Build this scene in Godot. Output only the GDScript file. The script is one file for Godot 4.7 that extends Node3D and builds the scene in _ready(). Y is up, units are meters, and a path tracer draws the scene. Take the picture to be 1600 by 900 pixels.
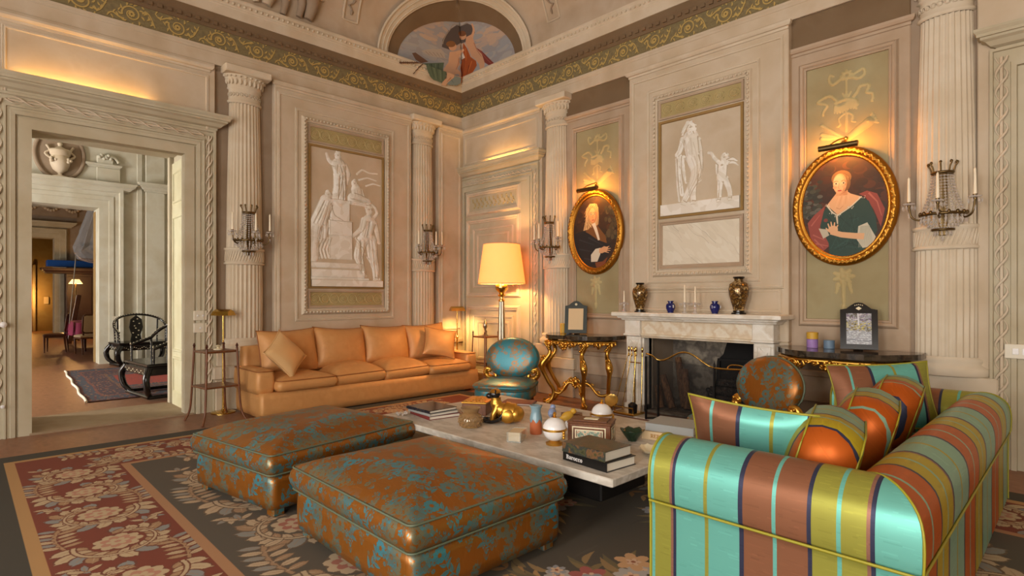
extends Node3D
# A frescoed Italian drawing room: the fireplace wall is the plane x = XR, the wall with the enfilade is z = -ZL.
const XR := 6.27
const ZL := 7.67
const XW := -4.4      # window wall
const ZB := 4.6       # wall behind the camera
var M := {}
var used := {}
var rng := RandomNumberGenerator.new()


# ------------------------------------------------------------------ mesh builder
class Shape:
	var st := SurfaceTool.new()
	var grp := 1
	var ua := Vector3(1, 0, 0)
	var va := Vector3(0, 1, 0)
	var tf := Transform3D()
	var planar := false
	var uoff := 0.0
	func _init():
		st.begin(Mesh.PRIMITIVE_TRIANGLES)
	func axes(u, v):
		ua = u; va = v; planar = true
		return self
	func at(t):
		tf = t
		return self
	func vert(p, uv):
		st.set_uv(Vector2(p.dot(ua) + uoff, p.dot(va)) if planar else uv)
		st.add_vertex(tf * p)
	func tri(a, b, c, flat = true, x = Vector2(), y = Vector2(), z = Vector2()):
		if (b - a).cross(c - a).length_squared() < 1e-16: return
		st.set_smooth_group(-1 if flat else grp)
		vert(a, x); vert(b, y); vert(c, z)
	func quad(a, b, c, d, flat = true, r = Rect2(0, 0, 1, 1)):
		var e = r.end
		tri(a, b, c, flat, r.position, Vector2(e.x, r.position.y), e)
		tri(a, c, d, flat, r.position, e, Vector2(r.position.x, e.y))
	# rows of points joined by quads
	func grid(rows, flat = false, close = false, r = Rect2(0, 0, 1, 1)):
		grp += 1
		var m = rows.size() - 1
		var n = rows[0].size()
		var q = n if close else n - 1
		for i in m:
			for j in q:
				var k = (j + 1) % n
				var u0 = r.position.x + r.size.x * j / q
				var u1 = r.position.x + r.size.x * (j + 1) / q
				var v0 = r.position.y + r.size.y * i / m
				var v1 = r.position.y + r.size.y * (i + 1) / m
				quad(rows[i][j], rows[i][k], rows[i + 1][k], rows[i + 1][j], flat, Rect2(u0, v0, u1 - u0, v1 - v0))
		return self
	func fan(loop, flip = false):
		var c = Vector3.ZERO
		for p in loop: c += p
		c /= loop.size()
		for j in loop.size():
			var a = loop[j]
			var b = loop[(j + 1) % loop.size()]
			if flip: tri(c, b, a)
			else: tri(c, a, b)
		return self
	func box(c, s, b = 0.0, basis = Basis()):
		var h = s * 0.5
		b = minf(b, minf(h.x, minf(h.y, h.z)) * 0.95)
		if b <= 0.0:
			var p = []
			for i in 8: p.append(c + basis * Vector3(h.x * (1 if i & 1 else -1), h.y * (1 if i & 2 else -1), h.z * (1 if i & 4 else -1)))
			for f in [[0, 1, 3, 2], [5, 4, 6, 7], [4, 0, 2, 6], [1, 5, 7, 3], [2, 3, 7, 6], [4, 5, 1, 0]]:
				quad(p[f[3]], p[f[2]], p[f[1]], p[f[0]])
			return self
		# chamfered: loops up the height
		var rows = []
		for l in [[-h.y, b], [-h.y + b, 0.0], [h.y - b, 0.0], [h.y, b]]:
			var row = []
			var x = h.x - l[1]
			var z = h.z - l[1]
			for q in [[-x + b, -z], [x - b, -z], [x, -z + b], [x, z - b], [x - b, z], [-x + b, z], [-x, z - b], [-x, -z + b]]:
				row.append(c + basis * Vector3(q[0], l[0], q[1]))
			rows.append(row)
		grid(rows, true, true)
		fan(rows[0], true)
		fan(rows[3])
		return self
	func lathe(prof, seg = 20, c = Vector3.ZERO, basis = Basis(), a0 = 0.0, a1 = TAU):
		# prof: Vector2(radius, height); split into smooth runs at sharp corners
		var run = [prof[0]]
		var full = absf(a1 - a0 - TAU) < 0.001
		for i in range(1, prof.size()):
			run.append(prof[i])
			var sharp = i == prof.size() - 1
			if not sharp:
				var d0 = (prof[i] - prof[i - 1]).normalized()
				var d1 = (prof[i + 1] - prof[i]).normalized()
				sharp = d0.dot(d1) < 0.72
			if sharp:
				var rows = []
				for p in run:
					var row = []
					for j in (seg if full else seg + 1):
						var a = a0 + (a1 - a0) * j / seg
						row.append(c + basis * Vector3(p.x * cos(a), p.y, p.x * sin(a)))
					rows.append(row)
				grid(rows, false, full)
				run = [prof[i]]
		return self
	func tube(path, rad, seg = 8, caps = true):
		var rows = []
		var n = path.size()
		var side = Vector3.ZERO
		for i in n:
			var d = (path[mini(i + 1, n - 1)] - path[maxi(i - 1, 0)]).normalized()
			if side == Vector3.ZERO:
				side = d.cross(Vector3.UP if absf(d.y) < 0.9 else Vector3.RIGHT).normalized()
			side = (side - d * side.dot(d)).normalized()
			var up = side.cross(d)
			var r = rad[i] if rad is Array else rad
			var row = []
			for j in seg:
				var a = TAU * j / seg
				row.append(path[i] + (side * cos(a) + up * sin(a)) * r)
			rows.append(row)
		grid(rows, false, true)
		if caps:
			fan(rows[0]); fan(rows[n - 1], true)
		return self
	func ring(path, rad, seg = 6):   # closed tube
		var rows = []
		var n = path.size()
		for i in n + 1:
			var d = (path[(i + 1) % n] - path[(i + n - 1) % n]).normalized()
			var side = d.cross(Vector3.UP if absf(d.y) < 0.9 else Vector3.RIGHT).normalized()
			var up = side.cross(d)
			var row = []
			for j in seg:
				var a = TAU * j / seg
				row.append(path[i % n] + (side * cos(a) + up * sin(a)) * rad)
			rows.append(row)
		return grid(rows, false, true)
	func ball(c, r, seg = 12, rings = 8, basis = Basis()):
		if not r is Vector3: r = Vector3(r, r, r)
		var rows = []
		for i in rings + 1:
			var t = PI * i / rings
			var row = []
			for j in seg:
				var a = TAU * j / seg
				row.append(c + basis * (Vector3(sin(t) * cos(a), cos(t), sin(t) * sin(a)) * r))
			rows.append(row)
		return grid(rows, false, true)
	func gem(c, r):   # eight-sided bead
		if not r is Vector3: r = Vector3(r, r, r)
		var e = [Vector3(r.x, 0, 0), Vector3(0, 0, r.z), Vector3(-r.x, 0, 0), Vector3(0, 0, -r.z)]
		for i in 4:
			tri(c + Vector3(0, r.y, 0), c + e[i], c + e[(i + 1) % 4])
			tri(c - Vector3(0, r.y, 0), c + e[(i + 1) % 4], c + e[i])
	func prism(poly, base, ux, uy, un, bevel = 0.0):   # 2D outline, extruded along un (length = depth)
		var idx = Geometry2D.triangulate_polygon(poly)
		var n = poly.size()
		for i in range(0, idx.size(), 3):
			var p = []
			for k in 3: p.append(base + ux * poly[idx[i + k]].x + uy * poly[idx[i + k]].y)
			tri(p[0] + un, p[1] + un, p[2] + un)
			tri(p[2], p[1], p[0])
		for i in n:
			var a = base + ux * poly[i].x + uy * poly[i].y
			var b = base + ux * poly[(i + 1) % n].x + uy * poly[(i + 1) % n].y
			quad(a, b, b + un, a + un)
		return self
	# nested rectangles on a plane: prof is a list of Vector2(outset, height off the plane)
	func frame(o, ux, uy, un, w, h, prof):
		var rows = []
		for p in prof:
			var row = []
			for q in [[-1, -1], [1, -1], [1, 1], [-1, 1]]:
				row.append(o + ux * (q[0] * (w * 0.5 + p.x)) + uy * (q[1] * (h * 0.5 + p.x)) + un * p.y)
			rows.append(row)
		return grid(rows, true, true)
	func oval(o, ux, uy, un, a, b, prof, seg = 56):
		var rows = []
		for p in prof:
			var row = []
			for j in seg:
				var t = TAU * j / seg
				row.append(o + ux * (a + p.x) * cos(t) + uy * (b + p.x) * sin(t) + un * p.y)
			rows.append(row)
		return grid(rows, false, true)
	func pad(o, ux, uy, un, a, b, prof, seg = 48):   # prof: Vector2(share of the radius, height)
		var rows = []
		for p in prof:
			var row = []
			for j in seg:
				var t = TAU * j / seg
				row.append(o + ux * a * p.x * cos(t) + uy * b * p.x * sin(t) + un * p.y)
			rows.append(row)
		fan(rows[0])
		fan(rows[-1], true)
		return grid(rows, false, true)
	# three-sided casing round an opening that stands on the floor
	func casing(o, ux, uy, un, w, h, prof):
		var rows = []
		for p in prof:
			var x = w * 0.5 + p.x
			rows.append([o - ux * x + un * p.y, o - ux * x + uy * (h + p.x) + un * p.y, o + ux * x + uy * (h + p.x) + un * p.y, o + ux * x + un * p.y])
		return grid(rows, true)
	# straight cornice with returned ends: prof Vector2(projection, height)
	func cornice(o, ux, uy, un, w, prof):
		var rows = []
		for p in prof:
			var x = w * 0.5 + p.x
			rows.append([o - ux * x + uy * p.y, o - ux * x + uy * p.y + un * p.x, o + ux * x + uy * p.y + un * p.x, o + ux * x + uy * p.y])
		grid(rows, true)
		fan([rows[0][0], rows[0][1], rows[0][2], rows[0][3]])
		fan([rows[-1][0], rows[-1][1], rows[-1][2], rows[-1][3]], true)
		return self
	# rounded-rectangle outline, counted round
	static func rr(w, d, r, n = 6):
		var out = []
		for q in 4:
			var c = Vector2((w * 0.5 - r) * [1, -1, -1, 1][q], (d * 0.5 - r) * [1, 1, -1, -1][q])
			for i in n + 1:
				var a = PI * 0.5 * (q + float(i) / n)
				out.append(c + Vector2(cos(a), sin(a)) * r)
		return out
	# stuffed box: straight seams, bulging sides, domed top
	func cushion(c, w, h, d, r, bulge, dome, basis = Basis(), side_n = 4):
		var base = Shape.rr(w, d, r, 5)
		# more points along the straight sides so that the dome curves
		var pts = []
		for i in base.size():
			var a = base[i]
			var b = base[(i + 1) % base.size()]
			var k = 8 if a.distance_to(b) > r else 1
			for j in k: pts.append(a.lerp(b, float(j) / k))
		var rows = []
		var add = func(s, out, y):
			var row = []
			for p in pts:
				row.append(c + basis * Vector3(p.x * s + signf(p.x) * out * minf(1, absf(p.x) / (w * 0.3)), y, p.y * s + signf(p.y) * out * minf(1, absf(p.y) / (d * 0.3))))
			rows.append(row)
		for i in 6:
			var s = 0.02 + 0.98 * i / 5.0
			add.call(s, 0.0, -h * 0.5 - dome * 0.35 * (1.0 - pow(s, 3.0)))
		for i in range(1, side_n):
			var t = float(i) / side_n
			add.call(1.0, bulge * sin(PI * t), -h * 0.5 + h * t)
		for i in 9:
			var s = 1.0 - 0.98 * i / 8.0
			add.call(s, 0.0, h * 0.5 + dome * (1.0 - pow(s, 2.6)))
		grid(rows, false, true)
		fan(rows[0], true)
		fan(rows[-1])
		return self
	static func seam(c, w, d, r, y, basis = Basis()):
		var out = []
		for p in Shape.rr(w, d, r, 5): out.append(c + basis * Vector3(p.x, y, p.y))
		return out
	# throw pillow in the xy plane, thin at the seams
	func pillow(c, w, h, t, basis = Basis(), pinch = 0.05, n = 14, sag = 0.0):
		for s in [1, -1]:
			var rows = []
			for i in n + 1:
				var row = []
				var v = -1.0 + 2.0 * i / n
				for j in n + 1:
					var u = -1.0 + 2.0 * j / n
					var px = u * w * 0.5 * (1.0 - pinch * (1.0 - v * v))
					var py = v * h * 0.5 * (1.0 - pinch * (1.0 - u * u)) - sag * (1.0 - u * u) * maxf(v, 0)
					var z = s * t * 0.5 * pow(maxf(0.0, (1.0 - u * u) * (1.0 - v * v)), 0.42)
					row.append(c + basis * Vector3(px, py, z))
				if s < 0: row.reverse()
				rows.append(row)
			grid(rows)
		return self
	static func pillow_edge(c, w, h, basis = Basis(), pinch = 0.05, n = 10, sag = 0.0):
		var out = []
		for e in 4:
			for i in n:
				var k = -1.0 + 2.0 * i / n
				var uv = [Vector2(k, -1), Vector2(1, k), Vector2(-k, 1), Vector2(-1, -k)][e]
				out.append(c + basis * Vector3(uv.x * w * 0.5 * (1.0 - pinch * (1.0 - uv.y * uv.y)), uv.y * h * 0.5 * (1.0 - pinch * (1.0 - uv.x * uv.x)) - sag * (1.0 - uv.x * uv.x) * maxf(uv.y, 0), 0))
		return out
	func done() -> ArrayMesh:
		st.generate_normals()
		st.index()
		return st.commit()


# ------------------------------------------------------------------ picture painter (flat print only)
class Paint:
	var im: Image
	var w: int
	var h: int
	var t := Transform2D()
	var wrap := false
	func _init(w_, h_, c):
		w = w_; h = h_
		im = Image.create(w, h, false, Image.FORMAT_RGB8)
		im.fill(c)
	func poly(pts, c):
		if wrap:
			for ox in [-w, 0, w]:
				for oy in [-h, 0, h]: _poly(pts, c, Vector2(ox, oy))
		else: _poly(pts, c, Vector2())
	func _poly(pts, c, off):
		var q = PackedVector2Array()
		var lo = 1e9
		var hi = -1e9
		var xl = 1e9
		var xh = -1e9
		for p in pts:
			var v = t * p + off
			q.append(v)
			lo = minf(lo, v.y); hi = maxf(hi, v.y); xl = minf(xl, v.x); xh = maxf(xh, v.x)
		if hi < 0 or lo > h or xh < 0 or xl > w: return
		var n = q.size()
		for y in range(maxi(0, int(floor(lo))), mini(h - 1, int(ceil(hi))) + 1):
			var fy = y + 0.5
			var xs = []
			for i in n:
				var a = q[i]
				var b = q[(i + 1) % n]
				if (a.y <= fy) != (b.y <= fy): xs.append(a.x + (fy - a.y) / (b.y - a.y) * (b.x - a.x))
			xs.sort()
			for k in range(0, xs.size() - 1, 2):
				var x0 = maxi(0, int(round(xs[k])))
				var x1 = mini(w, int(round(xs[k + 1])))
				if x1 > x0: im.fill_rect(Rect2i(x0, y, x1 - x0, 1), c)
	func ell(c, rx, ry, col, rot = 0.0, n = 20):
		var p = []
		for i in n: p.append(c + Vector2(cos(TAU * i / n) * rx, sin(TAU * i / n) * ry).rotated(rot))
		poly(p, col)
	func line(pts, w0, w1, col):
		var a = []
		var b = []
		var n = pts.size()
		for i in n:
			var d = (pts[mini(i + 1, n - 1)] - pts[maxi(i - 1, 0)]).normalized().orthogonal()
			var k = lerpf(w0, w1, float(i) / maxf(1, n - 1)) * 0.5
			a.append(pts[i] + d * k); b.append(pts[i] - d * k)
		b.reverse()
		poly(a + b, col)
	static func bez(a, b, c, d, n = 10):
		var out = []
		for i in n + 1:
			var k = float(i) / n
			out.append(a.bezier_interpolate(b, c, d, k))
		return out
	func leaf(a, b, wid, col, bend = 0.0):   # pointed leaf from a to b
		var d = b - a
		var o = d.orthogonal()
		var m = a + d * 0.45 + o * bend
		var l = Paint.bez(a, a.lerp(m, 0.5) + o.normalized() * wid, m + o.normalized() * wid, b, 7)
		var r = Paint.bez(b, m - o.normalized() * wid, a.lerp(m, 0.5) - o.normalized() * wid, a, 7)
		poly(l + r, col)
	func flower(c, r, n, col, mid, rot = 0.0):
		for i in n:
			var a = rot + TAU * i / n
			var d = Vector2(cos(a), sin(a))
			ell(c + d * r * 0.6, r * 0.45, r * 0.32, col, a, 10)
		ell(c, r * 0.3, r * 0.3, mid, 0.0, 10)
	func tex(half = false) -> ImageTexture:
		if half: im.resize(w / 2, h / 2, Image.INTERPOLATE_BILINEAR)
		return ImageTexture.create_from_image(im)


# ------------------------------------------------------------------ bas-relief on a height grid
class Relief:
	var w
	var h
	var nx
	var ny
	var cell
	var hb := PackedFloat32Array()
	func _init(w_, h_, cell_):
		w = w_; h = h_; cell = cell_
		nx = int(w / cell) + 1; ny = int(h / cell) + 1
		hb.resize(nx * ny)
	func cap(a, b, ra, rb, lift = 1.0):   # tapered capsule laid on the ground, union by maximum with a soft edge
		var rm = maxf(ra, rb)
		var x0 = maxi(0, int((minf(a.x, b.x) - rm) / cell)); var x1 = mini(nx - 1, int((maxf(a.x, b.x) + rm) / cell) + 1)
		var y0 = maxi(0, int((minf(a.y, b.y) - rm) / cell)); var y1 = mini(ny - 1, int((maxf(a.y, b.y) + rm) / cell) + 1)
		var d = b - a
		var dd = maxf(d.length_squared(), 1e-8)
		for y in range(y0, y1 + 1):
			for x in range(x0, x1 + 1):
				var p = Vector2(x * cell, y * cell)
				var k = clampf((p - a).dot(d) / dd, 0.0, 1.0)
				var r = lerpf(ra, rb, k)
				var e = 1.0 - (p - a - d * k).length_squared() / (r * r)
				if e > 0.0:
					var v = sqrt(e) * r * lift
					var i = y * nx + x
					hb[i] = maxf(hb[i], v) + 0.25 * minf(hb[i], v)
	func path(pts, r0, r1, lift = 1.0):
		for i in pts.size() - 1:
			cap(pts[i], pts[i + 1], lerpf(r0, r1, float(i) / (pts.size() - 1)), lerpf(r0, r1, float(i + 1) / (pts.size() - 1)), lift)
	func block(x0, y0, x1, y1, v):
		for y in range(maxi(0, int(y0 / cell)), mini(ny - 1, int(y1 / cell)) + 1):
			for x in range(maxi(0, int(x0 / cell)), mini(nx - 1, int(x1 / cell)) + 1):
				hb[y * nx + x] = maxf(hb[y * nx + x], v)
	func groove(a, b, r, depth):
		var x0 = maxi(0, int((minf(a.x, b.x) - r) / cell)); var x1 = mini(nx - 1, int((maxf(a.x, b.x) + r) / cell) + 1)
		var y0 = maxi(0, int((minf(a.y, b.y) - r) / cell)); var y1 = mini(ny - 1, int((maxf(a.y, b.y) + r) / cell) + 1)
		var d = b - a
		var dd = maxf(d.length_squared(), 1e-8)
		for y in range(y0, y1 + 1):
			for x in range(x0, x1 + 1):
				var p = Vector2(x * cell, y * cell)
				var k = clampf((p - a).dot(d) / dd, 0.0, 1.0)
				var e = 1.0 - (p - a - d * k).length() / r
				if e > 0.0: hb[y * nx + x] = maxf(0.0, hb[y * nx + x] - depth * e)
	func build(o, ux, uy, un) -> ArrayMesh:   # o is the lower left corner
		var st := SurfaceTool.new()
		st.begin(Mesh.PRIMITIVE_TRIANGLES)
		st.set_smooth_group(0)
		for y in ny:
			for x in nx:
				st.set_uv(Vector2(float(x) / (nx - 1), 1.0 - float(y) / (ny - 1)))
				st.add_vertex(o + ux * (x * cell) + uy * (y * cell) + un * hb[y * nx + x])
		for y in ny - 1:
			for x in nx - 1:
				var i = y * nx + x
				for k in [i, i + nx, i + 1, i + 1, i + nx, i + nx + 1]: st.add_index(k)
		st.generate_normals()
		return st.commit()
	# only the cells that rise above the ground
	func build_raised(o, ux, uy, un, least = 0.0015) -> ArrayMesh:
		var st := SurfaceTool.new()
		st.begin(Mesh.PRIMITIVE_TRIANGLES)
		st.set_smooth_group(0)
		for y in ny:
			for x in nx:
				st.set_uv(Vector2(float(x) / (nx - 1), 1.0 - float(y) / (ny - 1)))
				st.add_vertex(o + ux * (x * cell) + uy * (y * cell) + un * hb[y * nx + x])
		for y in ny - 1:
			for x in nx - 1:
				var i = y * nx + x
				if maxf(maxf(hb[i], hb[i + 1]), maxf(hb[i + nx], hb[i + nx + 1])) < least: continue
				for k in [i, i + nx, i + 1, i + 1, i + nx, i + nx + 1]: st.add_index(k)
		st.generate_normals()
		return st.commit()


# ------------------------------------------------------------------ scene helpers
func V(x, y, z): return Vector3(x, y, z)
func numbered(n):
	used[n] = used.get(n, -1) + 1
	return n if used[n] == 0 else "%s_%03d" % [n, used[n]]
func obj(called, mesh, m, parent = null):
	var o := MeshInstance3D.new()
	o.mesh = mesh.done() if mesh is Shape else mesh
	o.material_override = M[m] if m is String else m
	if parent == null:
		o.name = numbered(called)
		add_child(o)
	else:
		o.name = called
		parent.add_child(o, true)
	return o
func tag(o, label, category, group = "", kind = ""):
	o.set_meta("label", label)
	if category: o.set_meta("category", category)
	if group: o.set_meta("group", group)
	if kind: o.set_meta("kind", kind)
	return o
func thing(called, label, category, pos = Vector3.ZERO, turn = 0.0, group = ""):
	var o := Node3D.new()
	o.name = numbered(called)
	add_child(o)
	o.position = pos
	o.rotation.y = turn
	return tag(o, label, category, group)
func struct(called, mesh, m, label, category):
	var o = obj(called, mesh, m)
	return tag(o, label, category, "", "structure")
func stuff(o):
	o.set_meta("kind", "stuff")
	return o
func copy(src, label, pos, turn):
	var c = src.duplicate()
	c.name = numbered(str(src.name).rstrip("0123456789").trim_suffix("_"))
	add_child(c)
	c.transform = Transform3D(Basis(V(0, 1, 0), turn).scaled_local(src.scale), pos)
	c.set_meta("label", label)
	return c
func c8(r, g, b): return Color(r / 255.0, g / 255.0, b / 255.0)
func spiral(c, r0, r1, a0, turns, n = 22):
	var out = []
	for i in n + 1:
		var k = float(i) / n
		var a = a0 + turns * TAU * k
		out.append(c + Vector2(cos(a), sin(a)) * lerpf(r0, r1, k))
	return out
func arc3(c, ux, uy, r, a0, a1, n = 10):
	var out = []
	for i in n + 1:
		var a = lerpf(a0, a1, float(i) / n)
		out.append(c + ux * cos(a) * r + uy * sin(a) * r)
	return out
func smooth3(pts, per = 5):   # Catmull-Rom through 3D points
	var out = []
	for i in pts.size() - 1:
		var a = pts[maxi(i - 1, 0)]
		var d = pts[mini(i + 2, pts.size() - 1)]
		for k in per: out.append(pts[i].cubic_interpolate(pts[i + 1], a, d, float(k) / per))
	out.append(pts[-1])
	return out
func smooth2(pts, per = 5):
	var out = []
	for i in pts.size() - 1:
		var a = pts[maxi(i - 1, 0)]
		var d = pts[mini(i + 2, pts.size() - 1)]
		for k in per: out.append(pts[i].cubic_interpolate(pts[i + 1], a, d, float(k) / per))
	out.append(pts[-1])
	return out
func lerps(a, b, n):
	var out = []
	for i in n: out.append(lerpf(a, b, float(i) / (n - 1)))
	return out


# ------------------------------------------------------------------ materials
func noise(freq, cols, size = 512, kind = FastNoiseLite.TYPE_SIMPLEX, oct = 4, sd = 1, warp = 0.0):
	var n := FastNoiseLite.new()
	n.noise_type = kind
	n.frequency = freq
	n.fractal_octaves = oct
	n.seed = sd
	if warp > 0.0:
		n.domain_warp_enabled = true
		n.domain_warp_amplitude = warp
		n.domain_warp_frequency = freq * 0.7
	var g := Gradient.new()
	var offs = PackedFloat32Array()
	var cc = PackedColorArray()
	for i in cols.size():
		offs.append(float(i) / (cols.size() - 1)); cc.append(cols[i])
	g.offsets = offs
	g.colors = cc
	var t := NoiseTexture2D.new()
	t.width = size; t.height = size
	t.seamless = true
	t.noise = n
	t.color_ramp = g
	return t
func mat(called, col, rough = 0.6, metal = 0.0):
	var m := StandardMaterial3D.new()
	m.albedo_color = col
	m.roughness = rough
	m.metallic = metal
	m.cull_mode = BaseMaterial3D.CULL_DISABLED
	M[called] = m
	return m
func tri_tex(m, tex, scale, world = true):
	m.albedo_texture = tex
	m.uv1_triplanar = true
	m.uv1_world_triplanar = world
	m.uv1_scale = scale if scale is Vector3 else V(scale, scale, scale)
	m.uv1_triplanar_sharpness = 6.0
	return m
func bump(m, tex, cm):
	m.heightmap_enabled = true
	m.heightmap_texture = tex
	m.heightmap_scale = cm
	return m
func gray(a, b): return [Color(a, a, a), Color(b, b, b)]

func make_materials():
	var W = Color.WHITE
	var cloud = noise(0.006, [c8(234, 228, 218), c8(246, 242, 236), W, c8(242, 236, 228)], 512, FastNoiseLite.TYPE_SIMPLEX, 5, 3)
	var grain = noise(0.05, gray(0.25, 0.75), 512, FastNoiseLite.TYPE_SIMPLEX, 4, 8)
	# frescoed plaster
	for a in [["beige", c8(197, 181, 158)], ["pale", c8(205, 191, 169)], ["recess", c8(152, 134, 114)], ["stone", c8(208, 195, 173)], ["olive", c8(160, 148, 112)], ["brown", c8(118, 96, 70)], ["doorpaint", c8(186, 177, 153)], ["greenpaint", c8(196, 192, 160)], ["greywall", c8(198, 196, 180)], ["mauve", c8(178, 157, 134)], ["gesso", c8(226, 220, 208)], ["ochre", c8(150, 120, 70)], ["band_ochre", c8(170, 154, 106)], ["trophy", c8(188, 171, 124)], ["vault", c8(186, 168, 146)]]:
		var m = mat(a[0], a[1], 0.85)
		tri_tex(m, cloud, 0.35)
		bump(m, grain, 0.12)
	var wood_tex = noise(0.012, [c8(70, 40, 22), c8(120, 72, 40), c8(94, 54, 28), c8(132, 82, 48)], 512, FastNoiseLite.TYPE_SIMPLEX, 5, 21)
	tri_tex(mat("wood", W, 0.35), wood_tex, V(6, 0.8, 6))
	tri_tex(mat("darkwood", c8(170, 130, 110), 0.35), wood_tex, V(6, 0.8, 6))
	# old waxed terracotta
	var cotto = noise(0.008, [c8(116, 78, 56), c8(144, 100, 74), c8(132, 90, 64), c8(154, 110, 82)], 1024, FastNoiseLite.TYPE_SIMPLEX, 6, 5)
	var m = mat("cotto", W, 0.42)
	tri_tex(m, cotto, V(0.5, 0.5, 0.22))
	bump(m, grain, 0.05)
	m = mat("sill", c8(150, 130, 104), 0.6)
	tri_tex(m, cloud, 0.8)
	# marbles
	var marble = noise(0.006, [c8(228, 222, 210), c8(222, 214, 199), c8(232, 227, 217), c8(206, 194, 175), c8(228, 221, 208)], 512, FastNoiseLite.TYPE_SIMPLEX, 5, 14, 40.0)
	tri_tex(mat("marble", W, 0.35), marble, 0.7)
	var stained = noise(0.006, [c8(226, 217, 199), c8(222, 209, 186), c8(210, 188, 158), c8(228, 218, 199), c8(220, 206, 182)], 512, FastNoiseLite.TYPE_SIMPLEX, 6, 33, 30.0)
	tri_tex(mat("marble_stained", W, 0.4), stained, 1.1)
	var dark = noise(0.012, [c8(44, 36, 28), c8(74, 62, 48), c8(36, 30, 24), c8(100, 88, 68)], 512, FastNoiseLite.TYPE_CELLULAR, 4, 9, 30.0)
	tri_tex(mat("dark_marble", W, 0.12), dark, 1.4)
	var trav = noise(0.014, [c8(200, 193, 180), c8(214, 208, 197), c8(186, 178, 164), c8(220, 214, 204)], 512, FastNoiseLite.TYPE_SIMPLEX, 6, 17, 20.0)
	m = mat("travertine", W, 0.5)
	tri_tex(m, trav, V(0.9, 0.9, 0.45))
	bump(m, grain, 0.1)
	# metals
	mat("gilt", c8(214, 164, 74), 0.34, 1.0)
	mat("gilt_dark", c8(176, 124, 48), 0.42, 1.0)
	mat("brass", c8(216, 180, 100), 0.2, 1.0)
	mat("bronze", c8(112, 92, 60), 0.4, 1.0)
	mat("silver", c8(170, 160, 140), 0.3, 1.0)
	mat("iron", c8(30, 28, 27), 0.5, 0.6)
	mat("black", c8(20, 19, 18), 0.35)
	mat("black_lacquer", c8(22, 19, 17), 0.18)
	mat("pearl", c8(226, 216, 184), 0.25)
	mat("candle", c8(238, 226, 200), 0.5)
	mat("white_porcelain", c8(226, 224, 222), 0.12)
	mat("plate_plastic", c8(214, 206, 186), 0.5)
	mat("paper", c8(228, 222, 206), 0.8)
	mat("cream_card", c8(216, 190, 150), 0.8)
	var gl = mat("crystal", Color(0.84, 0.81, 0.78, 0.5), 0.04)
	gl.transparency = BaseMaterial3D.TRANSPARENCY_ALPHA
	gl.metallic_specular = 0.9
	var pane = mat("glass_pane", Color(0.9, 0.95, 0.93, 0.14), 0.02)
	pane.transparency = BaseMaterial3D.TRANSPARENCY_ALPHA
	pane.metallic_specular = 0.6
	# silks
	var weave = noise(0.09, gray(0.35, 0.7), 256, FastNoiseLite.TYPE_SIMPLEX, 2, 40)
	var satin = noise(0.004, [c8(196, 142, 84), c8(204, 150, 92), c8(199, 145, 87), c8(208, 155, 97)], 512, FastNoiseLite.TYPE_SIMPLEX, 4, 11)
	m = mat("orange_silk", W, 0.5, 0.12)
	tri_tex(m, satin, V(1.2, 1.2, 1.2))
	bump(m, noise(0.011, gray(0.3, 0.7), 512, FastNoiseLite.TYPE_SIMPLEX, 2, 61, 30.0), 0.45)
	m = mat("orange_piping", c8(150, 92, 44), 0.5)
	m = mat("pale_silk", c8(222, 182, 128), 0.42, 0.2)
	m = mat("shade", c8(246, 214, 158), 0.8)
	m.emission_enabled = true
	m.emission = c8(255, 184, 100)
	m.emission_energy_multiplier = 0.58
	m.backlight_enabled = true
	m.backlight = c8(200, 150, 90)
	m = mat("bulb", c8(255, 240, 210), 0.4)
	m.emission_enabled = true
	m.emission = c8(255, 206, 130)
	m.emission_energy_multiplier = 2.0
	mat("piping_lime", c8(150, 142, 36), 0.5)
	mat("piping_teal", c8(92, 104, 84), 0.5)
	m = mat("sheet", Color(0.9, 0.92, 0.95, 0.35), 0.15)
	m.transparency = BaseMaterial3D.TRANSPARENCY_ALPHA
	m = mat("daylight", c8(230, 236, 245), 0.9)
	m.emission_enabled = true
	m.emission = c8(232, 238, 250)
	m.emission_energy_multiplier = 1.0
	make_damask()
	make_stripes()

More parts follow.
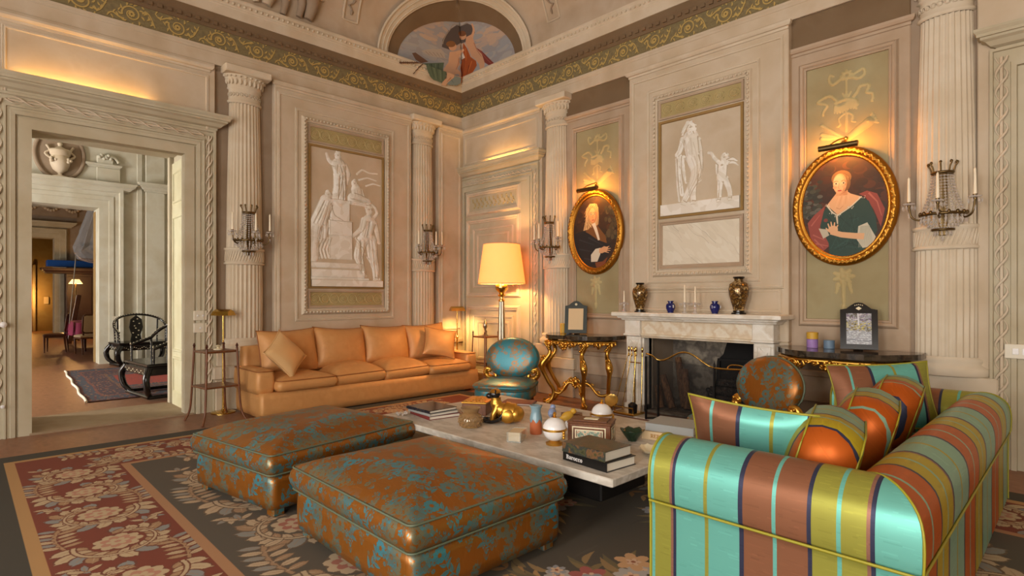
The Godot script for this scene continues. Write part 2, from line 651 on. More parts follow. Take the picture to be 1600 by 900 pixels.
func make_damask():
	rng.seed = 77
	var S = 1600
	var ground = c8(150, 92, 26)
	var p = Paint.new(S, S, ground)
	p.wrap = true
	for i in 420:   # long flecks of the satin warp
		var a = Vector2(rng.randf() * S, rng.randf() * S)
		p.line([a, a + Vector2(rng.randf_range(-12, 12), rng.randf_range(40, 150))], 4, 1, [c8(162, 102, 32), c8(138, 84, 22), c8(172, 110, 38)][rng.randi() % 3])
	var tones = [c8(112, 120, 102), c8(98, 124, 120), c8(120, 122, 98), c8(68, 146, 164), c8(86, 132, 138)]
	for b in 26:   # flowering branches with veined leaves
		var o = Vector2((b % 5 + rng.randf()) * S / 5.0, (b / 5 + rng.randf()) * S / 5.2)
		var dir = Vector2.from_angle(rng.randf_range(-2.3, -0.8))
		var pts = [o]
		for k in 4: pts.append(pts[-1] + dir.rotated(rng.randf_range(-0.5, 0.5)) * rng.randf_range(80, 120))
		pts = smooth2(pts, 5)
		var col = tones[b % 5]
		p.line(pts, 10, 4, col)
		for k in range(1, pts.size(), 2):
			var sd = 1 if k % 4 == 1 else -1
			var d = (pts[k] - pts[k - 1]).normalized().rotated(sd * rng.randf_range(0.55, 1.1))
			var L = rng.randf_range(70, 130)
			p.leaf(pts[k], pts[k] + d * L, L * 0.26, col, rng.randf_range(-0.2, 0.2))
			p.line([pts[k], pts[k] + d * L * 0.85], 4, 1, ground)
			for v in 3:
				var m = pts[k] + d * L * (0.25 + 0.2 * v)
				p.line([m, m + d.rotated(0.7) * L * 0.16], 2.5, 1, ground)
				p.line([m, m + d.rotated(-0.7) * L * 0.16], 2.5, 1, ground)
		var R = rng.randf_range(60, 100)
		p.flower(pts[-1], R, 8 + b % 4, col, ground, rng.randf() * 3)
		for k in 9: p.line([pts[-1] + Vector2.from_angle(k * 0.7) * R * 0.32, pts[-1] + Vector2.from_angle(k * 0.7) * R * 0.8], 3, 1, ground)
	for b in 130:   # grasses, sprays, berries
		var o = Vector2(rng.randf() * S, rng.randf() * S)
		var col = tones[rng.randi() % 5]
		for k in 5:
			var e = o + Vector2.from_angle(-PI / 2 + (k - 2) * 0.26) * rng.randf_range(40, 110)
			p.line(Paint.bez(o, o.lerp(e, 0.4) + Vector2((k - 2) * 6, 0), o.lerp(e, 0.7), e, 5), 6, 2, col)
			if b % 3 == 0: p.ell(e, 9, 9, col, 0, 8)
			elif b % 3 == 1: p.leaf(e, e + (e - o) * 0.4, 9, col, 0.1)
	for b in 50:
		p.flower(Vector2(rng.randf() * S, rng.randf() * S), rng.randf_range(22, 46), 5 + b % 4, tones[b % 5], ground, rng.randf() * 3)
	var t = p.tex(true)
	var m = mat("damask", Color.WHITE, 0.36, 0.55)
	tri_tex(m, t, 1.3, false)
	m.metallic_specular = 0.6
	# the same silk woven the other way up: blue-green ground, copper figure
	var im2 = t.get_image().duplicate()
	im2.convert(Image.FORMAT_RGB8)
	var px = im2.get_data()
	for i in range(0, px.size(), 3):
		var k = clampf((float(px[i]) - float(px[i + 2])) / 100.0, 0.0, 1.0)
		px[i] = int(lerpf(142, 58, k)); px[i + 1] = int(lerpf(104, 130, k)); px[i + 2] = int(lerpf(64, 142, k))
	var m2 = mat("damask_blue", Color.WHITE, 0.36, 0.3)
	tri_tex(m2, ImageTexture.create_from_image(Image.create_from_data(im2.get_width(), im2.get_height(), false, Image.FORMAT_RGB8, px)), 1.3, false)

func make_stripes():
	# one repeat, 0.767 m across: teal with an olive line, navy, copper with a teal line, navy, olive with a teal line, mauve
	rng.seed = 5
	var wpx = 1024
	for kind in 2:
		var p = Paint.new(wpx, 256, Color.BLACK)
		var teal = c8(106, 176, 164) if kind == 0 else c8(134, 172, 150)
		var copper = c8(134, 90, 66) if kind == 0 else c8(180, 88, 30)
		var olive = c8(146, 144, 64) if kind == 0 else c8(174, 154, 40)
		var navy = c8(56, 58, 78)
		var seq = [[0.0, 0.176, teal], [0.176, 0.198, olive], [0.198, 0.372, teal], [0.372, 0.396, navy], [0.396, 0.545, copper], [0.545, 0.565, teal], [0.565, 0.712, copper], [0.712, 0.732, navy], [0.732, 0.842, olive], [0.842, 0.862, teal], [0.862, 0.966, olive], [0.966, 0.982, c8(140, 100, 84)], [0.982, 1.0, navy]]
		for s in seq:
			p.im.fill_rect(Rect2i(int(s[0] * wpx), 0, int(ceil((s[1] - s[0]) * wpx)) + 1, 256), s[2])
			# slubs of the weft
			for i in 90:
				var k = rng.randf_range(0.94, 1.07)
				var x = int(rng.randf_range(s[0], s[1]) * wpx)
				p.im.fill_rect(Rect2i(x, rng.randi() % 256, mini(int(rng.randf_range(20, 90)), maxi(1, int(s[1] * wpx) - x)), 1 + rng.randi() % 2), Color(s[2].r * k, s[2].g * k, s[2].b * k))
		var m = mat("stripe" if kind == 0 else "stripe_warm", Color.WHITE, 0.4, 0.35)
		m.albedo_texture = p.tex()
		m.metallic_specular = 0.25
func more_materials():
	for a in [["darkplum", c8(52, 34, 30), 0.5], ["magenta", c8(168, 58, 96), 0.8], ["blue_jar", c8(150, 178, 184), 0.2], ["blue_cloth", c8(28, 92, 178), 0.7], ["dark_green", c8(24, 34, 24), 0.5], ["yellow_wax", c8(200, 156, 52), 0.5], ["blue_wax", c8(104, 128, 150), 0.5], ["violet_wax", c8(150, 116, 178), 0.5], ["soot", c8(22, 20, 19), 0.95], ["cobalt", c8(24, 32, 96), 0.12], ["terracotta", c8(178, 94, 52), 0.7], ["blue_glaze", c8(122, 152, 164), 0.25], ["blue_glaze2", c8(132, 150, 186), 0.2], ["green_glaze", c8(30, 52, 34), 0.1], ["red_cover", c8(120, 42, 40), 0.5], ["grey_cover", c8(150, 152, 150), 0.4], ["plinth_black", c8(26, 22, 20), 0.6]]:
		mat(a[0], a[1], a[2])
	var m = mat("yellow_cloth", c8(224, 176, 84), 0.8)
	var W = Color.WHITE
	rng.seed = 91
	var vp = Paint.new(1024, 1024, c8(214, 204, 184))
	vp.wrap = true
	for i in 160: vp.ell(Vector2(rng.randf() * 1024, rng.randf() * 1024), rng.randf_range(30, 110), rng.randf_range(14, 40), [c8(217, 208, 189), c8(210, 200, 180), c8(219, 211, 193)][i % 3], -0.8, 12)
	for i in 18:
		var o = Vector2(rng.randf() * 1024, rng.randf() * 1024)
		var pts = [o]
		for k in 5: pts.append(pts[-1] + Vector2(rng.randf_range(30, 90), -rng.randf_range(25, 80)))
		vp.line(smooth2(pts, 4), rng.randf_range(1.5, 4), 1, [c8(168, 156, 138), c8(190, 178, 160), c8(164, 152, 136)][i % 3])
	tri_tex(mat("veined", W, 0.7), vp.tex(true), V(0.9, 0.9, 0.9))
	tri_tex(mat("soot_wall", W, 0.95), noise(0.008, [c8(120, 110, 98), c8(150, 140, 124), c8(96, 88, 80), c8(138, 128, 114)], 512, FastNoiseLite.TYPE_SIMPLEX, 5, 92), 0.8)
	tri_tex(mat("ash_log", W, 0.95), noise(0.02, [c8(30, 26, 24), c8(70, 62, 56), c8(24, 21, 20), c8(120, 112, 104)], 256, FastNoiseLite.TYPE_SIMPLEX, 4, 93), 2.0)
	tri_tex(mat("bark", W, 0.9), noise(0.02, [c8(92, 62, 40), c8(128, 92, 62), c8(76, 52, 34), c8(142, 106, 74)], 256, FastNoiseLite.TYPE_SIMPLEX, 4, 94), V(6, 1.2, 6))
	tri_tex(mat("gilt_lacquer", W, 0.16, 0.35), noise(0.022, [c8(36, 24, 14), c8(150, 112, 52), c8(60, 40, 20), c8(206, 178, 124), c8(84, 58, 26)], 512, FastNoiseLite.TYPE_CELLULAR, 3, 95, 20.0), 2.2, false)
	tri_tex(mat("green_cover", W, 0.25), noise(0.02, [c8(44, 50, 34), c8(84, 80, 54), c8(52, 60, 58), c8(120, 84, 56), c8(64, 70, 48)], 256, FastNoiseLite.TYPE_SIMPLEX, 4, 96), 2.0, false)
	tri_tex(mat("navy_cover", W, 0.12), noise(0.015, [c8(36, 40, 52), c8(70, 58, 52), c8(30, 34, 46), c8(110, 84, 64)], 256, FastNoiseLite.TYPE_SIMPLEX, 4, 97), 1.6, false)
	tri_tex(mat("plaque", W, 0.35), noise(0.04, [c8(214, 200, 168), c8(96, 130, 120), c8(220, 206, 176), c8(160, 84, 60)], 256, FastNoiseLite.TYPE_SIMPLEX, 3, 98), 3.0, false)
	var g = mat("amber_glass", Color(0.62, 0.48, 0.3, 0.62), 0.05)
	g.transparency = BaseMaterial3D.TRANSPARENCY_ALPHA
	g.metallic_specular = 0.8
	g = mat("fire_mesh", Color(0.03, 0.03, 0.03, 0.45), 0.6)
	g.transparency = BaseMaterial3D.TRANSPARENCY_ALPHA
	# garden photograph
	rng.seed = 66
	var p = Paint.new(256, 384, c8(150, 152, 158))
	for i in 500:
		var q = Vector2(rng.randf() * 256, rng.randf() * 384)
		var c = [c8(120, 104, 130), c8(200, 196, 200), c8(96, 92, 80)][i % 3]
		if q.y > 90 and q.y < 220: c = [c8(140, 124, 60), c8(92, 84, 50), c8(196, 186, 120), c8(180, 180, 186)][i % 4]
		elif q.y >= 220: c = [c8(176, 182, 190), c8(160, 164, 168), c8(196, 200, 204)][i % 3]
		p.ell(q, rng.randf_range(4, 16), rng.randf_range(3, 9), c, 0, 8)
	p.line([Vector2(120, 0), Vector2(126, 150)], 14, 18, c8(210, 210, 214))
	p.line(Paint.bez(Vector2(0, 340), Vector2(90, 300), Vector2(160, 370), Vector2(256, 330)), 5, 5, c8(70, 74, 92))
	m = mat("photo", W, 0.2)
	m.albedo_texture = p.tex()


# ------------------------------------------------------------------ the room shell
func LW(x, y, n = 0.0): return V(x, y, -ZL + n)
func RW(z, y, n = 0.0): return V(XR - n, y, z)
const LX := [Vector3(1, 0, 0), Vector3(0, 1, 0), Vector3(0, 0, 1)]
const RX := [Vector3(0, 0, 1), Vector3(0, 1, 0), Vector3(-1, 0, 0)]
# a slab on a wall: side "L" or "R", from a0 to a1 along it, y0 to y1, n thick
func slab(s, side, a0, a1, y0, y1, n, b = 0.008, n0 = -0.03):
	var c = LW((a0 + a1) * 0.5, (y0 + y1) * 0.5, (n + n0) * 0.5) if side == "L" else RW((a0 + a1) * 0.5, (y0 + y1) * 0.5, (n + n0) * 0.5)
	s.box(c, V(a1 - a0, y1 - y0, n - n0) if side == "L" else V(n - n0, y1 - y0, a1 - a0), b)
	return s
func on(side, a, y, n = 0.0): return LW(a, y, n) if side == "L" else RW(a, y, n)
func ax(side): return LX if side == "L" else RX
func moulded(s, side, a0, a1, y0, y1, n, prof):
	var x = ax(side)
	return s.frame(on(side, (a0 + a1) * 0.5, (y0 + y1) * 0.5, n), x[0], x[1], x[2], a1 - a0, y1 - y0, prof)
func cap_moulding(s, side, a0, a1, y0, n, prof):
	var x = ax(side)
	return s.cornice(on(side, (a0 + a1) * 0.5, y0, n), x[0], x[1], x[2], a1 - a0, prof)
func egg_row(s, side, a0, a1, y, n, r, step, vertical = false):
	var L = (a1 - a0)
	var k = int(L / step)
	for i in k:
		var q = a0 + (i + 0.5) * L / k
		var c = on(side, y, q, n) if vertical else on(side, q, y, n)
		s.ball(c, r, 6, 3)
func egg_frame(s, side, a0, a1, y0, y1, n, r, step):
	egg_row(s, side, a0, a1, y0, n, r, step)
	egg_row(s, side, a0, a1, y1, n, r, step)
	egg_row(s, side, y0, y1, a0, n, r, step, true)
	egg_row(s, side, y0, y1, a1, n, r, step, true)
# ribbon wound round a rod, between two points of a wall
func ribbon(s, side, a0, y0, a1, y1, n, wid, period):
	var A = on(side, a0, y0, n)
	var B = on(side, a1, y1, n)
	var d = (B - A).normalized()
	var x = ax(side)
	var o = d.cross(x[2]).normalized()
	var L = A.distance_to(B)
	s.tube([A, B], wid * 0.16, 6)
	for ph in 2:
		var pts = []
		var rad = []
		var k = int(L / period * 10)
		for i in k + 1:
			var t = L * i / k
			var a = TAU * t / period + ph * PI
			pts.append(A + d * t + o * sin(a) * wid * 0.45 + x[2] * cos(a) * wid * 0.12)
			rad.append(wid * (0.1 + 0.05 * cos(a)))
		s.tube(pts, rad, 5, false)

func cove(side, s, t, out = 0.0):
	# s metres from the corner along the wall, t metres up the vault from the cornice; below the cornice it is the wall
	var y = 5.2 + t
	var d = 0.0
	var nn = Vector2(1, 0)
	if t > 0:
		var ph = t / 1.9
		d = 2.2 * (1.0 - cos(ph))
		y = 5.2 + 1.6 * sin(ph)
		nn = Vector2(cos(ph), -sin(ph)).normalized()
	d += nn.x * out
	y += nn.y * out
	if side == "L": return V(XR - maxf(s, d), y, -ZL + d)
	return V(XR - d, y, -ZL + maxf(s, d))

func build_shell():
	# floor under all four rooms of the enfilade
	var s = Shape.new()
	s.box(V(1.2, -0.1, -13.3), V(12.6, 0.2, 36.8))
	struct("floor", s, "cotto", "worn waxed terracotta floor running through the whole suite of rooms", "floor")
	# wall with the enfilade door
	s = Shape.new()
	var z = -ZL - 0.5
	s.box(V((XW - 0.4 + 0.52) * 0.5, 3.6, z), V(0.52 - XW + 0.4, 7.2, 0.99))
	s.box(V((2.05 + XR + 0.5) * 0.5, 3.6, z), V(XR + 0.5 - 2.05, 7.2, 0.99))
	s.box(V(1.285, 5.25, z), V(1.53, 3.9, 0.99))
	var wl = struct("wall_left", s, "recess", "frescoed wall with columns and a relief panel behind the orange sofa", "wall")
	# fireplace wall: opening z -3.87 .. -2.52, 0.97 high
	s = Shape.new()
	var x = XR + 0.35
	s.box(V(x, 3.6, (-ZL - 3.87) * 0.5), V(0.7, 7.2, ZL - 3.87))
	s.box(V(x, 3.6, (-2.52 + ZB) * 0.5), V(0.7, 7.2, ZB + 2.52))
	s.box(V(x, 4.085, -3.195), V(0.7, 6.23, 1.35))
	var wr = struct("wall_right", s, "recess", "frescoed wall with fireplace, oval portraits and fluted columns", "wall")
	# wall behind the camera and the window wall
	s = Shape.new()
	s.box(V((XR + XW) * 0.5, 3.6, ZB + 0.2), V(XR - XW + 1.2, 7.2, 0.4))
	struct("wall_back", s, "beige", "plain beige wall behind the viewer", "wall")
	s = Shape.new()
	var edge = ZB
	var wins = [[2.4, 0.45, 4.0], [-1.2, 0.45, 4.0], [-4.8, 0.45, 4.0], [-11.7, 0.45, 3.8], [-20.4, 0.6, 2.6]]
	for w in wins:
		var z1 = w[0] + 0.8
		s.box(V(XW - 0.2, 3.6, (edge + z1) * 0.5), V(0.4, 7.2, edge - z1))
		s.box(V(XW - 0.2, w[1] * 0.5, w[0]), V(0.4, w[1], 1.6))
		s.box(V(XW - 0.2, (w[2] + 7.2) * 0.5, w[0]), V(0.4, 7.2 - w[2], 1.6))
		edge = w[0] - 0.8
	s.box(V(XW - 0.2, 3.6, (edge - 31.4) * 0.5), V(0.4, 7.2, edge + 31.4))
	struct("wall_window", s, "beige", "outer wall with tall windows along the suite of rooms", "wall")
	var k = 0
	for w in wins:
		k += 1
		s = Shape.new()
		var h = w[2] - w[1]
		var o = V(XW - 0.2, (w[1] + w[2]) * 0.5, w[0])
		for q in [-0.77, 0.0, 0.77]: s.box(o + V(0, 0, q), V(0.07, h, 0.07), 0.008)
		for q in [-0.5, -0.17, 0.17, 0.5]: s.box(o + V(0, q * (h - 0.06), 0), V(0.06, 0.05, 1.55), 0.008)
		var wn = struct("window_%d" % k, s, "greenpaint", "tall painted wooden window letting in daylight", "window")
		s = Shape.new()
		s.box(o + V(-0.05, 0, 0), V(0.01, h, 1.55))
		obj("pane", s, "daylight", wn)
	# vault: coves that lean in above the cornice, then a flat crown
	s = Shape.new()
	for side in 4:
		var rows = []
		for i in 13:
			var ph = PI * 0.5 * i / 12.0
			var d = 2.2 * (1.0 - cos(ph))
			var y = 5.2 + 1.6 * sin(ph)
			var A = V(XW + d, y, -ZL + d); var B = V(XR - d, y, -ZL + d); var C = V(XR - d, y, ZB - d); var D = V(XW + d, y, ZB - d)
			var e = [[A, B], [B, C], [C, D], [D, A]][side]
			var row = []
			for j in 9: row.append(e[0].lerp(e[1], j / 8.0))
			rows.append(row)
		s.grid(rows)
	s.box(V((XR + XW) * 0.5, 6.86, (ZB - ZL) * 0.5), V(XR - XW, 0.12, ZB + ZL))
	struct("ceiling", s, "vault", "painted vaulted ceiling springing from the cornice", "ceiling")
	build_entablature()
	build_left_wall(wl)
	build_right_wall(wr)
	build_vault_paint()

func ell_loop(prof, s, flat = true):
	# mouldings running along both visible walls, mitred in the corner, and round the rest of the room
	var rows = []
	for p in prof: rows.append([V(XW + p.x, p.y, ZB - p.x), V(XW + p.x, p.y, -ZL + p.x), V(XR - p.x, p.y, -ZL + p.x), V(XR - p.x, p.y, ZB - p.x)])
	return s.grid(rows, flat)

func build_entablature():
	var P = func(a): return Vector2(a[0] * 0.36, a[1])
	var s = Shape.new()
	ell_loop([[0.0, 4.33], [0.1, 4.33], [0.1, 4.47], [0.115, 4.475], [0.115, 4.5], [0.135, 4.51], [0.135, 4.535], [0.08, 4.537]].map(P), s)
	var e = struct("trim_1", s, "beige", "smooth beige architrave band running round the top of the walls", "moulding")
	# painted scroll frieze
	var fr = obj("scroll_frieze", frieze_mesh(), frieze_material(), e)
	fr.set_meta("label", "olive frieze of painted acanthus scrolls")
	s = Shape.new()
	ell_loop([[0.08, 4.77], [0.11, 4.775], [0.11, 4.8], [0.13, 4.81], [0.13, 4.85], [0.17, 4.88], [0.19, 4.93], [0.2, 4.955]].map(P), s)
	for i in 120:
		s.box(V(XR - 0.052, 4.835, -ZL + 0.2 + i * 0.1), V(0.03, 0.04, 0.05))
		if i < 85: s.box(V(XR - 0.2 - i * 0.1, 4.835, -ZL + 0.052), V(0.05, 0.04, 0.03))
	obj("bed_moulding", s, "brown", e).set_meta("label", "dark brown dentil moulding")
	s = Shape.new()
	ell_loop([[0.2, 4.955], [0.22, 4.957], [0.22, 5.07], [0.235, 5.08], [0.235, 5.1], [0.25, 5.11], [0.25, 5.17], [0.28, 5.19], [0.28, 5.21], [0.0, 5.23]].map(P), s)
	obj("corona", s, "pale", e)
	s = Shape.new()
	for i in 150:
		s.ball(V(XR - 0.094, 5.14, -ZL + 0.3 + i * 0.07), 0.02, 5, 3)
		if i < 120: s.ball(V(XR - 0.3 - i * 0.07, 5.14, -ZL + 0.094), 0.02, 5, 3)
	stuff(obj("egg_and_dart", s, "stone", e))

func frieze_mesh():
	var s = Shape.new()
	s.quad(V(XW, 4.537, -ZL + 0.03), V(XR - 0.03, 4.537, -ZL + 0.03), V(XR - 0.03, 4.77, -ZL + 0.03), V(XW, 4.77, -ZL + 0.03), true, Rect2(0, 1, (XR - XW) / 0.93, -1))
	s.quad(V(XR - 0.03, 4.537, -ZL + 0.03), V(XR - 0.03, 4.537, ZB), V(XR - 0.03, 4.77, ZB), V(XR - 0.03, 4.77, -ZL + 0.03), true, Rect2(0.65, 1, (ZB + ZL) / 0.93, -1))
	return s
func frieze_material():
	var p = Paint.new(1600, 400, c8(118, 105, 72))
	p.wrap = true
	rng.seed = 12
	for i in 300: p.ell(Vector2(rng.randf() * 1600, rng.randf() * 400), rng.randf_range(10, 50), rng.randf_range(6, 20), [c8(112, 99, 68), c8(124, 111, 76), c8(110, 98, 70)][i % 3], 0.0, 8)
	for q in 2:
		var gold = c8(176, 150, 86)
		var deep = c8(96, 78, 42)
		var c = Vector2(400 + q * 800, 200)
		var dir = 1 if q == 0 else -1
		for layer in 2:
			var col = deep if layer == 0 else gold
			var off = Vector2(7, 9) if layer == 0 else Vector2()
			p.line(spiral(c + off, 165, 40, PI * 0.9 * dir, 1.5 * dir, 30), 30, 16, col)
			p.line(Paint.bez(c + off + Vector2(-400, 150 * dir), c + off + Vector2(-300, -40 * dir), c + off + Vector2(-260, 150 * dir), c + off + Vector2(-120, 130 * dir)), 18, 34, col)
			for i in 9:
				var a = TAU * i / 9.0
				var b = c + off + Vector2.from_angle(a) * 160
				p.leaf(b, b + Vector2.from_angle(a + 0.9 * dir) * 95, 22, col, 0.2 * dir)
			for i in 5:
				var b = c + off + Vector2(-390 + i * 42, (140 - i * 34) * dir)
				p.leaf(b, b + Vector2(50, -80 if i % 2 == 0 else 80), 18, col, 0.15)
			p.flower(c + off, 58, 8, col, deep)
			for i in 7:
				var b = c + off + Vector2(215 + 28 * i, (-150 + 44 * i) * dir)
				p.leaf(b, b + Vector2(-46, -86 * dir if i % 2 == 0 else 70 * dir), 22, col, 0.2)
			p.line(Paint.bez(c + off + Vector2(180, -60 * dir), c + off + Vector2(260, -190 * dir), c + off + Vector2(330, -60 * dir), c + off + Vector2(400, 150 * dir)), 30, 16, col)
	var m = StandardMaterial3D.new()
	m.albedo_texture = p.tex(true)
	m.roughness = 0.85
	return m

func flat_base(side, a, prof):   # the spreading base is shallower than the shaft is round
	var x = ax(side)
	var s = Shape.new()
	var rows = []
	for p in prof:
		var row = []
		for j in 49:
			var t = PI * j / 48.0
			row.append(on(side, a, p[1]) - x[0] * p[0] * cos(t) + x[2] * (p[0] * 0.25 + 0.08) * sin(t))
		rows.append(row)
	s.grid(rows)
	return s
func column(wall, side, a):
	# fluted shaft half sunk in the wall
	var x = ax(side)
	var make = func(prof, fl, y_seg):
		var s = Shape.new()
		var rows = []
		for p in prof:
			var row = []
			for j in 97:
				var t = PI * (1.06 * j / 96.0 - 0.03)
				var f = 0.0
				if fl: f = 0.028 * maxf(0.0, sin(fposmod(t * 13.0 / PI, 1.0) * PI) - 0.25)
				var r = p.x - f
				row.append(on(side, a, p.y) - x[0] * r * cos(t) + x[2] * r * sin(t) * 0.6)
			rows.append(row)
		s.grid(rows)
		return s
	var P = func(q): return Vector2(q[0], q[1])
	var col = obj("column", make.call([[0.228, 0.9], [0.229, 1.3], [0.226, 1.845]].map(P), true, 0), "stone", wall)
	obj("shaft", make.call([[0.222, 2.05], [0.214, 2.7], [0.2, 3.4], [0.188, 3.9]].map(P), true, 0), "stone", col)
	obj("band", make.call([[0.228, 1.84], [0.25, 1.845], [0.25, 1.865], [0.238, 1.87], [0.238, 2.02], [0.25, 2.025], [0.25, 2.05], [0.22, 2.055]].map(P), false, 0), "stone", col)
	var s = Shape.new()   # slanting reeds of the band
	for j in 22:
		var t = PI * (j + 0.5) / 22
		var pts = []
		for k in 3:
			var tt = t + (k - 1) * 0.09
			pts.append(on(side, a, 1.88 + 0.065 * k) - x[0] * 0.24 * cos(tt) + x[2] * 0.24 * 0.6 * sin(tt))
		s.tube(pts, [0.005, 0.008, 0.005], 5)
	stuff(obj("reeds", s, "stone", col))
	var base = flat_base(side, a, [[0.3, 0.74], [0.325, 0.755], [0.325, 0.8], [0.3, 0.82], [0.27, 0.835], [0.265, 0.85], [0.275, 0.865], [0.275, 0.885], [0.24, 0.905]])
	obj("base", base, "stone", col)
	s = Shape.new()
	slab(s, side, a - 0.36, a + 0.36, 0.56, 0.74, 0.1, 0.01)
	slab(s, side, a - 0.4, a + 0.4, 0.4, 0.56, 0.12, 0.01)
	slab(s, side, a - 0.37, a + 0.37, 0.0, 0.4, 0.09, 0.01)
	obj("plinth", s, "stone", col)
	var cap = make.call([[0.19, 3.9], [0.21, 3.91], [0.21, 3.93], [0.195, 3.94], [0.192, 4.07], [0.215, 4.08], [0.205, 4.1], [0.21, 4.15], [0.245, 4.22], [0.262, 4.25]].map(P), false, 0)
	var cp = obj("capital", cap, "stone", col)
	s = Shape.new()
	slab(s, side, a - 0.285, a + 0.285, 4.25, 4.345, 0.19, 0.012)
	obj("abacus", s, "stone", col)
	s = Shape.new()
	for j in 12:   # rosettes and leaves round the neck and bell
		var t = PI * (j + 0.5) / 12
		var d = -x[0] * cos(t) + x[2] * sin(t) * 0.6
		s.ring(arc3(on(side, a, 4.005) + d * 0.2, x[0] * sin(t) + x[2] * cos(t) * 0.6, x[1], 0.02, 0, TAU * 0.9, 9), 0.006, 4)
		s.ball(on(side, a, 4.17) + d * 0.222, V(0.02, 0.045, 0.02), 6, 4)
		s.ball(on(side, a, 4.225) + d * 0.25, V(0.022, 0.014, 0.022), 5, 3)
	stuff(obj("carved_leaves", s, "stone", col))
	return col

const CAP := [Vector2(0.0, 0.0), Vector2(0.012, 0.005), Vector2(0.012, 0.03), Vector2(0.03, 0.035), Vector2(0.045, 0.055), Vector2(0.045, 0.08), Vector2(0.0, 0.085)]
const DOORC := [Vector2(0.02, 0.0), Vector2(0.035, 0.012), Vector2(0.035, 0.035), Vector2(0.07, 0.05), Vector2(0.1, 0.085), Vector2(0.13, 0.1), Vector2(0.13, 0.135), Vector2(0.155, 0.145), Vector2(0.17, 0.165), Vector2(0.17, 0.185), Vector2(0.158, 0.186), Vector2(0.15, 0.12), Vector2(0.0, 0.118)]
const FR := [Vector2(0.0, 0.0), Vector2(0.0, 0.02), Vector2(0.012, 0.026), Vector2(0.022, 0.02), Vector2(0.03, 0.034), Vector2(0.05, 0.04), Vector2(0.062, 0.03), Vector2(0.07, 0.012), Vector2(0.078, 0.0)]
const THIN := [Vector2(0.0, 0.0), Vector2(0.004, 0.012), Vector2(0.016, 0.014), Vector2(0.022, 0.006), Vector2(0.03, 0.012), Vector2(0.036, 0.0)]

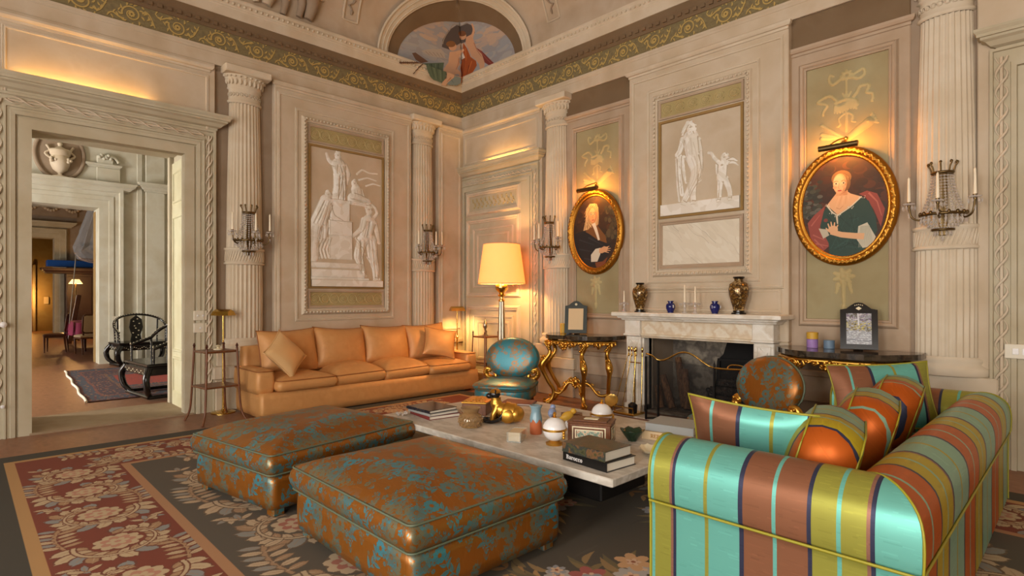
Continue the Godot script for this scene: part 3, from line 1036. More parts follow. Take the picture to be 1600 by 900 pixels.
func build_left_wall(w):
	# projecting blocks of beige plaster
	var s
	s = Shape.new()
	slab(s, "L", -1.2, 2.27, 3.66, 4.33, 0.05)
	obj("plaster_block", s, "beige", w)
	s = Shape.new()
	slab(s, "L", 2.99, 5.155, 0.0, 4.33, 0.09)
	obj("plaster_block", s, "beige", w)
	s = Shape.new()
	slab(s, "L", 5.7, 6.27, 0.0, 4.33, 0.09)
	obj("plaster_block", s, "beige", w)
	s = Shape.new()
	cap_moulding(s, "L", -1.2, 2.2, 4.2, 0.05, CAP)
	obj("cap_moulding", s, "pale", w)
	s = Shape.new()
	cap_moulding(s, "L", 3.0, 5.145, 4.22, 0.09, CAP)
	obj("cap_moulding", s, "pale", w)
	s = Shape.new()
	cap_moulding(s, "L", 5.72, 6.4, 4.22, 0.09, CAP)
	obj("cap_moulding", s, "pale", w)
	s = Shape.new()
	moulded(s, "L", 0.33, 2.16, 3.5, 4.13, 0.05, THIN)
	obj("panel_moulding", s, "pale", w)
	s = Shape.new()
	moulded(s, "L", 3.06, 5.08, 0.92, 4.14, 0.09, THIN)
	obj("panel_moulding", s, "pale", w)
	s = Shape.new()
	moulded(s, "L", 5.78, 6.12, 0.92, 4.14, 0.09, THIN)
	obj("panel_moulding", s, "pale", w)
	s = Shape.new()
	slab(s, "L", 2.99, 5.155, 0.0, 0.5, 0.12)
	obj("dado", s, "mauve", w)
	s = Shape.new()
	slab(s, "L", 2.99, 5.155, 0.66, 0.72, 0.13)
	obj("dado", s, "mauve", w)
	s = Shape.new()
	slab(s, "L", 5.7, 6.27, 0.0, 0.5, 0.12)
	obj("dado", s, "mauve", w)
	s = Shape.new()
	slab(s, "L", 5.7, 6.27, 0.66, 0.72, 0.13)
	obj("dado", s, "mauve", w)
	s = Shape.new()
	slab(s, "L", 2.3, 2.99, 0.0, 0.38, 0.06)
	obj("dado", s, "mauve", w)
	for a in [2.635, 5.41]: column(w, "L", a)
	# the frame of the relief
	s = Shape.new()
	moulded(s, "L", 3.43, 4.66, 1.26, 3.85, 0.09, FR)
	moulded(s, "L", 3.3, 4.79, 1.13, 3.98, 0.09, THIN)
	var fr = obj("relief_frame", s, "pale", w)
	s = Shape.new()
	egg_frame(s, "L", 3.39, 4.7, 1.22, 3.89, 0.135, 0.017, 0.05)
	stuff(obj("egg_and_dart", s, "stone", fr))
	s = Shape.new()
	moulded(s, "L", 3.45, 4.64, 3.585, 3.83, 0.09, [Vector2(-0.03, 0.0), Vector2(-0.026, 0.016), Vector2(0, 0.02), Vector2(0, 0)])
	moulded(s, "L", 3.45, 4.64, 1.28, 1.525, 0.09, [Vector2(-0.03, 0.0), Vector2(-0.026, 0.016), Vector2(0, 0.02), Vector2(0, 0)])
	obj("band_frame", s, "mauve", fr)
	s = Shape.new()
	moulded(s, "L", 3.468, 4.622, 1.567, 3.543, 0.09, [Vector2(-0.012, 0.0), Vector2(-0.008, 0.02), Vector2(0.018, 0.022), Vector2(0.02, 0)])
	obj("ochre_border", s, "ochre", fr)
	rosette_band(w, "L", 3.48, 4.61, 3.615, 3.8, 0.095, 8)
	rosette_band(w, "L", 3.48, 4.61, 1.31, 1.495, 0.095, 8)
	relief_altar(w)
	# doorway: casing, deep lining, cornice
	s = Shape.new()
	s.casing(LW(1.23, 0), LX[0], LX[1], LX[2], 1.42, 3.16, [Vector2(0.12, -0.1), Vector2(-0.006, -0.1), Vector2(-0.006, 0.045), Vector2(0.1, 0.045), Vector2(0.105, 0.03), Vector2(0.118, 0.03), Vector2(0.123, 0.055), Vector2(0.16, 0.06), Vector2(0.165, 0.05), Vector2(0.19, 0.05), Vector2(0.195, 0.066), Vector2(0.21, 0.066), Vector2(0.215, 0.045), Vector2(0.305, 0.045), Vector2(0.31, 0.07), Vector2(0.335, 0.07), Vector2(0.34, 0.0)])
	var d = struct("door_1", s, "doorpaint", "tall painted doorway opening onto the enfilade beside the orange sofa", "doorway")
	s = Shape.new()
	cap_moulding(s, "L", 0.2, 2.26, 3.49, 0.02, DOORC)
	obj("cornice", s, "doorpaint", d)
	s = Shape.new()
	ribbon(s, "L", 2.2, 0.35, 2.2, 3.42, 0.052, 0.075, 0.3)
	ribbon(s, "L", 0.26, 0.35, 0.26, 3.42, 0.052, 0.075, 0.3)
	ribbon(s, "L", 0.32, 3.42, 2.14, 3.42, 0.052, 0.07, 0.3)
	obj("carved_ribbon", s, "pale", d)
	s = Shape.new()
	s.box(V(0.5, 1.65, -8.16), V(0.05, 3.3, 0.98), 0.004)
	s.box(V(2.055, 1.65, -8.16), V(0.04, 3.3, 0.97), 0.004)
	s.box(V(1.285, 3.3, -8.3), V(1.5, 0.03, 0.7), 0.004)
	for q in [0.55, 2.015]: s.box(V(q, 1.65, -8.6), V(0.06, 3.3, 0.1), 0.008)
	obj("lining", s, "doorpaint", d)
	s = Shape.new()
	s.box(V(1.27, 0.008, -8.13), V(1.53, 0.03, 1.02), 0.006)
	obj("threshold", s, "sill", d)
	# open leaf folded against the lining
	s = Shape.new()
	s.box(V(2.012, 1.6, -8.13), V(0.036, 3.16, 0.66), 0.006)
	var lf = obj("door_leaf", s, "greenpaint", d)
	s = Shape.new()
	for q in [[0.42, 0.42], [1.6, 1.7], [2.85, 0.36]]:
		s.frame(V(1.994, q[0], -8.13), V(0, 0, 1), V(0, 1, 0), V(-1, 0, 0), 0.46, q[1], [Vector2(0.03, 0), Vector2(0.02, 0.014), Vector2(0.0, 0.014), Vector2(-0.01, 0.0)])
	obj("panel_moulding", s, "greenpaint", lf)
	# knob of the leaf at the far left of the picture, and plates beside the casing
	s = Shape.new()
	s.lathe([Vector2(0.0, 0.0), Vector2(0.02, 0.0), Vector2(0.012, 0.02), Vector2(0.012, 0.035), Vector2(0.028, 0.045), Vector2(0.03, 0.06), Vector2(0.018, 0.075), Vector2(0, 0.078)], 12, LW(0.305, 1.15, 0.06), Basis(V(1, 0, 0), PI / 2))
	s.lathe([Vector2(0.0, 0.0), Vector2(0.014, 0.0), Vector2(0.01, 0.015), Vector2(0.018, 0.03), Vector2(0, 0.04)], 10, LW(0.3, 0.33, 0.06), Basis(V(1, 0, 0), PI / 2))
	obj("knob", s, "white_porcelain", d)
	for q in [[1.2, 2], [1.05, 1]]:
		s = Shape.new()
		s.box(LW(2.1, q[0], 0.055), V(0.15, 0.12, 0.02), 0.006)
		var pl = tag(obj("switch_plate", s, "plate_plastic"), "ivory switch plate with two buttons on the door casing" if q[1] == 2 else "lower ivory switch plate with a single button on the door casing", "switch plate")
		s = Shape.new()
		for i in q[1]:
			s = Shape.new()
			s.box(LW(2.1 + (i - (q[1] - 1) * 0.5) * 0.06, q[0], 0.067), V(0.022, 0.022, 0.008), 0.003)
			obj("button", s, "white_porcelain", pl)

func rosette_band(w, side, a0, a1, y0, y1, n, count):
	var x = ax(side)
	var s = Shape.new()
	slab(s, side, a0, a1, y0, y1, n, 0.0, n - 0.03)
	var o = obj("rosette_band", s, "band_ochre", w)
	o.set_meta("label", "olive band of interlaced rosettes")
	s = Shape.new()
	var h = (y1 - y0) * 0.42
	for i in count:
		var c = on(side, a0 + (a1 - a0) * (i + 0.5) / count, (y0 + y1) * 0.5, n)
		s.ring(arc3(c, x[0], x[1], h * 0.86, 0, TAU * 15 / 16.0, 15), 0.007, 4)
		s.ring(arc3(c, x[0], x[1], h * 0.5, 0, TAU * 11 / 12.0, 11), 0.005, 4)
		for k in 6: s.ball(c + (x[0] * cos(k * TAU / 6) + x[1] * sin(k * TAU / 6)) * h * 0.27, 0.011, 5, 3)
		s.ball(c, 0.012, 5, 3)
	stuff(obj("rosettes", s, "trophy", o))

func build_right_wall(w):
	var s
	s = Shape.new()
	slab(s, "R", -7.67, -5.74, 0.0, 4.33, 0.05)
	obj("plaster_block", s, "beige", w)
	s = Shape.new()
	slab(s, "R", -4.16, -2.2, 0.95, 4.33, 0.1)
	obj("plaster_block", s, "beige", w)
	s = Shape.new()
	slab(s, "R", -4.16, -3.87, 0.0, 0.95, 0.1)
	obj("plaster_block", s, "beige", w)
	s = Shape.new()
	slab(s, "R", -2.52, -2.2, 0.0, 0.95, 0.1)
	obj("plaster_block", s, "beige", w)
	s = Shape.new()
	slab(s, "R", -0.68, 1.6, 0.0, 4.33, 0.05)
	obj("plaster_block", s, "beige", w)
	s = Shape.new()
	cap_moulding(s, "R", -7.8, -5.78, 4.2, 0.05, CAP)
	obj("cap_moulding", s, "pale", w)
	s = Shape.new()
	cap_moulding(s, "R", -4.15, -2.21, 4.22, 0.1, CAP)
	obj("cap_moulding", s, "pale", w)
	s = Shape.new()
	moulded(s, "R", -4.08, -2.28, 1.55, 4.14, 0.1, THIN)
	obj("panel_moulding", s, "pale", w)
	s = Shape.new()
	moulded(s, "R", -4.06, -2.3, 1.29, 1.48, 0.1, THIN)
	obj("panel_moulding", s, "pale", w)
	s = Shape.new()
	moulded(s, "R", -7.5, -5.86, 3.72, 4.12, 0.05, THIN)
	obj("panel_moulding", s, "pale", w)
	for a in [-5.47, -0.9]: column(w, "R", a)
	# bays with the portraits
	for c in [-4.735, -1.69]:
		s = Shape.new()
		slab(s, "R", c - 0.57, c + 0.53, 0.9, 4.0, 0.012)
		obj("bay_panel", s, "mauve", w)
		s = Shape.new()
		slab(s, "R", c - 0.57, c + 0.53, 4.0, 4.33, 0.02)
		var bb = obj("bay_soffit", s, "brown", w)
		s = Shape.new()
		cap_moulding(s, "R", c - 0.565, c + 0.525, 3.93, 0.013, CAP)
		obj("cap_moulding", s, "mauve", bb)
		s = Shape.new()
		slab(s, "R", c - 0.365, c + 0.365, 1.2, 3.76, 0.02)
		var ol = obj("olive_panel", s, "olive", w)
		s = Shape.new()
		moulded(s, "R", c - 0.362, c + 0.362, 1.203, 3.757, 0.012, FR)
		obj("panel_frame", s, "mauve", ol)
		trophy(ol, c)
		s = Shape.new()
		for q in [[0.0, 0.18, 0.06], [0.36, 0.62, 0.05], [0.62, 0.68, 0.075], [0.84, 0.9, 0.06]]:
			s = Shape.new()
			slab(s, "R", c - 0.57, c + 0.53, q[0], q[1], q[2])
			obj("dado", s, "mauve", w)
	# overmantel relief, its rosette band and the marbled panel below
	s = Shape.new()
	moulded(s, "R", -3.735, -2.65, 1.75, 3.84, 0.1, FR)
	moulded(s, "R", -3.86, -2.525, 1.63, 3.97, 0.1, THIN)
	var fr = obj("relief_frame", s, "pale", w)
	s = Shape.new()
	egg_frame(s, "R", -3.775, -2.61, 1.71, 3.88, 0.145, 0.017, 0.05)
	stuff(obj("egg_and_dart", s, "stone", fr))
	s = Shape.new()
	moulded(s, "R", -3.72, -2.665, 3.595, 3.825, 0.1, [Vector2(-0.03, 0.0), Vector2(-0.026, 0.016), Vector2(0, 0.02), Vector2(0, 0)])
	moulded(s, "R", -3.715, -2.67, 1.77, 2.345, 0.1, [Vector2(-0.05, 0.0), Vector2(-0.04, 0.016), Vector2(-0.02, 0.012), Vector2(-0.012, 0.024), Vector2(0, 0.024), Vector2(0, 0)])
	obj("band_frame", s, "mauve", fr)
	s = Shape.new()
	moulded(s, "R", -3.7, -2.69, 2.405, 3.555, 0.1, [Vector2(-0.012, 0.0), Vector2(-0.008, 0.02), Vector2(0.02, 0.022), Vector2(0.022, 0)])
	obj("ochre_border", s, "ochre", fr)
	rosette_band(w, "R", -3.69, -2.695, 3.625, 3.795, 0.105, 6)
	s = Shape.new()
	slab(s, "R", -3.67, -2.715, 1.815, 2.3, 0.106, 0.0, 0.08)
	obj("marbled_panel", s, "veined", w).set_meta("label", "pale panel painted as veined marble")
	relief_god_and_putto(w)
	# painted door in the corner
	s = Shape.new()
	slab(s, "R", -7.5, -5.98, 0.0, 3.3, 0.065)
	var d = struct("door_2", s, "doorpaint", "closed panelled door in the corner behind the floor lamp", "door")
	s = Shape.new()
	s.casing(RW(-6.76, 0), RX[0], RX[1], RX[2], 1.5, 3.22, [Vector2(0, 0.06), Vector2(0.0, 0.085), Vector2(0.05, 0.085), Vector2(0.055, 0.07), Vector2(0.09, 0.07), Vector2(0.095, 0.09), Vector2(0.11, 0.09), Vector2(0.115, 0.07), Vector2(0.21, 0.07), Vector2(0.215, 0.09), Vector2(0.23, 0.09), Vector2(0.235, 0.04)])
	obj("casing", s, "doorpaint", d)
	s = Shape.new()
	cap_moulding(s, "R", -7.6, -5.83, 3.44, 0.03, DOORC)
	obj("cornice", s, "doorpaint", d)
	s = Shape.new()
	ribbon(s, "R", -5.85, 0.1, -5.85, 3.36, 0.078, 0.07, 0.3)
	ribbon(s, "R", -7.5, 3.365, -5.93, 3.365, 0.078, 0.06, 0.22)
	obj("carved_ribbon", s, "pale", d)
	s = Shape.new()
	for q in [[2.87, 3.12], [1.5, 2.66], [0.22, 1.22]]:
		moulded(s, "R", -7.38, -6.24, q[0], q[1], 0.065, FR)
		if q[1] - q[0] > 0.5:
			moulded(s, "R", -7.26, -6.36, q[0] + 0.12, q[1] - 0.12, 0.065, THIN)
			moulded(s, "R", -7.16, -6.46, q[0] + 0.22, q[1] - 0.22, 0.065, THIN)
	obj("panel_moulding", s, "pale", d)
	s = Shape.new()
	for i in 10:   # carved leaf row in the top panel
		for k in 5: s.ball(RW(-7.27 + i * 0.102 + 0.035 * sin(k * 1.3), 2.93 + 0.033 * k, 0.068), V(0.012, 0.02, 0.02), 5, 3)
	stuff(obj("carved_leaves", s, "trophy", d))
	# door at the right edge
	s = Shape.new()
	s.casing(RW(0.45, 0), RX[0], RX[1], RX[2], 1.42, 3.16, [Vector2(0, 0.02), Vector2(0, 0.075), Vector2(0.1, 0.075), Vector2(0.105, 0.06), Vector2(0.16, 0.06), Vector2(0.165, 0.09), Vector2(0.2, 0.09), Vector2(0.205, 0.07), Vector2(0.31, 0.07), Vector2(0.315, 0.09), Vector2(0.335, 0.09), Vector2(0.34, 0.04)])
	d = struct("door_3", s, "doorpaint", "pale door casing at the right edge beyond the striped sofa", "door")
	s = Shape.new()
	cap_moulding(s, "R", -0.52, 1.42, 3.47, 0.04, DOORC)
	obj("cornice", s, "doorpaint", d)
	s = Shape.new()
	ribbon(s, "R", -0.52, 0.2, -0.52, 3.42, 0.078, 0.085, 0.3)
	obj("carved_ribbon", s, "pale", d)
	s = Shape.new()
	slab(s, "R", -0.26, 1.16, 0.0, 3.16, 0.055)
	obj("door_leaf", s, "doorpaint", d)
	s = Shape.new()
	s.box(RW(-0.4, 0.98, 0.1), V(0.02, 0.12, 0.2), 0.005)
	var pl = tag(obj("switch_plate", s, "plate_plastic"), "ivory double switch plate at the right edge beside the column", "switch plate")
	for i in 2:
		s = Shape.new()
		s.box(RW(-0.43 + i * 0.06, 0.98, 0.112), V(0.008, 0.05, 0.04), 0.002)
		obj("button", s, "white_porcelain", pl)


# ------------------------------------------------------------------ carved panels
# each row: first and last radius, then x, y of the points of a limb, a fold or a fillet, in metres on the panel
const ALTAR := [
	[0.05,0.05,[0.408,1.889,0.411,1.875]],
	[0.03,0.04,[0.408,1.946,0.416,1.933]],
	[0.03,0.04,[0.416,1.839,0.419,1.782]],
	[0.11,0.09,[0.424,1.739,0.439,1.626]],
	[0.1,0.11,[0.439,1.597,0.447,1.424,0.424,1.262]],
	[0.04,0.025,[0.362,1.751,0.278,1.787,0.241,1.881]],
	[0.04,0.03,[0.525,1.756,0.581,1.647,0.549,1.511]],
	[0.02,0.02,[0.463,1.571,0.401,1.288]],
	[0.02,0.02,[0.51,1.607,0.494,1.285]],
	[0.05,0.05,[0.672,1.521,0.675,1.507]],
	[0.03,0.03,[0.677,1.558,0.718,1.49]],
	[0.08,0.09,[0.701,1.429,0.718,1.327]],
	[0.035,0.03,[0.783,1.425,0.824,1.325]],
	[0.09,0.07,[0.653,1.289,0.783,1.275,0.883,1.257]],
	[0.02,0.015,[0.718,1.668,0.8,1.74,0.916,1.713,1.052,1.719]],
	[0.018,0.012,[0.75,1.584,0.883,1.633,1.035,1.61]],
	[0.018,0.012,[0.866,1.51,0.984,1.557,1.104,1.543]],
	[0.05,0.055,[0.262,1.305,0.271,1.283]],
	[0.035,0.03,[0.256,1.339,0.308,1.287]],
	[0.1,0.12,[0.236,1.201,0.175,1.04,0.105,0.88]],
	[0.045,0.028,[0.256,1.175,0.332,0.998,0.486,0.93]],
	[0.07,0.09,[0.065,0.838,0.045,0.609,0.036,0.418]],
	[0.09,0.07,[0.185,0.849,0.165,0.674]],
	[0.02,0.02,[0.155,0.673,0.105,0.536,0.125,0.403]],
	[0.02,0.02,[0.205,0.677,0.145,0.519,0.175,0.406]],
	[0.02,0.02,[0.256,0.681,0.195,0.522,0.226,0.408]],
	[0.02,0.02,[0.297,0.703,0.246,0.525,0.277,0.411]],
	[0.055,0.055,[0.911,1.162,0.915,1.138]],
	[0.03,0.03,[0.87,1.184,0.95,1.203]],
	[0.022,0.03,[0.938,1.253,1.019,1.2,1.054,1.121,1.007,1.055]],
	[0.035,0.05,[0.904,1.075,0.904,1.034]],
	[0.11,0.1,[0.915,0.974,0.858,0.745]],
	[0.045,0.03,[0.825,0.996,0.78,0.86,0.652,0.746]],
	[0.045,0.03,[1.012,0.962,1.058,0.801,1.084,0.679]],
	[0.09,0.04,[0.802,0.68,0.735,0.453,0.78,0.334,0.825,0.194]],
	[0.1,0.045,[0.95,0.69,0.984,0.425,1.019,0.282,1.03,0.117]],
	[0.016,0.012,[0.691,0.716,0.908,0.405]],
	[0.03,0.025,[0.802,0.193,0.858,0.164]],
	[0.03,0.02,[1.007,0.117,1.089,0.119]],
	[0.03,0.02,[0.735,0.635,0.713,0.412]]]
const GOD := [
	[0.06,0.06,[0.396,1.018,0.4,0.992]],
	[0.03,0.02,[0.35,1.071,0.304,1.012,0.282,0.957]],
	[0.025,0.02,[0.396,1.069,0.442,1.025]],
	[0.035,0.05,[0.393,0.96,0.396,0.925]],
	[0.1,0.085,[0.387,0.884,0.414,0.684]],
	[0.085,0.035,[0.414,0.651,0.46,0.474,0.396,0.315,0.304,0.156]],
	[0.06,0.035,[0.442,0.46,0.418,0.278,0.429,0.124]],
	[0.04,0.03,[0.286,0.887,0.252,0.765,0.21,0.721]],
	[0.035,0.03,[0.239,0.699,0.239,0.509,0.276,0.245]],
	[0.03,0.02,[0.295,0.671,0.304,0.499,0.332,0.375]],
	[0.045,0.025,[0.477,0.841,0.513,0.65,0.504,0.383]],
	[0.02,0.02,[0.522,0.715,0.531,0.513,0.486,0.369]],
	[0.025,0.02,[0.286,0.141,0.35,0.108]],
	[0.025,0.02,[0.405,0.127,0.477,0.118]],
	[0.018,0.015,[0.201,0.671,0.22,0.322,0.239,0.164]],
	[0.05,0.05,[0.806,0.59,0.809,0.573]],
	[0.03,0.02,[0.806,0.614,0.831,0.602]],
	[0.06,0.06,[0.781,0.505,0.767,0.361]],
	[0.028,0.018,[0.747,0.535,0.682,0.6,0.645,0.663,0.61,0.674]],
	[0.04,0.025,[0.755,0.322,0.747,0.217,0.742,0.103]],
	[0.04,0.025,[0.814,0.338,0.86,0.218,0.872,0.104]],
	[0.025,0.01,[0.839,0.536,0.896,0.558,0.945,0.526]],
	[0.02,0.01,[0.847,0.526,0.913,0.515,0.958,0.476]],
	[0.018,0.015,[0.722,0.106,0.772,0.1]],
	[0.018,0.015,[0.855,0.106,0.905,0.108]],
	[0.02,0.015,[0.713,0.516,0.713,0.418]]]
# the drawn contours and the uneven wash of the fresco panels
func relief_paint(called, w, h, rows, blocks, sd):
	rng.seed = sd
	var k = 640.0
	var p = Paint.new(int(w * k), int(h * k), c8(226, 221, 210))
	for i in 260: p.ell(Vector2(rng.randf() * w, rng.randf() * h) * k, rng.randf_range(20, 90), rng.randf_range(14, 50), [c8(228, 223, 213), c8(220, 213, 200), c8(232, 228, 219), c8(217, 210, 196)][i % 4], rng.randf() * 3, 12)
	var q = func(x, y): return Vector2(x, h - y) * k
	var ink = [c8(176, 160, 136), c8(192, 178, 156), c8(160, 144, 120)]
	for b in blocks: p.line([q.call(b[0], b[1]), q.call(b[2], b[3])], 5, 5, ink[1])
	for f in rows:
		var pts = []
		for i in range(0, f[2].size(), 2): pts.append(q.call(f[2][i], f[2][i + 1]))
		pts = smooth2(pts, 4)
		var m = pts.size()
		for side in [-1.0, 1.0]:
			var o = []
			for i in m:
				var d = (pts[mini(i + 1, m - 1)] - pts[maxi(i - 1, 0)]).normalized().orthogonal()
				o.append(pts[i] + d * side * lerpf(f[0], f[1], float(i) / (m - 1)) * k * 0.98)
			p.line(o, 7 if side > 0 else 4, 4 if side > 0 else 2, ink[0] if side > 0 else ink[1])
		if f[0] > 0.06:
			for j in 4:
				var o = []
				var off = rng.randf_range(-0.7, 0.7)
				for i in m:
					var d = (pts[mini(i + 1, m - 1)] - pts[maxi(i - 1, 0)]).normalized().orthogonal()
					o.append(pts[i] + d * off * lerpf(f[0], f[1], float(i) / (m - 1)) * k)
				p.line(o, 3, 2, ink[1])
		if f[0] == f[1] or f[0] < 0.056 and f[2].size() == 4 and absf(f[2][1] - f[2][3]) < 0.04: p.ell(pts[0], f[0] * k * 0.3, f[0] * k * 0.2, ink[1], 0, 8)
	var mt = mat(called, Color.WHITE, 0.85)
	mt.albedo_texture = p.tex(true)
func limbs(rl, rows, lift):
	for f in rows:
		var pts = []
		for i in range(0, f[2].size(), 2): pts.append(Vector2(f[2][i], f[2][i + 1]))
		rl.path(pts, f[0], f[1], lift)
func relief_altar(w):
	var rl = Relief.new(1.13, 1.95, 0.0075)
	for q in [[0.0, 0.0, 1.13, 0.095, 0.05], [0.0, 0.095, 0.9, 0.12, 0.03], [0.0, 0.14, 0.83, 0.245, 0.036], [0.0, 0.27, 0.8, 0.34, 0.028], [0.287, 0.4, 0.64, 0.732, 0.014], [0.28, 0.745, 0.63, 0.945, 0.02], [0.3, 0.965, 0.593, 1.225, 0.016], [0.28, 1.215, 0.615, 1.25, 0.024]]:
		rl.block(q[0], q[1], q[2], q[3], q[4])
	limbs(rl, ALTAR, 0.3)
	rng.seed = 3
	for f in ALTAR:   # folds cut along the robes
		if f[0] < 0.085: continue
		var n = f[2].size()
		for k in 5:
			var o = Vector2(rng.randf_range(-0.06, 0.06), 0)
			rl.groove(Vector2(f[2][0], f[2][1]) + o * 0.7, Vector2(f[2][n - 2], f[2][n - 1]) + o * 1.3, 0.012, 0.012)
	relief_paint("altar_fresco", 1.13, 1.95, ALTAR, [[0.0, 0.095, 1.13, 0.095], [0.0, 0.245, 0.83, 0.245], [0.0, 0.34, 0.8, 0.34], [0.287, 0.4, 0.287, 1.22], [0.64, 0.4, 0.63, 0.95], [0.593, 0.96, 0.6, 1.25], [0.28, 0.945, 0.64, 0.945], [0.28, 1.25, 0.62, 1.25]], 5)
	var o = obj("sacrifice_relief", rl.build(LW(3.48, 1.58, 0.088), LX[0], LX[1], LX[2]), "altar_fresco", w)
	o.set_meta("label", "pale relief of robed figures at an altar with a statue")
func relief_god_and_putto(w):
	var rl = Relief.new(0.985, 1.13, 0.0075)
	rl.block(0.0, 0.0, 0.985, 0.14, 0.03)
	limbs(rl, GOD, 0.34)
	rng.seed = 4
	for f in GOD:
		if f[0] < 0.03 or f[0] > 0.05: continue
		var n = f[2].size()
		for k in 2:
			var o = Vector2(rng.randf_range(-0.02, 0.02), 0)
			rl.groove(Vector2(f[2][0], f[2][1]) + o, Vector2(f[2][n - 2], f[2][n - 1]) + o, 0.01, 0.008)
	relief_paint("god_fresco", 0.985, 1.13, GOD, [[0.0, 0.14, 0.985, 0.14]], 6)
	var o = obj("god_and_putto_relief", rl.build(RW(-3.69, 2.415, 0.098), RX[0], RX[1], RX[2]), "god_fresco", w)
	o.set_meta("label", "pale relief of a standing draped man and a winged child")
func trophy(parent, c):
	var rl = Relief.new(0.72, 2.5, 0.008)
	var q = func(x, y): return Vector2(x + 0.36, y - 1.22)
	var line = func(pts, r0, r1):
		var p = []
		for i in range(0, pts.size(), 2): p.append(q.call(pts[i], pts[i + 1]))
		rl.path(smooth2(p, 4), r0, r1, 0.8)
	line.call([0.005, 3.55, 0.005, 3.06], 0.011, 0.012)
	for i in 8:
		var a = TAU * i / 8.0
		rl.cap(q.call(0.005 + 0.03 * cos(a), 3.61 + 0.03 * sin(a)), q.call(0.005 + 0.048 * cos(a), 3.61 + 0.048 * sin(a)), 0.018, 0.012, 0.8)
	line.call([-0.03, 3.6, -0.09, 3.56, -0.125, 3.55, -0.15, 3.6, -0.14, 3.65, -0.11, 3.63], 0.016, 0.01)
	line.call([0.05, 3.585, 0.11, 3.555, 0.16, 3.585, 0.152, 3.635, 0.1, 3.62, 0.06, 3.6], 0.016, 0.01)
	line.call([0.07, 3.39, 0.1, 3.43, 0.125, 3.475, 0.197, 3.466, 0.179, 3.4, 0.233, 3.375, 0.224, 3.305], 0.016, 0.012)
	line.call([-0.08, 3.38, -0.149, 3.445, -0.257, 3.405, -0.168, 3.36, -0.2, 3.304, -0.208, 3.261], 0.016, 0.012)
	for k in 9: rl.cap(q.call(-0.09 + k * 0.022, 3.33 - 0.02 * sin(k * 0.8)), q.call(-0.1 + k * 0.024, 3.27 - 0.012 * sin(k * 0.8)), 0.018, 0.012, 0.8)
	line.call([-0.09, 3.36, 0.0, 3.375, 0.085, 3.35, 0.1, 3.3], 0.016, 0.014)
	rl.cap(q.call(-0.03, 3.44), q.call(0.0, 3.385), 0.008, 0.016, 0.8)
	rl.cap(q.call(0.045, 3.44), q.call(0.01, 3.385), 0.008, 0.016, 0.8)
	line.call([-0.01, 3.24, -0.06, 3.2, -0.05, 3.14, -0.075, 3.12], 0.012, 0.01)
	line.call([0.02, 3.24, 0.06, 3.21, 0.055, 3.15, 0.085, 3.14], 0.012, 0.01)
	rl.cap(q.call(0.0, 2.98), q.call(0.2, 3.11), 0.03, 0.045, 0.6)
	for k in 5: rl.cap(q.call(0.2, 3.11), q.call(0.23 + 0.012 * k, 3.19 - 0.025 * k), 0.012, 0.01, 0.9)
	for k in 3: rl.cap(q.call(0.0, 2.99), q.call(-0.215, [3.16, 3.07, 3.03][k]), 0.008, 0.02, 0.8)
	# hanging drop below the portrait
	for k in 7:
		var a = TAU * k / 7.0
		rl.cap(q.call(-0.02 + 0.05 * cos(a), 1.63 + 0.045 * sin(a)), q.call(-0.02 + 0.085 * cos(a), 1.63 + 0.07 * sin(a)), 0.026, 0.018, 0.7)
	rl.cap(q.call(-0.02, 1.63), q.call(-0.02, 1.63), 0.035, 0.035, 0.9)
	line.call([-0.02, 1.58, -0.02, 1.45, -0.015, 1.35], 0.022, 0.014)
	rl.cap(q.call(-0.07, 1.55), q.call(-0.085, 1.47), 0.02, 0.012, 0.8)
	rl.cap(q.call(0.03, 1.55), q.call(0.05, 1.47), 0.02, 0.012, 0.8)
	rl.cap(q.call(-0.017, 1.33), q.call(-0.02, 1.28), 0.024, 0.016, 0.9)
	var o = obj("ribbon_trophy", rl.build_raised(RW(c - 0.36, 1.22, 0.018), RX[0], RX[1], RX[2]), "trophy", parent)
	o.set_meta("label", "ochre trophy of ribbons, quiver and flowers")

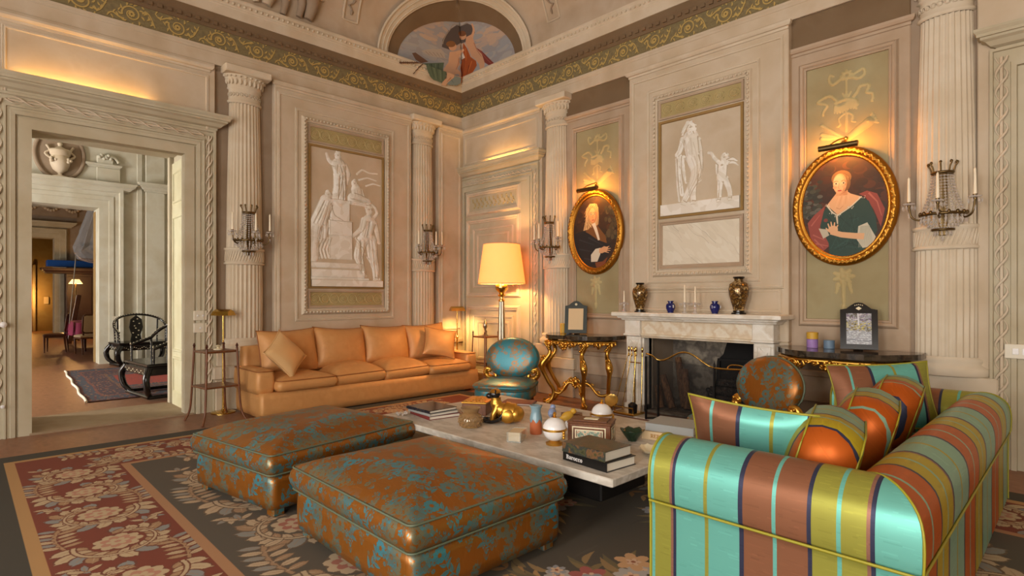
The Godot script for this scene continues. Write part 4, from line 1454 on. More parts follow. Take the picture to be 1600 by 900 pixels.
func build_vault_paint():
	# arched bands and the painted sky that spread over both sides of the corner
	var band = func(k0, k1, b0, b1, out):
		var s = Shape.new()
		for side in ["L", "R"]:
			var rows = []
			for i in 19:
				var th = PI * 0.5 * i / 18.0
				var row = []
				for j in 3:
					var k = lerpf(k0, k1, j / 2.0)
					var b = lerpf(b0, b1, j / 2.0)
					row.append(cove(side, k * cos(th), b * sin(th), out))
				rows.append(row)
			s.grid(rows)
		return s
	var root = Node3D.new()
	var m = band.call(1.52, 1.7, 1.42, 1.7, 0.04)
	var o = struct("trim_2", m, "pale", "arched painted lunette with two winged children in the corner of the vault", "lunette")
	for a in [[1.555, 1.47, 0.012], [1.615, 1.57, 0.01], [1.69, 1.69, 0.02]]:
		var s = Shape.new()
		for side in ["L", "R"]:
			var pts = []
			for i in 25:
				var th = PI * 0.5 * i / 24.0
				pts.append(cove(side, a[0] * cos(th), a[1] * sin(th), 0.045))
			s.tube(pts, a[2], 5)
		obj("arch_bead", s, "stone", o)
	obj("arch_soffit", band.call(1.33, 1.52, 1.04, 1.42, 0.015), "brown", o)
	# sky and figures, painted on the plaster: u runs along the walls through the corner, v up the vault; the figures spill over the cornice
	var pa = lunette_paint()
	var sheets = [Shape.new(), Shape.new()]
	for side in ["L", "R"]:
		var sg = -1.0 if side == "L" else 1.0
		for low in 2:
			var nu = 135 if low else 30
			var nt = 26 if low else 22
			for i in nu:
				for j in nt:
					var mu = 1.62 * (i + 0.5) / nu
					var mt = -0.312 + 0.312 * (j + 0.5) / nt if low else 1.1 * (j + 0.5) / nt
					if low:
						var px = pa.im.get_pixel(clampi(int((sg * mu + 1.62) * 400), 0, 1295), clampi(int((1.1 - mt) * 400), 0, 639))
						if px.r > 0.99 and px.b > 0.99: continue
					elif mu * mu / (1.4 * 1.4) + mt * mt / (1.12 * 1.12) > 1.0: continue
					var p = []
					var uv = []
					for q in [[0, 0], [1, 0], [1, 1], [0, 1]]:
						var u = 1.62 * (i + q[0]) / nu
						var t = -0.312 + 0.312 * (j + q[1]) / nt if low else 1.1 * (j + q[1]) / nt
						p.append(cove(side, u, t, 0.125 if low else 0.008))
						uv.append(Vector2(0.5 + sg * u / 3.24, (1.1 - t) / 1.6))
					sheets[low].tri(p[0], p[1], p[2], false, uv[0], uv[1], uv[2])
					sheets[low].tri(p[0], p[2], p[3], false, uv[0], uv[2], uv[3])
	for y in range(440, 640):   # no key colour at the edges of the figures
		for x in 1296:
			var px = pa.im.get_pixel(x, y)
			if px.r > 0.99 and px.b > 0.99: pa.im.set_pixel(x, y, c8(150, 120, 96))
	var fm = StandardMaterial3D.new()
	fm.albedo_texture = pa.tex()
	fm.roughness = 0.85
	obj("painted_sky", sheets[0], fm, o).set_meta("label", "painted clouded sky with two children, shield and drapery")
	obj("painted_overspill", sheets[1], fm, o).set_meta("label", "painted drapery and feet spilling over the cornice")
	var s
	# panels of the vault
	s = Shape.new()
	for side in ["L", "R"]:
		for a in [[2.05, 2.28, 0.35, 1.7], [2.6, 3.6, 0.5, 1.7], [5.4, 6.6, 0.5, 1.7]]:
			for e in [[a[0], a[2], a[1], a[2]], [a[0], a[2], a[0], a[3]], [a[1], a[2], a[1], a[3]]]:
				var pts = []
				for i in 9: pts.append(cove(side, lerpf(e[0], e[2], i / 8.0), lerpf(e[1], e[3], i / 8.0), 0.008))
				s.tube(pts, 0.018, 5)
	obj("vault_panel_moulding", s, "beige", o)
	s = Shape.new()
	for side in ["L", "R"]:
		for i in 14:
			var t = 0.45 + i * 0.09
			s.tube([cove(side, 2.16, t, 0.01), cove(side, 2.16 + 0.06 * sin(i * 1.7), t + 0.05, 0.02), cove(side, 2.16, t + 0.09, 0.01)], [0.012, 0.02, 0.01], 5)
	obj("vault_arabesque", s, "recess", o)
	# stone-coloured supporting figures painted on the left side of the vault, only their legs in view
	for cfg in [[3.62, 1], [3.05, -1]]:
		s = Shape.new()
		var b = cfg[0]
		for leg in [[0.1, 0.0], [-0.12, 0.05]]:
			var pts = []
			for k in [[0.0, 0.06], [0.03, 0.3], [-0.03, 0.55], [0.02, 0.95]]: pts.append(cove("L", b + leg[0] + k[0] * cfg[1], k[1] + leg[1], 0.03))
			s.tube(smooth3(pts, 4), lerps(0.04, 0.1, 13), 8)
		s.tube(smooth3([cove("L", b - 0.25, 0.12, 0.03), cove("L", b - 0.28, 0.45, 0.04), cove("L", b - 0.05, 0.8, 0.05), cove("L", b + 0.1, 1.15, 0.06)], 4), lerps(0.06, 0.2, 13), 8)
		obj("vault_figure", s, "beige" if cfg[1] > 0 else "recess", o)

# figures of the lunette, in picture points: p is a patch, l a brush stroke with its first and last width; then red, green, blue
const FRESCO := [
	["p",84,74,70,0,0,[446,240,439,190,462,116,510,57,826,57,878,102,865,143,804,173,587,160,511,239]],
	["l",150,138,126,8,4,[447,219,448,182,471,109,519,51,838,62]],
	["p",118,50,42,0,0,[835,241,880,283,936,356,993,424,944,419,891,373,873,313]],
	["l",150,74,60,8,4,[856,264,909,347,965,415]],
	["p",172,160,148,0,0,[293,321,356,286,443,256,471,273,489,310,431,324,363,337,328,333]],
	["l",128,116,106,4,2,[326,314,362,331]],
	["l",128,116,106,4,2,[354,308,389,326]],
	["l",128,116,106,4,2,[384,301,417,322]],
	["l",128,116,106,4,2,[413,294,445,317]],
	["l",128,116,106,4,2,[442,287,472,312]],
	["p",112,80,60,0,0,[225,362,251,348,355,382,300,412,255,400]],
	["l",100,72,54,12,10,[100,485,267,436]],
	["l",100,72,54,8,6,[289,430,250,472,206,526]],
	["p",92,106,84,0,0,[297,418,345,397,482,346,477,414,465,479,439,524,369,524,334,505,312,464]],
	["l",68,82,64,9,4,[334,411,369,505]],
	["l",68,82,64,9,4,[379,391,404,514]],
	["l",68,82,64,9,4,[436,371,439,505]],
	["l",120,132,106,7,3,[356,400,386,509]],
	["l",120,132,106,7,3,[413,379,425,514]],
	["p",124,136,132,0,0,[481,455,598,443,610,471,560,508,499,520,460,519]],
	["l",96,110,108,7,3,[499,470,535,499]],
	["p",196,150,116,0,0,[775,142,834,142,832,193,833,246,875,303,891,373,880,425,844,424,834,365,800,309,775,290,770,256,758,209,751,175]],
	["l",168,120,90,10,4,[828,202,837,258,868,322]],
	["l",200,154,120,24,13,[824,161,863,124,870,79]],
	["p",200,152,116,0,0,[780,135,771,145,758,150,742,150,727,144,577,136,566,130,559,119,557,107,739,97,754,97,769,102,779,112,783,123]],
	["p",116,74,44,0,0,[787,121,779,127,765,129,748,127,731,121,562,118,550,115,544,108,544,99,550,90,751,88,768,94,781,102,787,112]],
	["p",158,76,28,0,0,[731,168,748,216,762,285,810,334,812,368,756,417,710,447,702,484,695,541,642,555,598,512,629,464,640,384,623,344,629,297,700,264,704,212]],
	["l",192,106,50,10,4,[734,211,712,301]],
	["l",192,106,50,10,4,[768,320,695,420]],
	["l",192,106,50,10,4,[679,438,648,529]],
	["l",118,52,20,9,4,[700,264,666,387]],
	["l",118,52,20,9,4,[734,342,671,476]],
	["l",118,52,20,9,4,[629,474,629,524]],
	["p",202,162,130,0,0,[515,253,571,229,610,238,594,276,613,313,594,364,609,394,548,425,535,460,487,502,463,537,427,539,439,515,475,476,475,437,485,389,517,334,516,291]],
	["l",172,126,98,10,5,[600,274,601,317,588,366]],
	["l",172,126,98,8,4,[511,466,475,505]],
	["l",202,162,130,30,16,[588,372,628,394,617,448,598,482]],
	["l",206,166,132,26,16,[569,246,606,223,717,216]],
	["p",204,160,126,0,0,[560,199,560,212,554,226,543,236,529,240,515,239,504,232,497,220,497,207,503,194,513,184,527,179,541,180,553,187]],
	["p",130,90,54,0,0,[548,184,547,194,539,205,524,215,507,220,491,221,479,217,473,210,474,199,482,188,496,179,513,173,529,172,542,176]],
	["p",206,200,190,0,0,[601,251,701,238,708,273,626,281]],
	["l",110,100,96,4,3,[616,252,684,264]]]
func lunette_paint():
	var p = Paint.new(1296, 640, c8(150, 146, 146))
	rng.seed = 9
	for i in 420:
		var q = Vector2(rng.randf() * 1296, rng.randf() * 460)
		var warm = absf(q.y - 200 + 60 * sin(q.x * 0.006)) < 80
		var c = [c8(182, 158, 138), c8(174, 154, 140), c8(168, 152, 142)][i % 3] if warm else [c8(156, 155, 156), c8(162, 157, 153), c8(150, 151, 154)][i % 3]
		p.ell(q, rng.randf_range(20, 70), rng.randf_range(8, 24), c, rng.randf_range(-0.3, 0.3), 12)
	p.im.fill_rect(Rect2i(0, 440, 1296, 200), Color(1, 0, 1))
	for f in FRESCO:
		var pts = []
		for i in range(0, f[6].size(), 2): pts.append(Vector2(f[6][i], f[6][i + 1]))
		if f[0] == "p": p.poly(pts, c8(f[1], f[2], f[3]))
		else: p.line(smooth2(pts, 4), f[4], f[5], c8(f[1], f[2], f[3]))
	return p


# ------------------------------------------------------------------ rooms seen through the doorway
func build_enfilade():
	var s = Shape.new()
	# second room: walls and ceiling
	s.box(V(5.4, 3.0, -11.73), V(0.3, 6.0, 6.14))
	struct("wall_second_room_right", s, "greywall", "grey painted side wall of the second room", "wall")
	s = Shape.new()
	s.box(V(0.5, 5.9, -11.73), V(10.1, 0.2, 6.14))
	s.box(V(0.5, 5.9, -20.6), V(10.1, 0.2, 10.4))
	s.box(V(0.5, 4.6, -28.8), V(10.1, 0.2, 5.2))
	struct("ceiling_enfilade", s, "greywall", "plain ceilings of the rooms beyond the doorway", "ceiling")
	s = Shape.new()
	var z = -15.1
	s.box(V((XW + 0.6) * 0.5, 3.0, z), V(0.6 - XW, 6.0, 0.6))
	s.box(V((2.12 + 5.5) * 0.5, 3.0, z), V(3.38, 6.0, 0.6))
	s.box(V(1.36, 4.67, z), V(1.52, 2.66, 0.6))
	var w = struct("wall_second_room", s, "greywall", "pale grey wall with pilasters behind the black armchair in the second room", "wall")
	var X = Vector3(1, 0, 0); var Y = Vector3(0, 1, 0); var N = Vector3(0, 0, 1)
	var q = func(x, y, n): return V(x, y, -14.8 + n)
	# raised strips and the pilaster
	s = Shape.new()
	for a in [[2.8, 2.9, 0.04], [2.96, 3.33, 0.07], [3.45, 3.6, 0.04]]:
		s.box(q.call((a[0] + a[1]) * 0.5, 3.0, a[2] * 0.5), V(a[1] - a[0], 6.0, a[2]), 0.008)
	s.cornice(q.call(3.15, 3.78, 0.07), X, Y, N, 0.37, DOORC)
	obj("pilaster", s, "greywall", w)
	# oval niche with urn, and the scrolled block beside it
	s = Shape.new()
	s.oval(q.call(1.46, 4.36, 0.0), X, Y, N, 0.36, 0.47, [Vector2(0, 0), Vector2(0.01, 0.04), Vector2(0.05, 0.05), Vector2(0.07, 0.03), Vector2(0.075, 0)], 40)
	s.oval(q.call(1.46, 4.36, 0.0), X, Y, N, 0.36, 0.47, [Vector2(0, 0.012), Vector2(-0.359, 0.012)], 40)
	var ni = obj("oval_niche", s, "recess", w)
	s = Shape.new()
	s.lathe([[0.0, 3.88], [0.14, 3.88], [0.13, 3.91], [0.04, 3.93], [0.035, 3.97], [0.12, 4.04], [0.16, 4.14], [0.17, 4.26], [0.15, 4.32], [0.17, 4.34], [0.19, 4.42], [0.17, 4.45], [0.1, 4.47], [0.03, 4.52], [0.045, 4.58], [0.0, 4.62]].map(func(e): return Vector2(e[0], e[1])), 18, q.call(1.46, 0, 0.03))
	for e in [-1, 1]: s.tube(smooth3([q.call(1.46 + e * 0.14, 4.25, 0.05), q.call(1.46 + e * 0.24, 4.34, 0.06), q.call(1.46 + e * 0.17, 4.42, 0.05), q.call(1.46 + e * 0.22, 4.52, 0.05)], 4), 0.022, 6)
	for i in 10: s.ball(q.call(1.46 + 0.16 * cos(i * 0.7), 4.22 + 0.03 * sin(i * 2.1), 0.16), 0.035, 6, 4)
	obj("urn", s, "stone", ni).set_meta("label", "garlanded stone urn in an oval niche")
	s = Shape.new()
	s.box(q.call(2.28, 4.05, 0.03), V(0.42, 0.3, 0.06), 0.01)
	s.cornice(q.call(2.2, 4.2, 0.04), X, Y, N, 0.55, CAP)
	s.box(q.call(2.22, 4.36, 0.03), V(0.3, 0.2, 0.06), 0.02)
	s.tube(smooth3([q.call(2.2, 4.46, 0.05), q.call(2.4, 4.42, 0.05), q.call(2.46, 4.33, 0.05)], 4), 0.03, 6)
	for i in 6: s.ball(q.call(2.12 + i * 0.04, 4.42 + 0.04 * sin(i * 2.0), 0.06), 0.04, 6, 4)
	obj("scrolled_block", s, "greywall", w)
	# its doorway
	s = Shape.new()
	s.casing(V(1.36, 0, -14.8), X, Y, N, 1.52, 3.34, [Vector2(-0.006, -0.62), Vector2(-0.006, 0.04), Vector2(0.16, 0.04), Vector2(0.165, 0.055), Vector2(0.25, 0.06), Vector2(0.255, 0.045), Vector2(0.34, 0.05), Vector2(0.36, 0.085), Vector2(0.42, 0.09), Vector2(0.44, 0.0)])
	var d = struct("door_4", s, "greywall", "grey doorway with moulded casing between second and third room", "doorway")
	s = Shape.new()
	s.cornice(V(1.36, 3.7, -14.79), X, Y, N, 2.5, DOORC)
	obj("cornice", s, "greywall", d)
	s = Shape.new()
	s.box(V(2.125, 1.65, -15.3), V(0.05, 3.3, 0.22), 0.006)
	obj("lining", s, "ochre", d)
	for e in [0.97, 0.86]:
		s = Shape.new()
		s.box(q.call(2.42, e, 0.052), V(0.16, 0.09, 0.015), 0.004)
		tag(obj("switch_plate", s, "plate_plastic"), "small %s switch plate beside the black armchair in the second room" % ["upper" if e > 0.9 else "lower"], "switch plate")
	# third room
	s = Shape.new()
	z = -26.05
	s.box(V((XW + 0.9) * 0.5, 3.0, z), V(0.9 - XW, 6.0, 0.5))
	s.box(V((2.4 + 5.5) * 0.5, 3.0, z), V(3.1, 6.0, 0.5))
	s.box(V(1.65, 4.77, z), V(1.5, 2.46, 0.5))
	var w3 = struct("wall_third_room", s, "recess", "far wall of the dining room with garlands above the door", "wall")
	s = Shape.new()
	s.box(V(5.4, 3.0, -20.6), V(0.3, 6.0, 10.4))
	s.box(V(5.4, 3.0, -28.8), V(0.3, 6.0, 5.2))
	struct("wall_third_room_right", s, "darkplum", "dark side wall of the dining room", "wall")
	s = Shape.new()
	s.casing(V(1.65, 0, -25.8), X, Y, N, 1.5, 3.54, [Vector2(-0.006, -0.52), Vector2(-0.006, 0.04), Vector2(0.14, 0.04), Vector2(0.15, 0.06), Vector2(0.3, 0.06), Vector2(0.32, 0.09), Vector2(0.38, 0.0)])
	d = struct("door_5", s, "doorpaint", "farthest pale doorway at the end of the dining room", "doorway")
	s = Shape.new()
	s.cornice(V(1.65, 3.93, -25.79), X, Y, N, 2.4, DOORC)
	obj("cornice", s, "doorpaint", d)
	s = Shape.new()
	s.box(V(2.1, 4.6, -25.78), V(1.9, 0.55, 0.06), 0.01)
	var sw = obj("garland_panel", s, "recess", w3)
	s = Shape.new()
	for i in 3:
		for k in 9:
			var t = k / 8.0
			s.ball(V(1.4 + i * 0.6 + t * 0.6, 4.72 - 0.2 * sin(PI * t), -25.73), 0.06, 6, 4)
	obj("garland", s, "beige", sw)
	# last room, with a lit yellow opening
	s = Shape.new()
	s.box(V(0.5, 2.4, -31.3), V(10.1, 4.8, 0.3))
	var w4 = struct("wall_last_room", s, "olive", "dim far wall at the very end of the suite of rooms", "wall")
	s = Shape.new()
	s.box(V(2.02, 1.35, -31.12), V(0.28, 2.7, 0.05), 0.01)
	obj("yellow_curtain", s, "yellow_cloth", w4)
	s = Shape.new()
	for e in [1.82, 2.22]: s.box(V(e, 1.4, -31.1), V(0.1, 2.8, 0.08), 0.01)
	obj("casing", s, "doorpaint", w4)
	s = Shape.new()
	s.box(V(2.62, 1.3, -31.13), V(0.16, 0.3, 0.03), 0.004)
	tag(obj("switch_plate", s, "plate_plastic"), "tiny pale switch plate on the dim farthest wall", "switch plate")
	# standing lamp beside the curtain
	var sl = thing("standing_lamp", "tiny lit standing lamp at the very end of the suite of rooms", "lamp", V(1.9, 0, -30.6))
	s = Shape.new()
	s.lathe([Vector2(0.0, 0.0), Vector2(0.13, 0.0), Vector2(0.12, 0.02), Vector2(0.015, 0.05), Vector2(0.012, 1.5), Vector2(0.0, 1.5)], 12)
	obj("pole", s, "bronze", sl)
	s = Shape.new()
	s.lathe([Vector2(0.18, 1.35), Vector2(0.11, 1.62)], 16)
	obj("shade", s, "shade", sl)
	s = Shape.new()
	s.ball(V(0, 1.45, 0), 0.03, 8, 6)
	obj("bulb", s, "bulb", sl)
	lamp_light("standing_lamp_light", "omni", V(1.9, 1.45, -30.6), c8(255, 186, 100), 2.0, 0.05)
	# rug of the second room
	var p = Paint.new(640, 1024, c8(108, 44, 40))
	rng.seed = 31
	var bands = [[0, c8(84, 44, 44)], [14, c8(66, 70, 82)], [60, c8(112, 66, 58)], [74, c8(70, 52, 60)], [170, c8(112, 80, 60)], [184, c8(64, 66, 78)], [206, c8(146, 58, 46)]]
	for b in bands: p.im.fill_rect(Rect2i(b[0], b[0], 640 - 2 * b[0], 1024 - 2 * b[0]), b[1])
	for i in 2600:
		var u = rng.randi() % 640
		var v = rng.randi() % 1024
		var e = mini(mini(u, 639 - u), mini(v, 1023 - v))
		if e < 206: p.im.fill_rect(Rect2i(u, v, 4 + rng.randi() % 10, 4 + rng.randi() % 8), [c8(126, 84, 66), c8(60, 62, 78), c8(140, 96, 70), c8(96, 50, 52)][i % 4])
		elif i % 2 == 0: p.im.fill_rect(Rect2i(u, v, 3 + rng.randi() % 14, 3 + rng.randi() % 5), [c8(160, 72, 58), c8(132, 50, 42), c8(104, 62, 66)][i % 3])
	var m = mat("persian", Color.WHITE, 0.95)
	m.albedo_texture = p.tex()
	var rg = thing("patterned_rug", "red and blue oriental rug on the floor of the second room", "rug", V(2.75, 0, -11.55))
	s = Shape.new()
	var rows = [[], []]
	for i in 25:
		var t = i / 24.0
		var xx = lerpf(-1.35, 1.5, t)
		rows[0].append(V(-1.3, 0.012, lerpf(2.1, -2.2, t)) + V(-0.22 * (1.0 - t) + 0.012 * sin(i * 0.9), 0, 0))
		rows[1].append(V(1.5, 0.012, lerpf(2.1, -2.2, t)))
	s.grid(rows, false, false, Rect2(0, 0, 1, 1))
	# the grid's u runs along the length: swap by using a texture on its side
	var rgm = obj("pile", s, "persian", rg)
	s = Shape.new()
	s.tube(rows[0].map(func(e): return e + V(-0.02, 0.0, 0)), 0.018, 5)
	obj("fringe", s, "paper", rg)
	# black lacquer armchairs with mother-of-pearl
	var ch = lacquer_chair("black lacquer armchair inlaid with mother-of-pearl against the grey wall", V(2.76, 0, -14.15), 0.12)
	ch.scale = V(1.18, 1, 1)
	copy(ch, "nearer black lacquer armchair half hidden by the door jamb", V(2.1, 0.015, -9.5), -1.48)
	# dining table and chairs
	var t = thing("dining_table", "dining table under a magenta cloth in the third room", "table", V(2.85, 0, -19.4))
	s = Shape.new()
	s.box(V(0, 0.74, 0), V(1.3, 0.03, 2.2), 0.008)
	obj("top", s, "darkwood", t)
	for a in [-1, 1]:
		for b in [-1, 1]:
			s = Shape.new()
			s.tube([V(a * 0.5, 0, b * 0.9), V(a * 0.52, 0.73, b * 0.92)], [0.025, 0.04], 8)
			obj("leg", s, "darkwood", t)
	s = Shape.new()
	var lp = []
	for e in Shape.rr(1.36, 2.26, 0.1, 4): lp.append(e)
	rows = [[], [], []]
	for i in lp.size():
		rows[0].append(V(lp[i].x, 0.765, lp[i].y)); rows[1].append(V(lp[i].x, 0.765, lp[i].y) * V(1.005, 1, 1.005))
		rows[2].append(V(lp[i].x * 1.03, 0.4 + 0.04 * sin(i * 1.7), lp[i].y * 1.03))
	s.grid(rows, false, true)
	s.fan(rows[0])
	var tc = tag(obj("tablecloth", s, "magenta"), "magenta cloth hanging over the dining table in the third room", "tablecloth")
	tc.position = V(2.85, 0, -19.4)
	var dc = dining_chair("cream upholstered dining chair with its back to the doorway", V(2.32, 0, -17.75), 0.2, "cream_card")
	var d2 = dining_chair("brown leather dining chair left of the magenta table", V(1.78, 0, -18.9), 1.35, "wood")
	# a vase on the table and a tall dark cabinet behind
	s = Shape.new()
	s.lathe([[0.0, 0.0], [0.1, 0.0], [0.09, 0.03], [0.16, 0.15], [0.17, 0.26], [0.08, 0.36], [0.1, 0.4], [0.0, 0.4]].map(func(e): return Vector2(e[0], e[1])), 16)
	var vs = tag(obj("porcelain_jar", s, "blue_jar"), "pale blue porcelain jar on the magenta tablecloth", "jar")
	vs.position = V(2.78, 0.77, -19.0)
	t = thing("dark_cabinet", "tall dark wooden cabinet behind the dining table", "cabinet", V(3.35, 0, -24.9))
	s = Shape.new()
	s.box(V(0, 1.15, 0), V(1.5, 2.2, 0.5), 0.015)
	obj("body", s, "darkplum", t)
	s = Shape.new()
	s.cornice(V(0, 2.25, -0.25), X, Y, N, 1.5, DOORC.map(func(e): return Vector2(e.x + 0.5, e.y)))
	obj("cornice", s, "darkplum", t)
	for a in [-0.37, 0.37]:
		s = Shape.new()
		s.box(V(a, 1.2, 0.262), V(0.68, 1.9, 0.025), 0.006)
		obj("door", s, "darkplum", t)
	s = Shape.new()
	s.box(V(0, 2.62, 0.0), V(1.9, 0.22, 0.5), 0.01)
	var bl = tag(obj("blue_valance", s, "blue_cloth"), "bright blue cloth strip above the dark cabinet", "valance")
	bl.position = V(3.1, 0, -25.45)
	# leaning board
	s = Shape.new()
	s.box(V(0, 0.75, 0), V(0.12, 1.5, 0.06), 0.01)
	var lb = tag(obj("wooden_board", s, "wood"), "narrow wooden board leaning in the dining room", "board")
	lb.position = V(2.35, 0.02, -21.6)
	lb.rotation.z = -0.16
	# chandelier in a clear wrap, hanging from its chain
	t = thing("wrapped_chandelier", "chandelier wrapped in clear plastic hanging over the dining table", "chandelier", V(2.75, 0, -18.5))
	s = Shape.new()
	rng.seed = 8
	rows = []
	for e in [[0.05, 4.6], [0.16, 4.3], [0.34, 3.7], [0.5, 3.2], [0.62, 2.75], [0.64, 2.6], [0.55, 2.44], [0.3, 2.36], [0.02, 2.34]]:
		var row = []
		for j in 28: row.append(V(cos(TAU * j / 28) * e[0] * rng.randf_range(0.9, 1.08), e[1] + rng.randf_range(-0.02, 0.02), sin(TAU * j / 28) * e[0] * rng.randf_range(0.9, 1.08)))
		rows.append(row)
	s.grid(rows, true, true)
	obj("plastic_wrap", s, "sheet", t)
	s = Shape.new()
	s.tube([V(0, 5.9, 0), V(0, 2.6, 0)], 0.025, 6)
	for i in 8:
		var a = TAU * i / 8
		s.tube(smooth3([V(0, 2.7, 0), V(cos(a) * 0.25, 2.55, sin(a) * 0.25), V(cos(a) * 0.48, 2.75, sin(a) * 0.48)], 4), 0.018, 5)
		s.ball(V(cos(a) * 0.48, 2.82, sin(a) * 0.48), 0.06, 6, 4)
	obj("frame", s, "bronze", t)
	s = Shape.new()
	for i in 120:
		var a = rng.randf() * TAU
		var y = rng.randf_range(2.55, 4.0)
		var r = (0.5 - 0.3 * (y - 2.55)) * rng.randf_range(0.6, 1.0)
		s.gem(V(cos(a) * r, y, sin(a) * r), V(0.025, 0.045, 0.025))
	stuff(obj("crystal_beads", s, "crystal", t))
	s = Shape.new()
	s.tube(smooth3([V(-0.62, 2.5, 0.2), V(-0.66, 1.9, 0.2), V(-0.72, 1.2, 0.2), V(-0.75, 0.75, 0.2)], 4), 0.012, 5)
	obj("pull_cord", s, "paper", t)
	# lamp of the dining room
	t = thing("table_lamp", "small glowing lamp far back in the dining room", "lamp", V(2.72, 0, -23.4))
	s = Shape.new()
	s.lathe([[0.0, 0.0], [0.12, 0.0], [0.1, 0.03], [0.02, 0.06], [0.018, 1.9], [0.0, 1.9]].map(func(e): return Vector2(e[0], e[1])), 12)
	obj("pole", s, "bronze", t)
	s = Shape.new()
	s.lathe([[0.1, 2.02], [0.19, 1.88]].map(func(e): return Vector2(e[0], e[1])), 16)
	obj("shade", s, "bulb", t)
	var o = OmniLight3D.new()
	o.name = "dining_lamp_light"
	o.position = V(2.72, 1.9, -23.4)
	o.light_color = c8(255, 190, 110)
	o.light_energy = 1.6
	o.light_size = 0.1
	o.shadow_enabled = true
	o.omni_range = 12.0
	add_child(o)

func lacquer_chair(label, pos, turn):
	var t = thing("lacquer_armchair", label, "armchair", pos, turn, "black lacquer armchairs in the second room")
	var s = Shape.new()
	s.box(V(0, 0.47, 0), V(0.86, 0.045, 0.66), 0.012)
	s.box(V(0, 0.435, 0), V(0.82, 0.03, 0.62), 0.008)
	obj("seat", s, "black_lacquer", t)
	s = Shape.new()
	for e in [[0, 0.32, 0.8, 1], [0, -0.32, 0.8, 1]]:
		s.box(V(0, 0.38, e[1]), V(0.8, 0.1, 0.03), 0.008)
	for e in [-0.4, 0.4]: s.box(V(e, 0.38, 0), V(0.03, 0.1, 0.62), 0.008)
	obj("apron", s, "black_lacquer", t)
	for a in [-1, 1]:
		for b in [-1, 1]:
			s = Shape.new()
			s.tube(smooth3([V(a * 0.39, 0.42, b * 0.3), V(a * 0.45, 0.3, b * 0.35), V(a * 0.43, 0.14, b * 0.33), V(a * 0.36, 0.05, b * 0.28), V(a * 0.33, 0.035, b * 0.26)], 4), lerps(0.05, 0.032, 17), 8)
			obj("leg", s, "black_lacquer", t)
	s = Shape.new()
	for e in [[V(-0.4, 0.03, -0.3), V(0.4, 0.03, -0.3)], [V(-0.4, 0.03, 0.3), V(0.4, 0.03, 0.3)], [V(-0.4, 0.03, -0.3), V(-0.4, 0.03, 0.3)], [V(0.4, 0.03, -0.3), V(0.4, 0.03, 0.3)]]: s.tube(e, 0.026, 6)
	obj("base_rail", s, "black_lacquer", t)
	# horseshoe rail sloping down to the arms
	var pts = []
	for i in 21:
		var k = clampf((i - 3) / 14.0, 0.0, 1.0)
		var a = PI * k
		var fwd = maxf(0.0, maxf(3 - i, i - 17)) / 3.0
		pts.append(V(cos(a) * 0.41, 0.8 - 0.1 * fwd + 0.26 * pow(maxf(0, sin(a)), 0.8), -0.02 - 0.29 * sin(a) + 0.26 * fwd))
	s = Shape.new()
	s.tube(pts, 0.024, 8)
	obj("top_rail", s, "black_lacquer", t)
	for i in [0, 3, 6, 14, 17, 20]:
		s = Shape.new()
		s.tube([pts[i], V(pts[i].x * 0.97, 0.49, pts[i].z)], 0.015, 6)
		obj("spindle", s, "black_lacquer", t)
	s = Shape.new()
	s.prism(PackedVector2Array([Vector2(-0.09, 0.49), Vector2(0.09, 0.49), Vector2(0.07, 0.62), Vector2(0.11, 0.78), Vector2(0.09, 0.95), Vector2(0, 1.04), Vector2(-0.09, 0.95), Vector2(-0.11, 0.78), Vector2(-0.07, 0.62)]), V(0, 0, -0.33), V(1, 0, 0), V(0, 1, 0), V(0, 0, 0.03))
	obj("splat", s, "black_lacquer", t)
	s = Shape.new()
	rng.seed = 15
	for i in 40:
		var k = i / 39.0 * 20.0
		var a = pts[int(k)].lerp(pts[mini(int(k) + 1, 20)], k - int(k))
		s.gem(a + V(0, 0.018, 0.014), V(0.012, 0.008, 0.01))
	for i in 26:
		s.gem(V(-0.38 + i * 0.03, 0.375 + 0.02 * sin(i * 1.3), 0.338), V(0.011, 0.008, 0.004))
		if i < 18: s.gem(V(-0.418, 0.375 + 0.02 * sin(i * 1.3), -0.27 + i * 0.032), V(0.004, 0.008, 0.011))
	for i in [0, 3, 6, 14, 17, 20]:
		for k in 4: s.gem(V(pts[i].x * 0.98, 0.55 + k * 0.06, pts[i].z + 0.014), V(0.006, 0.012, 0.005))
	for i in 9: s.gem(V(0.05 * sin(i * 2.4), 0.56 + i * 0.05, -0.297), V(0.016, 0.014, 0.004))
	stuff(obj("pearl_inlay", s, "pearl", t))
	return t

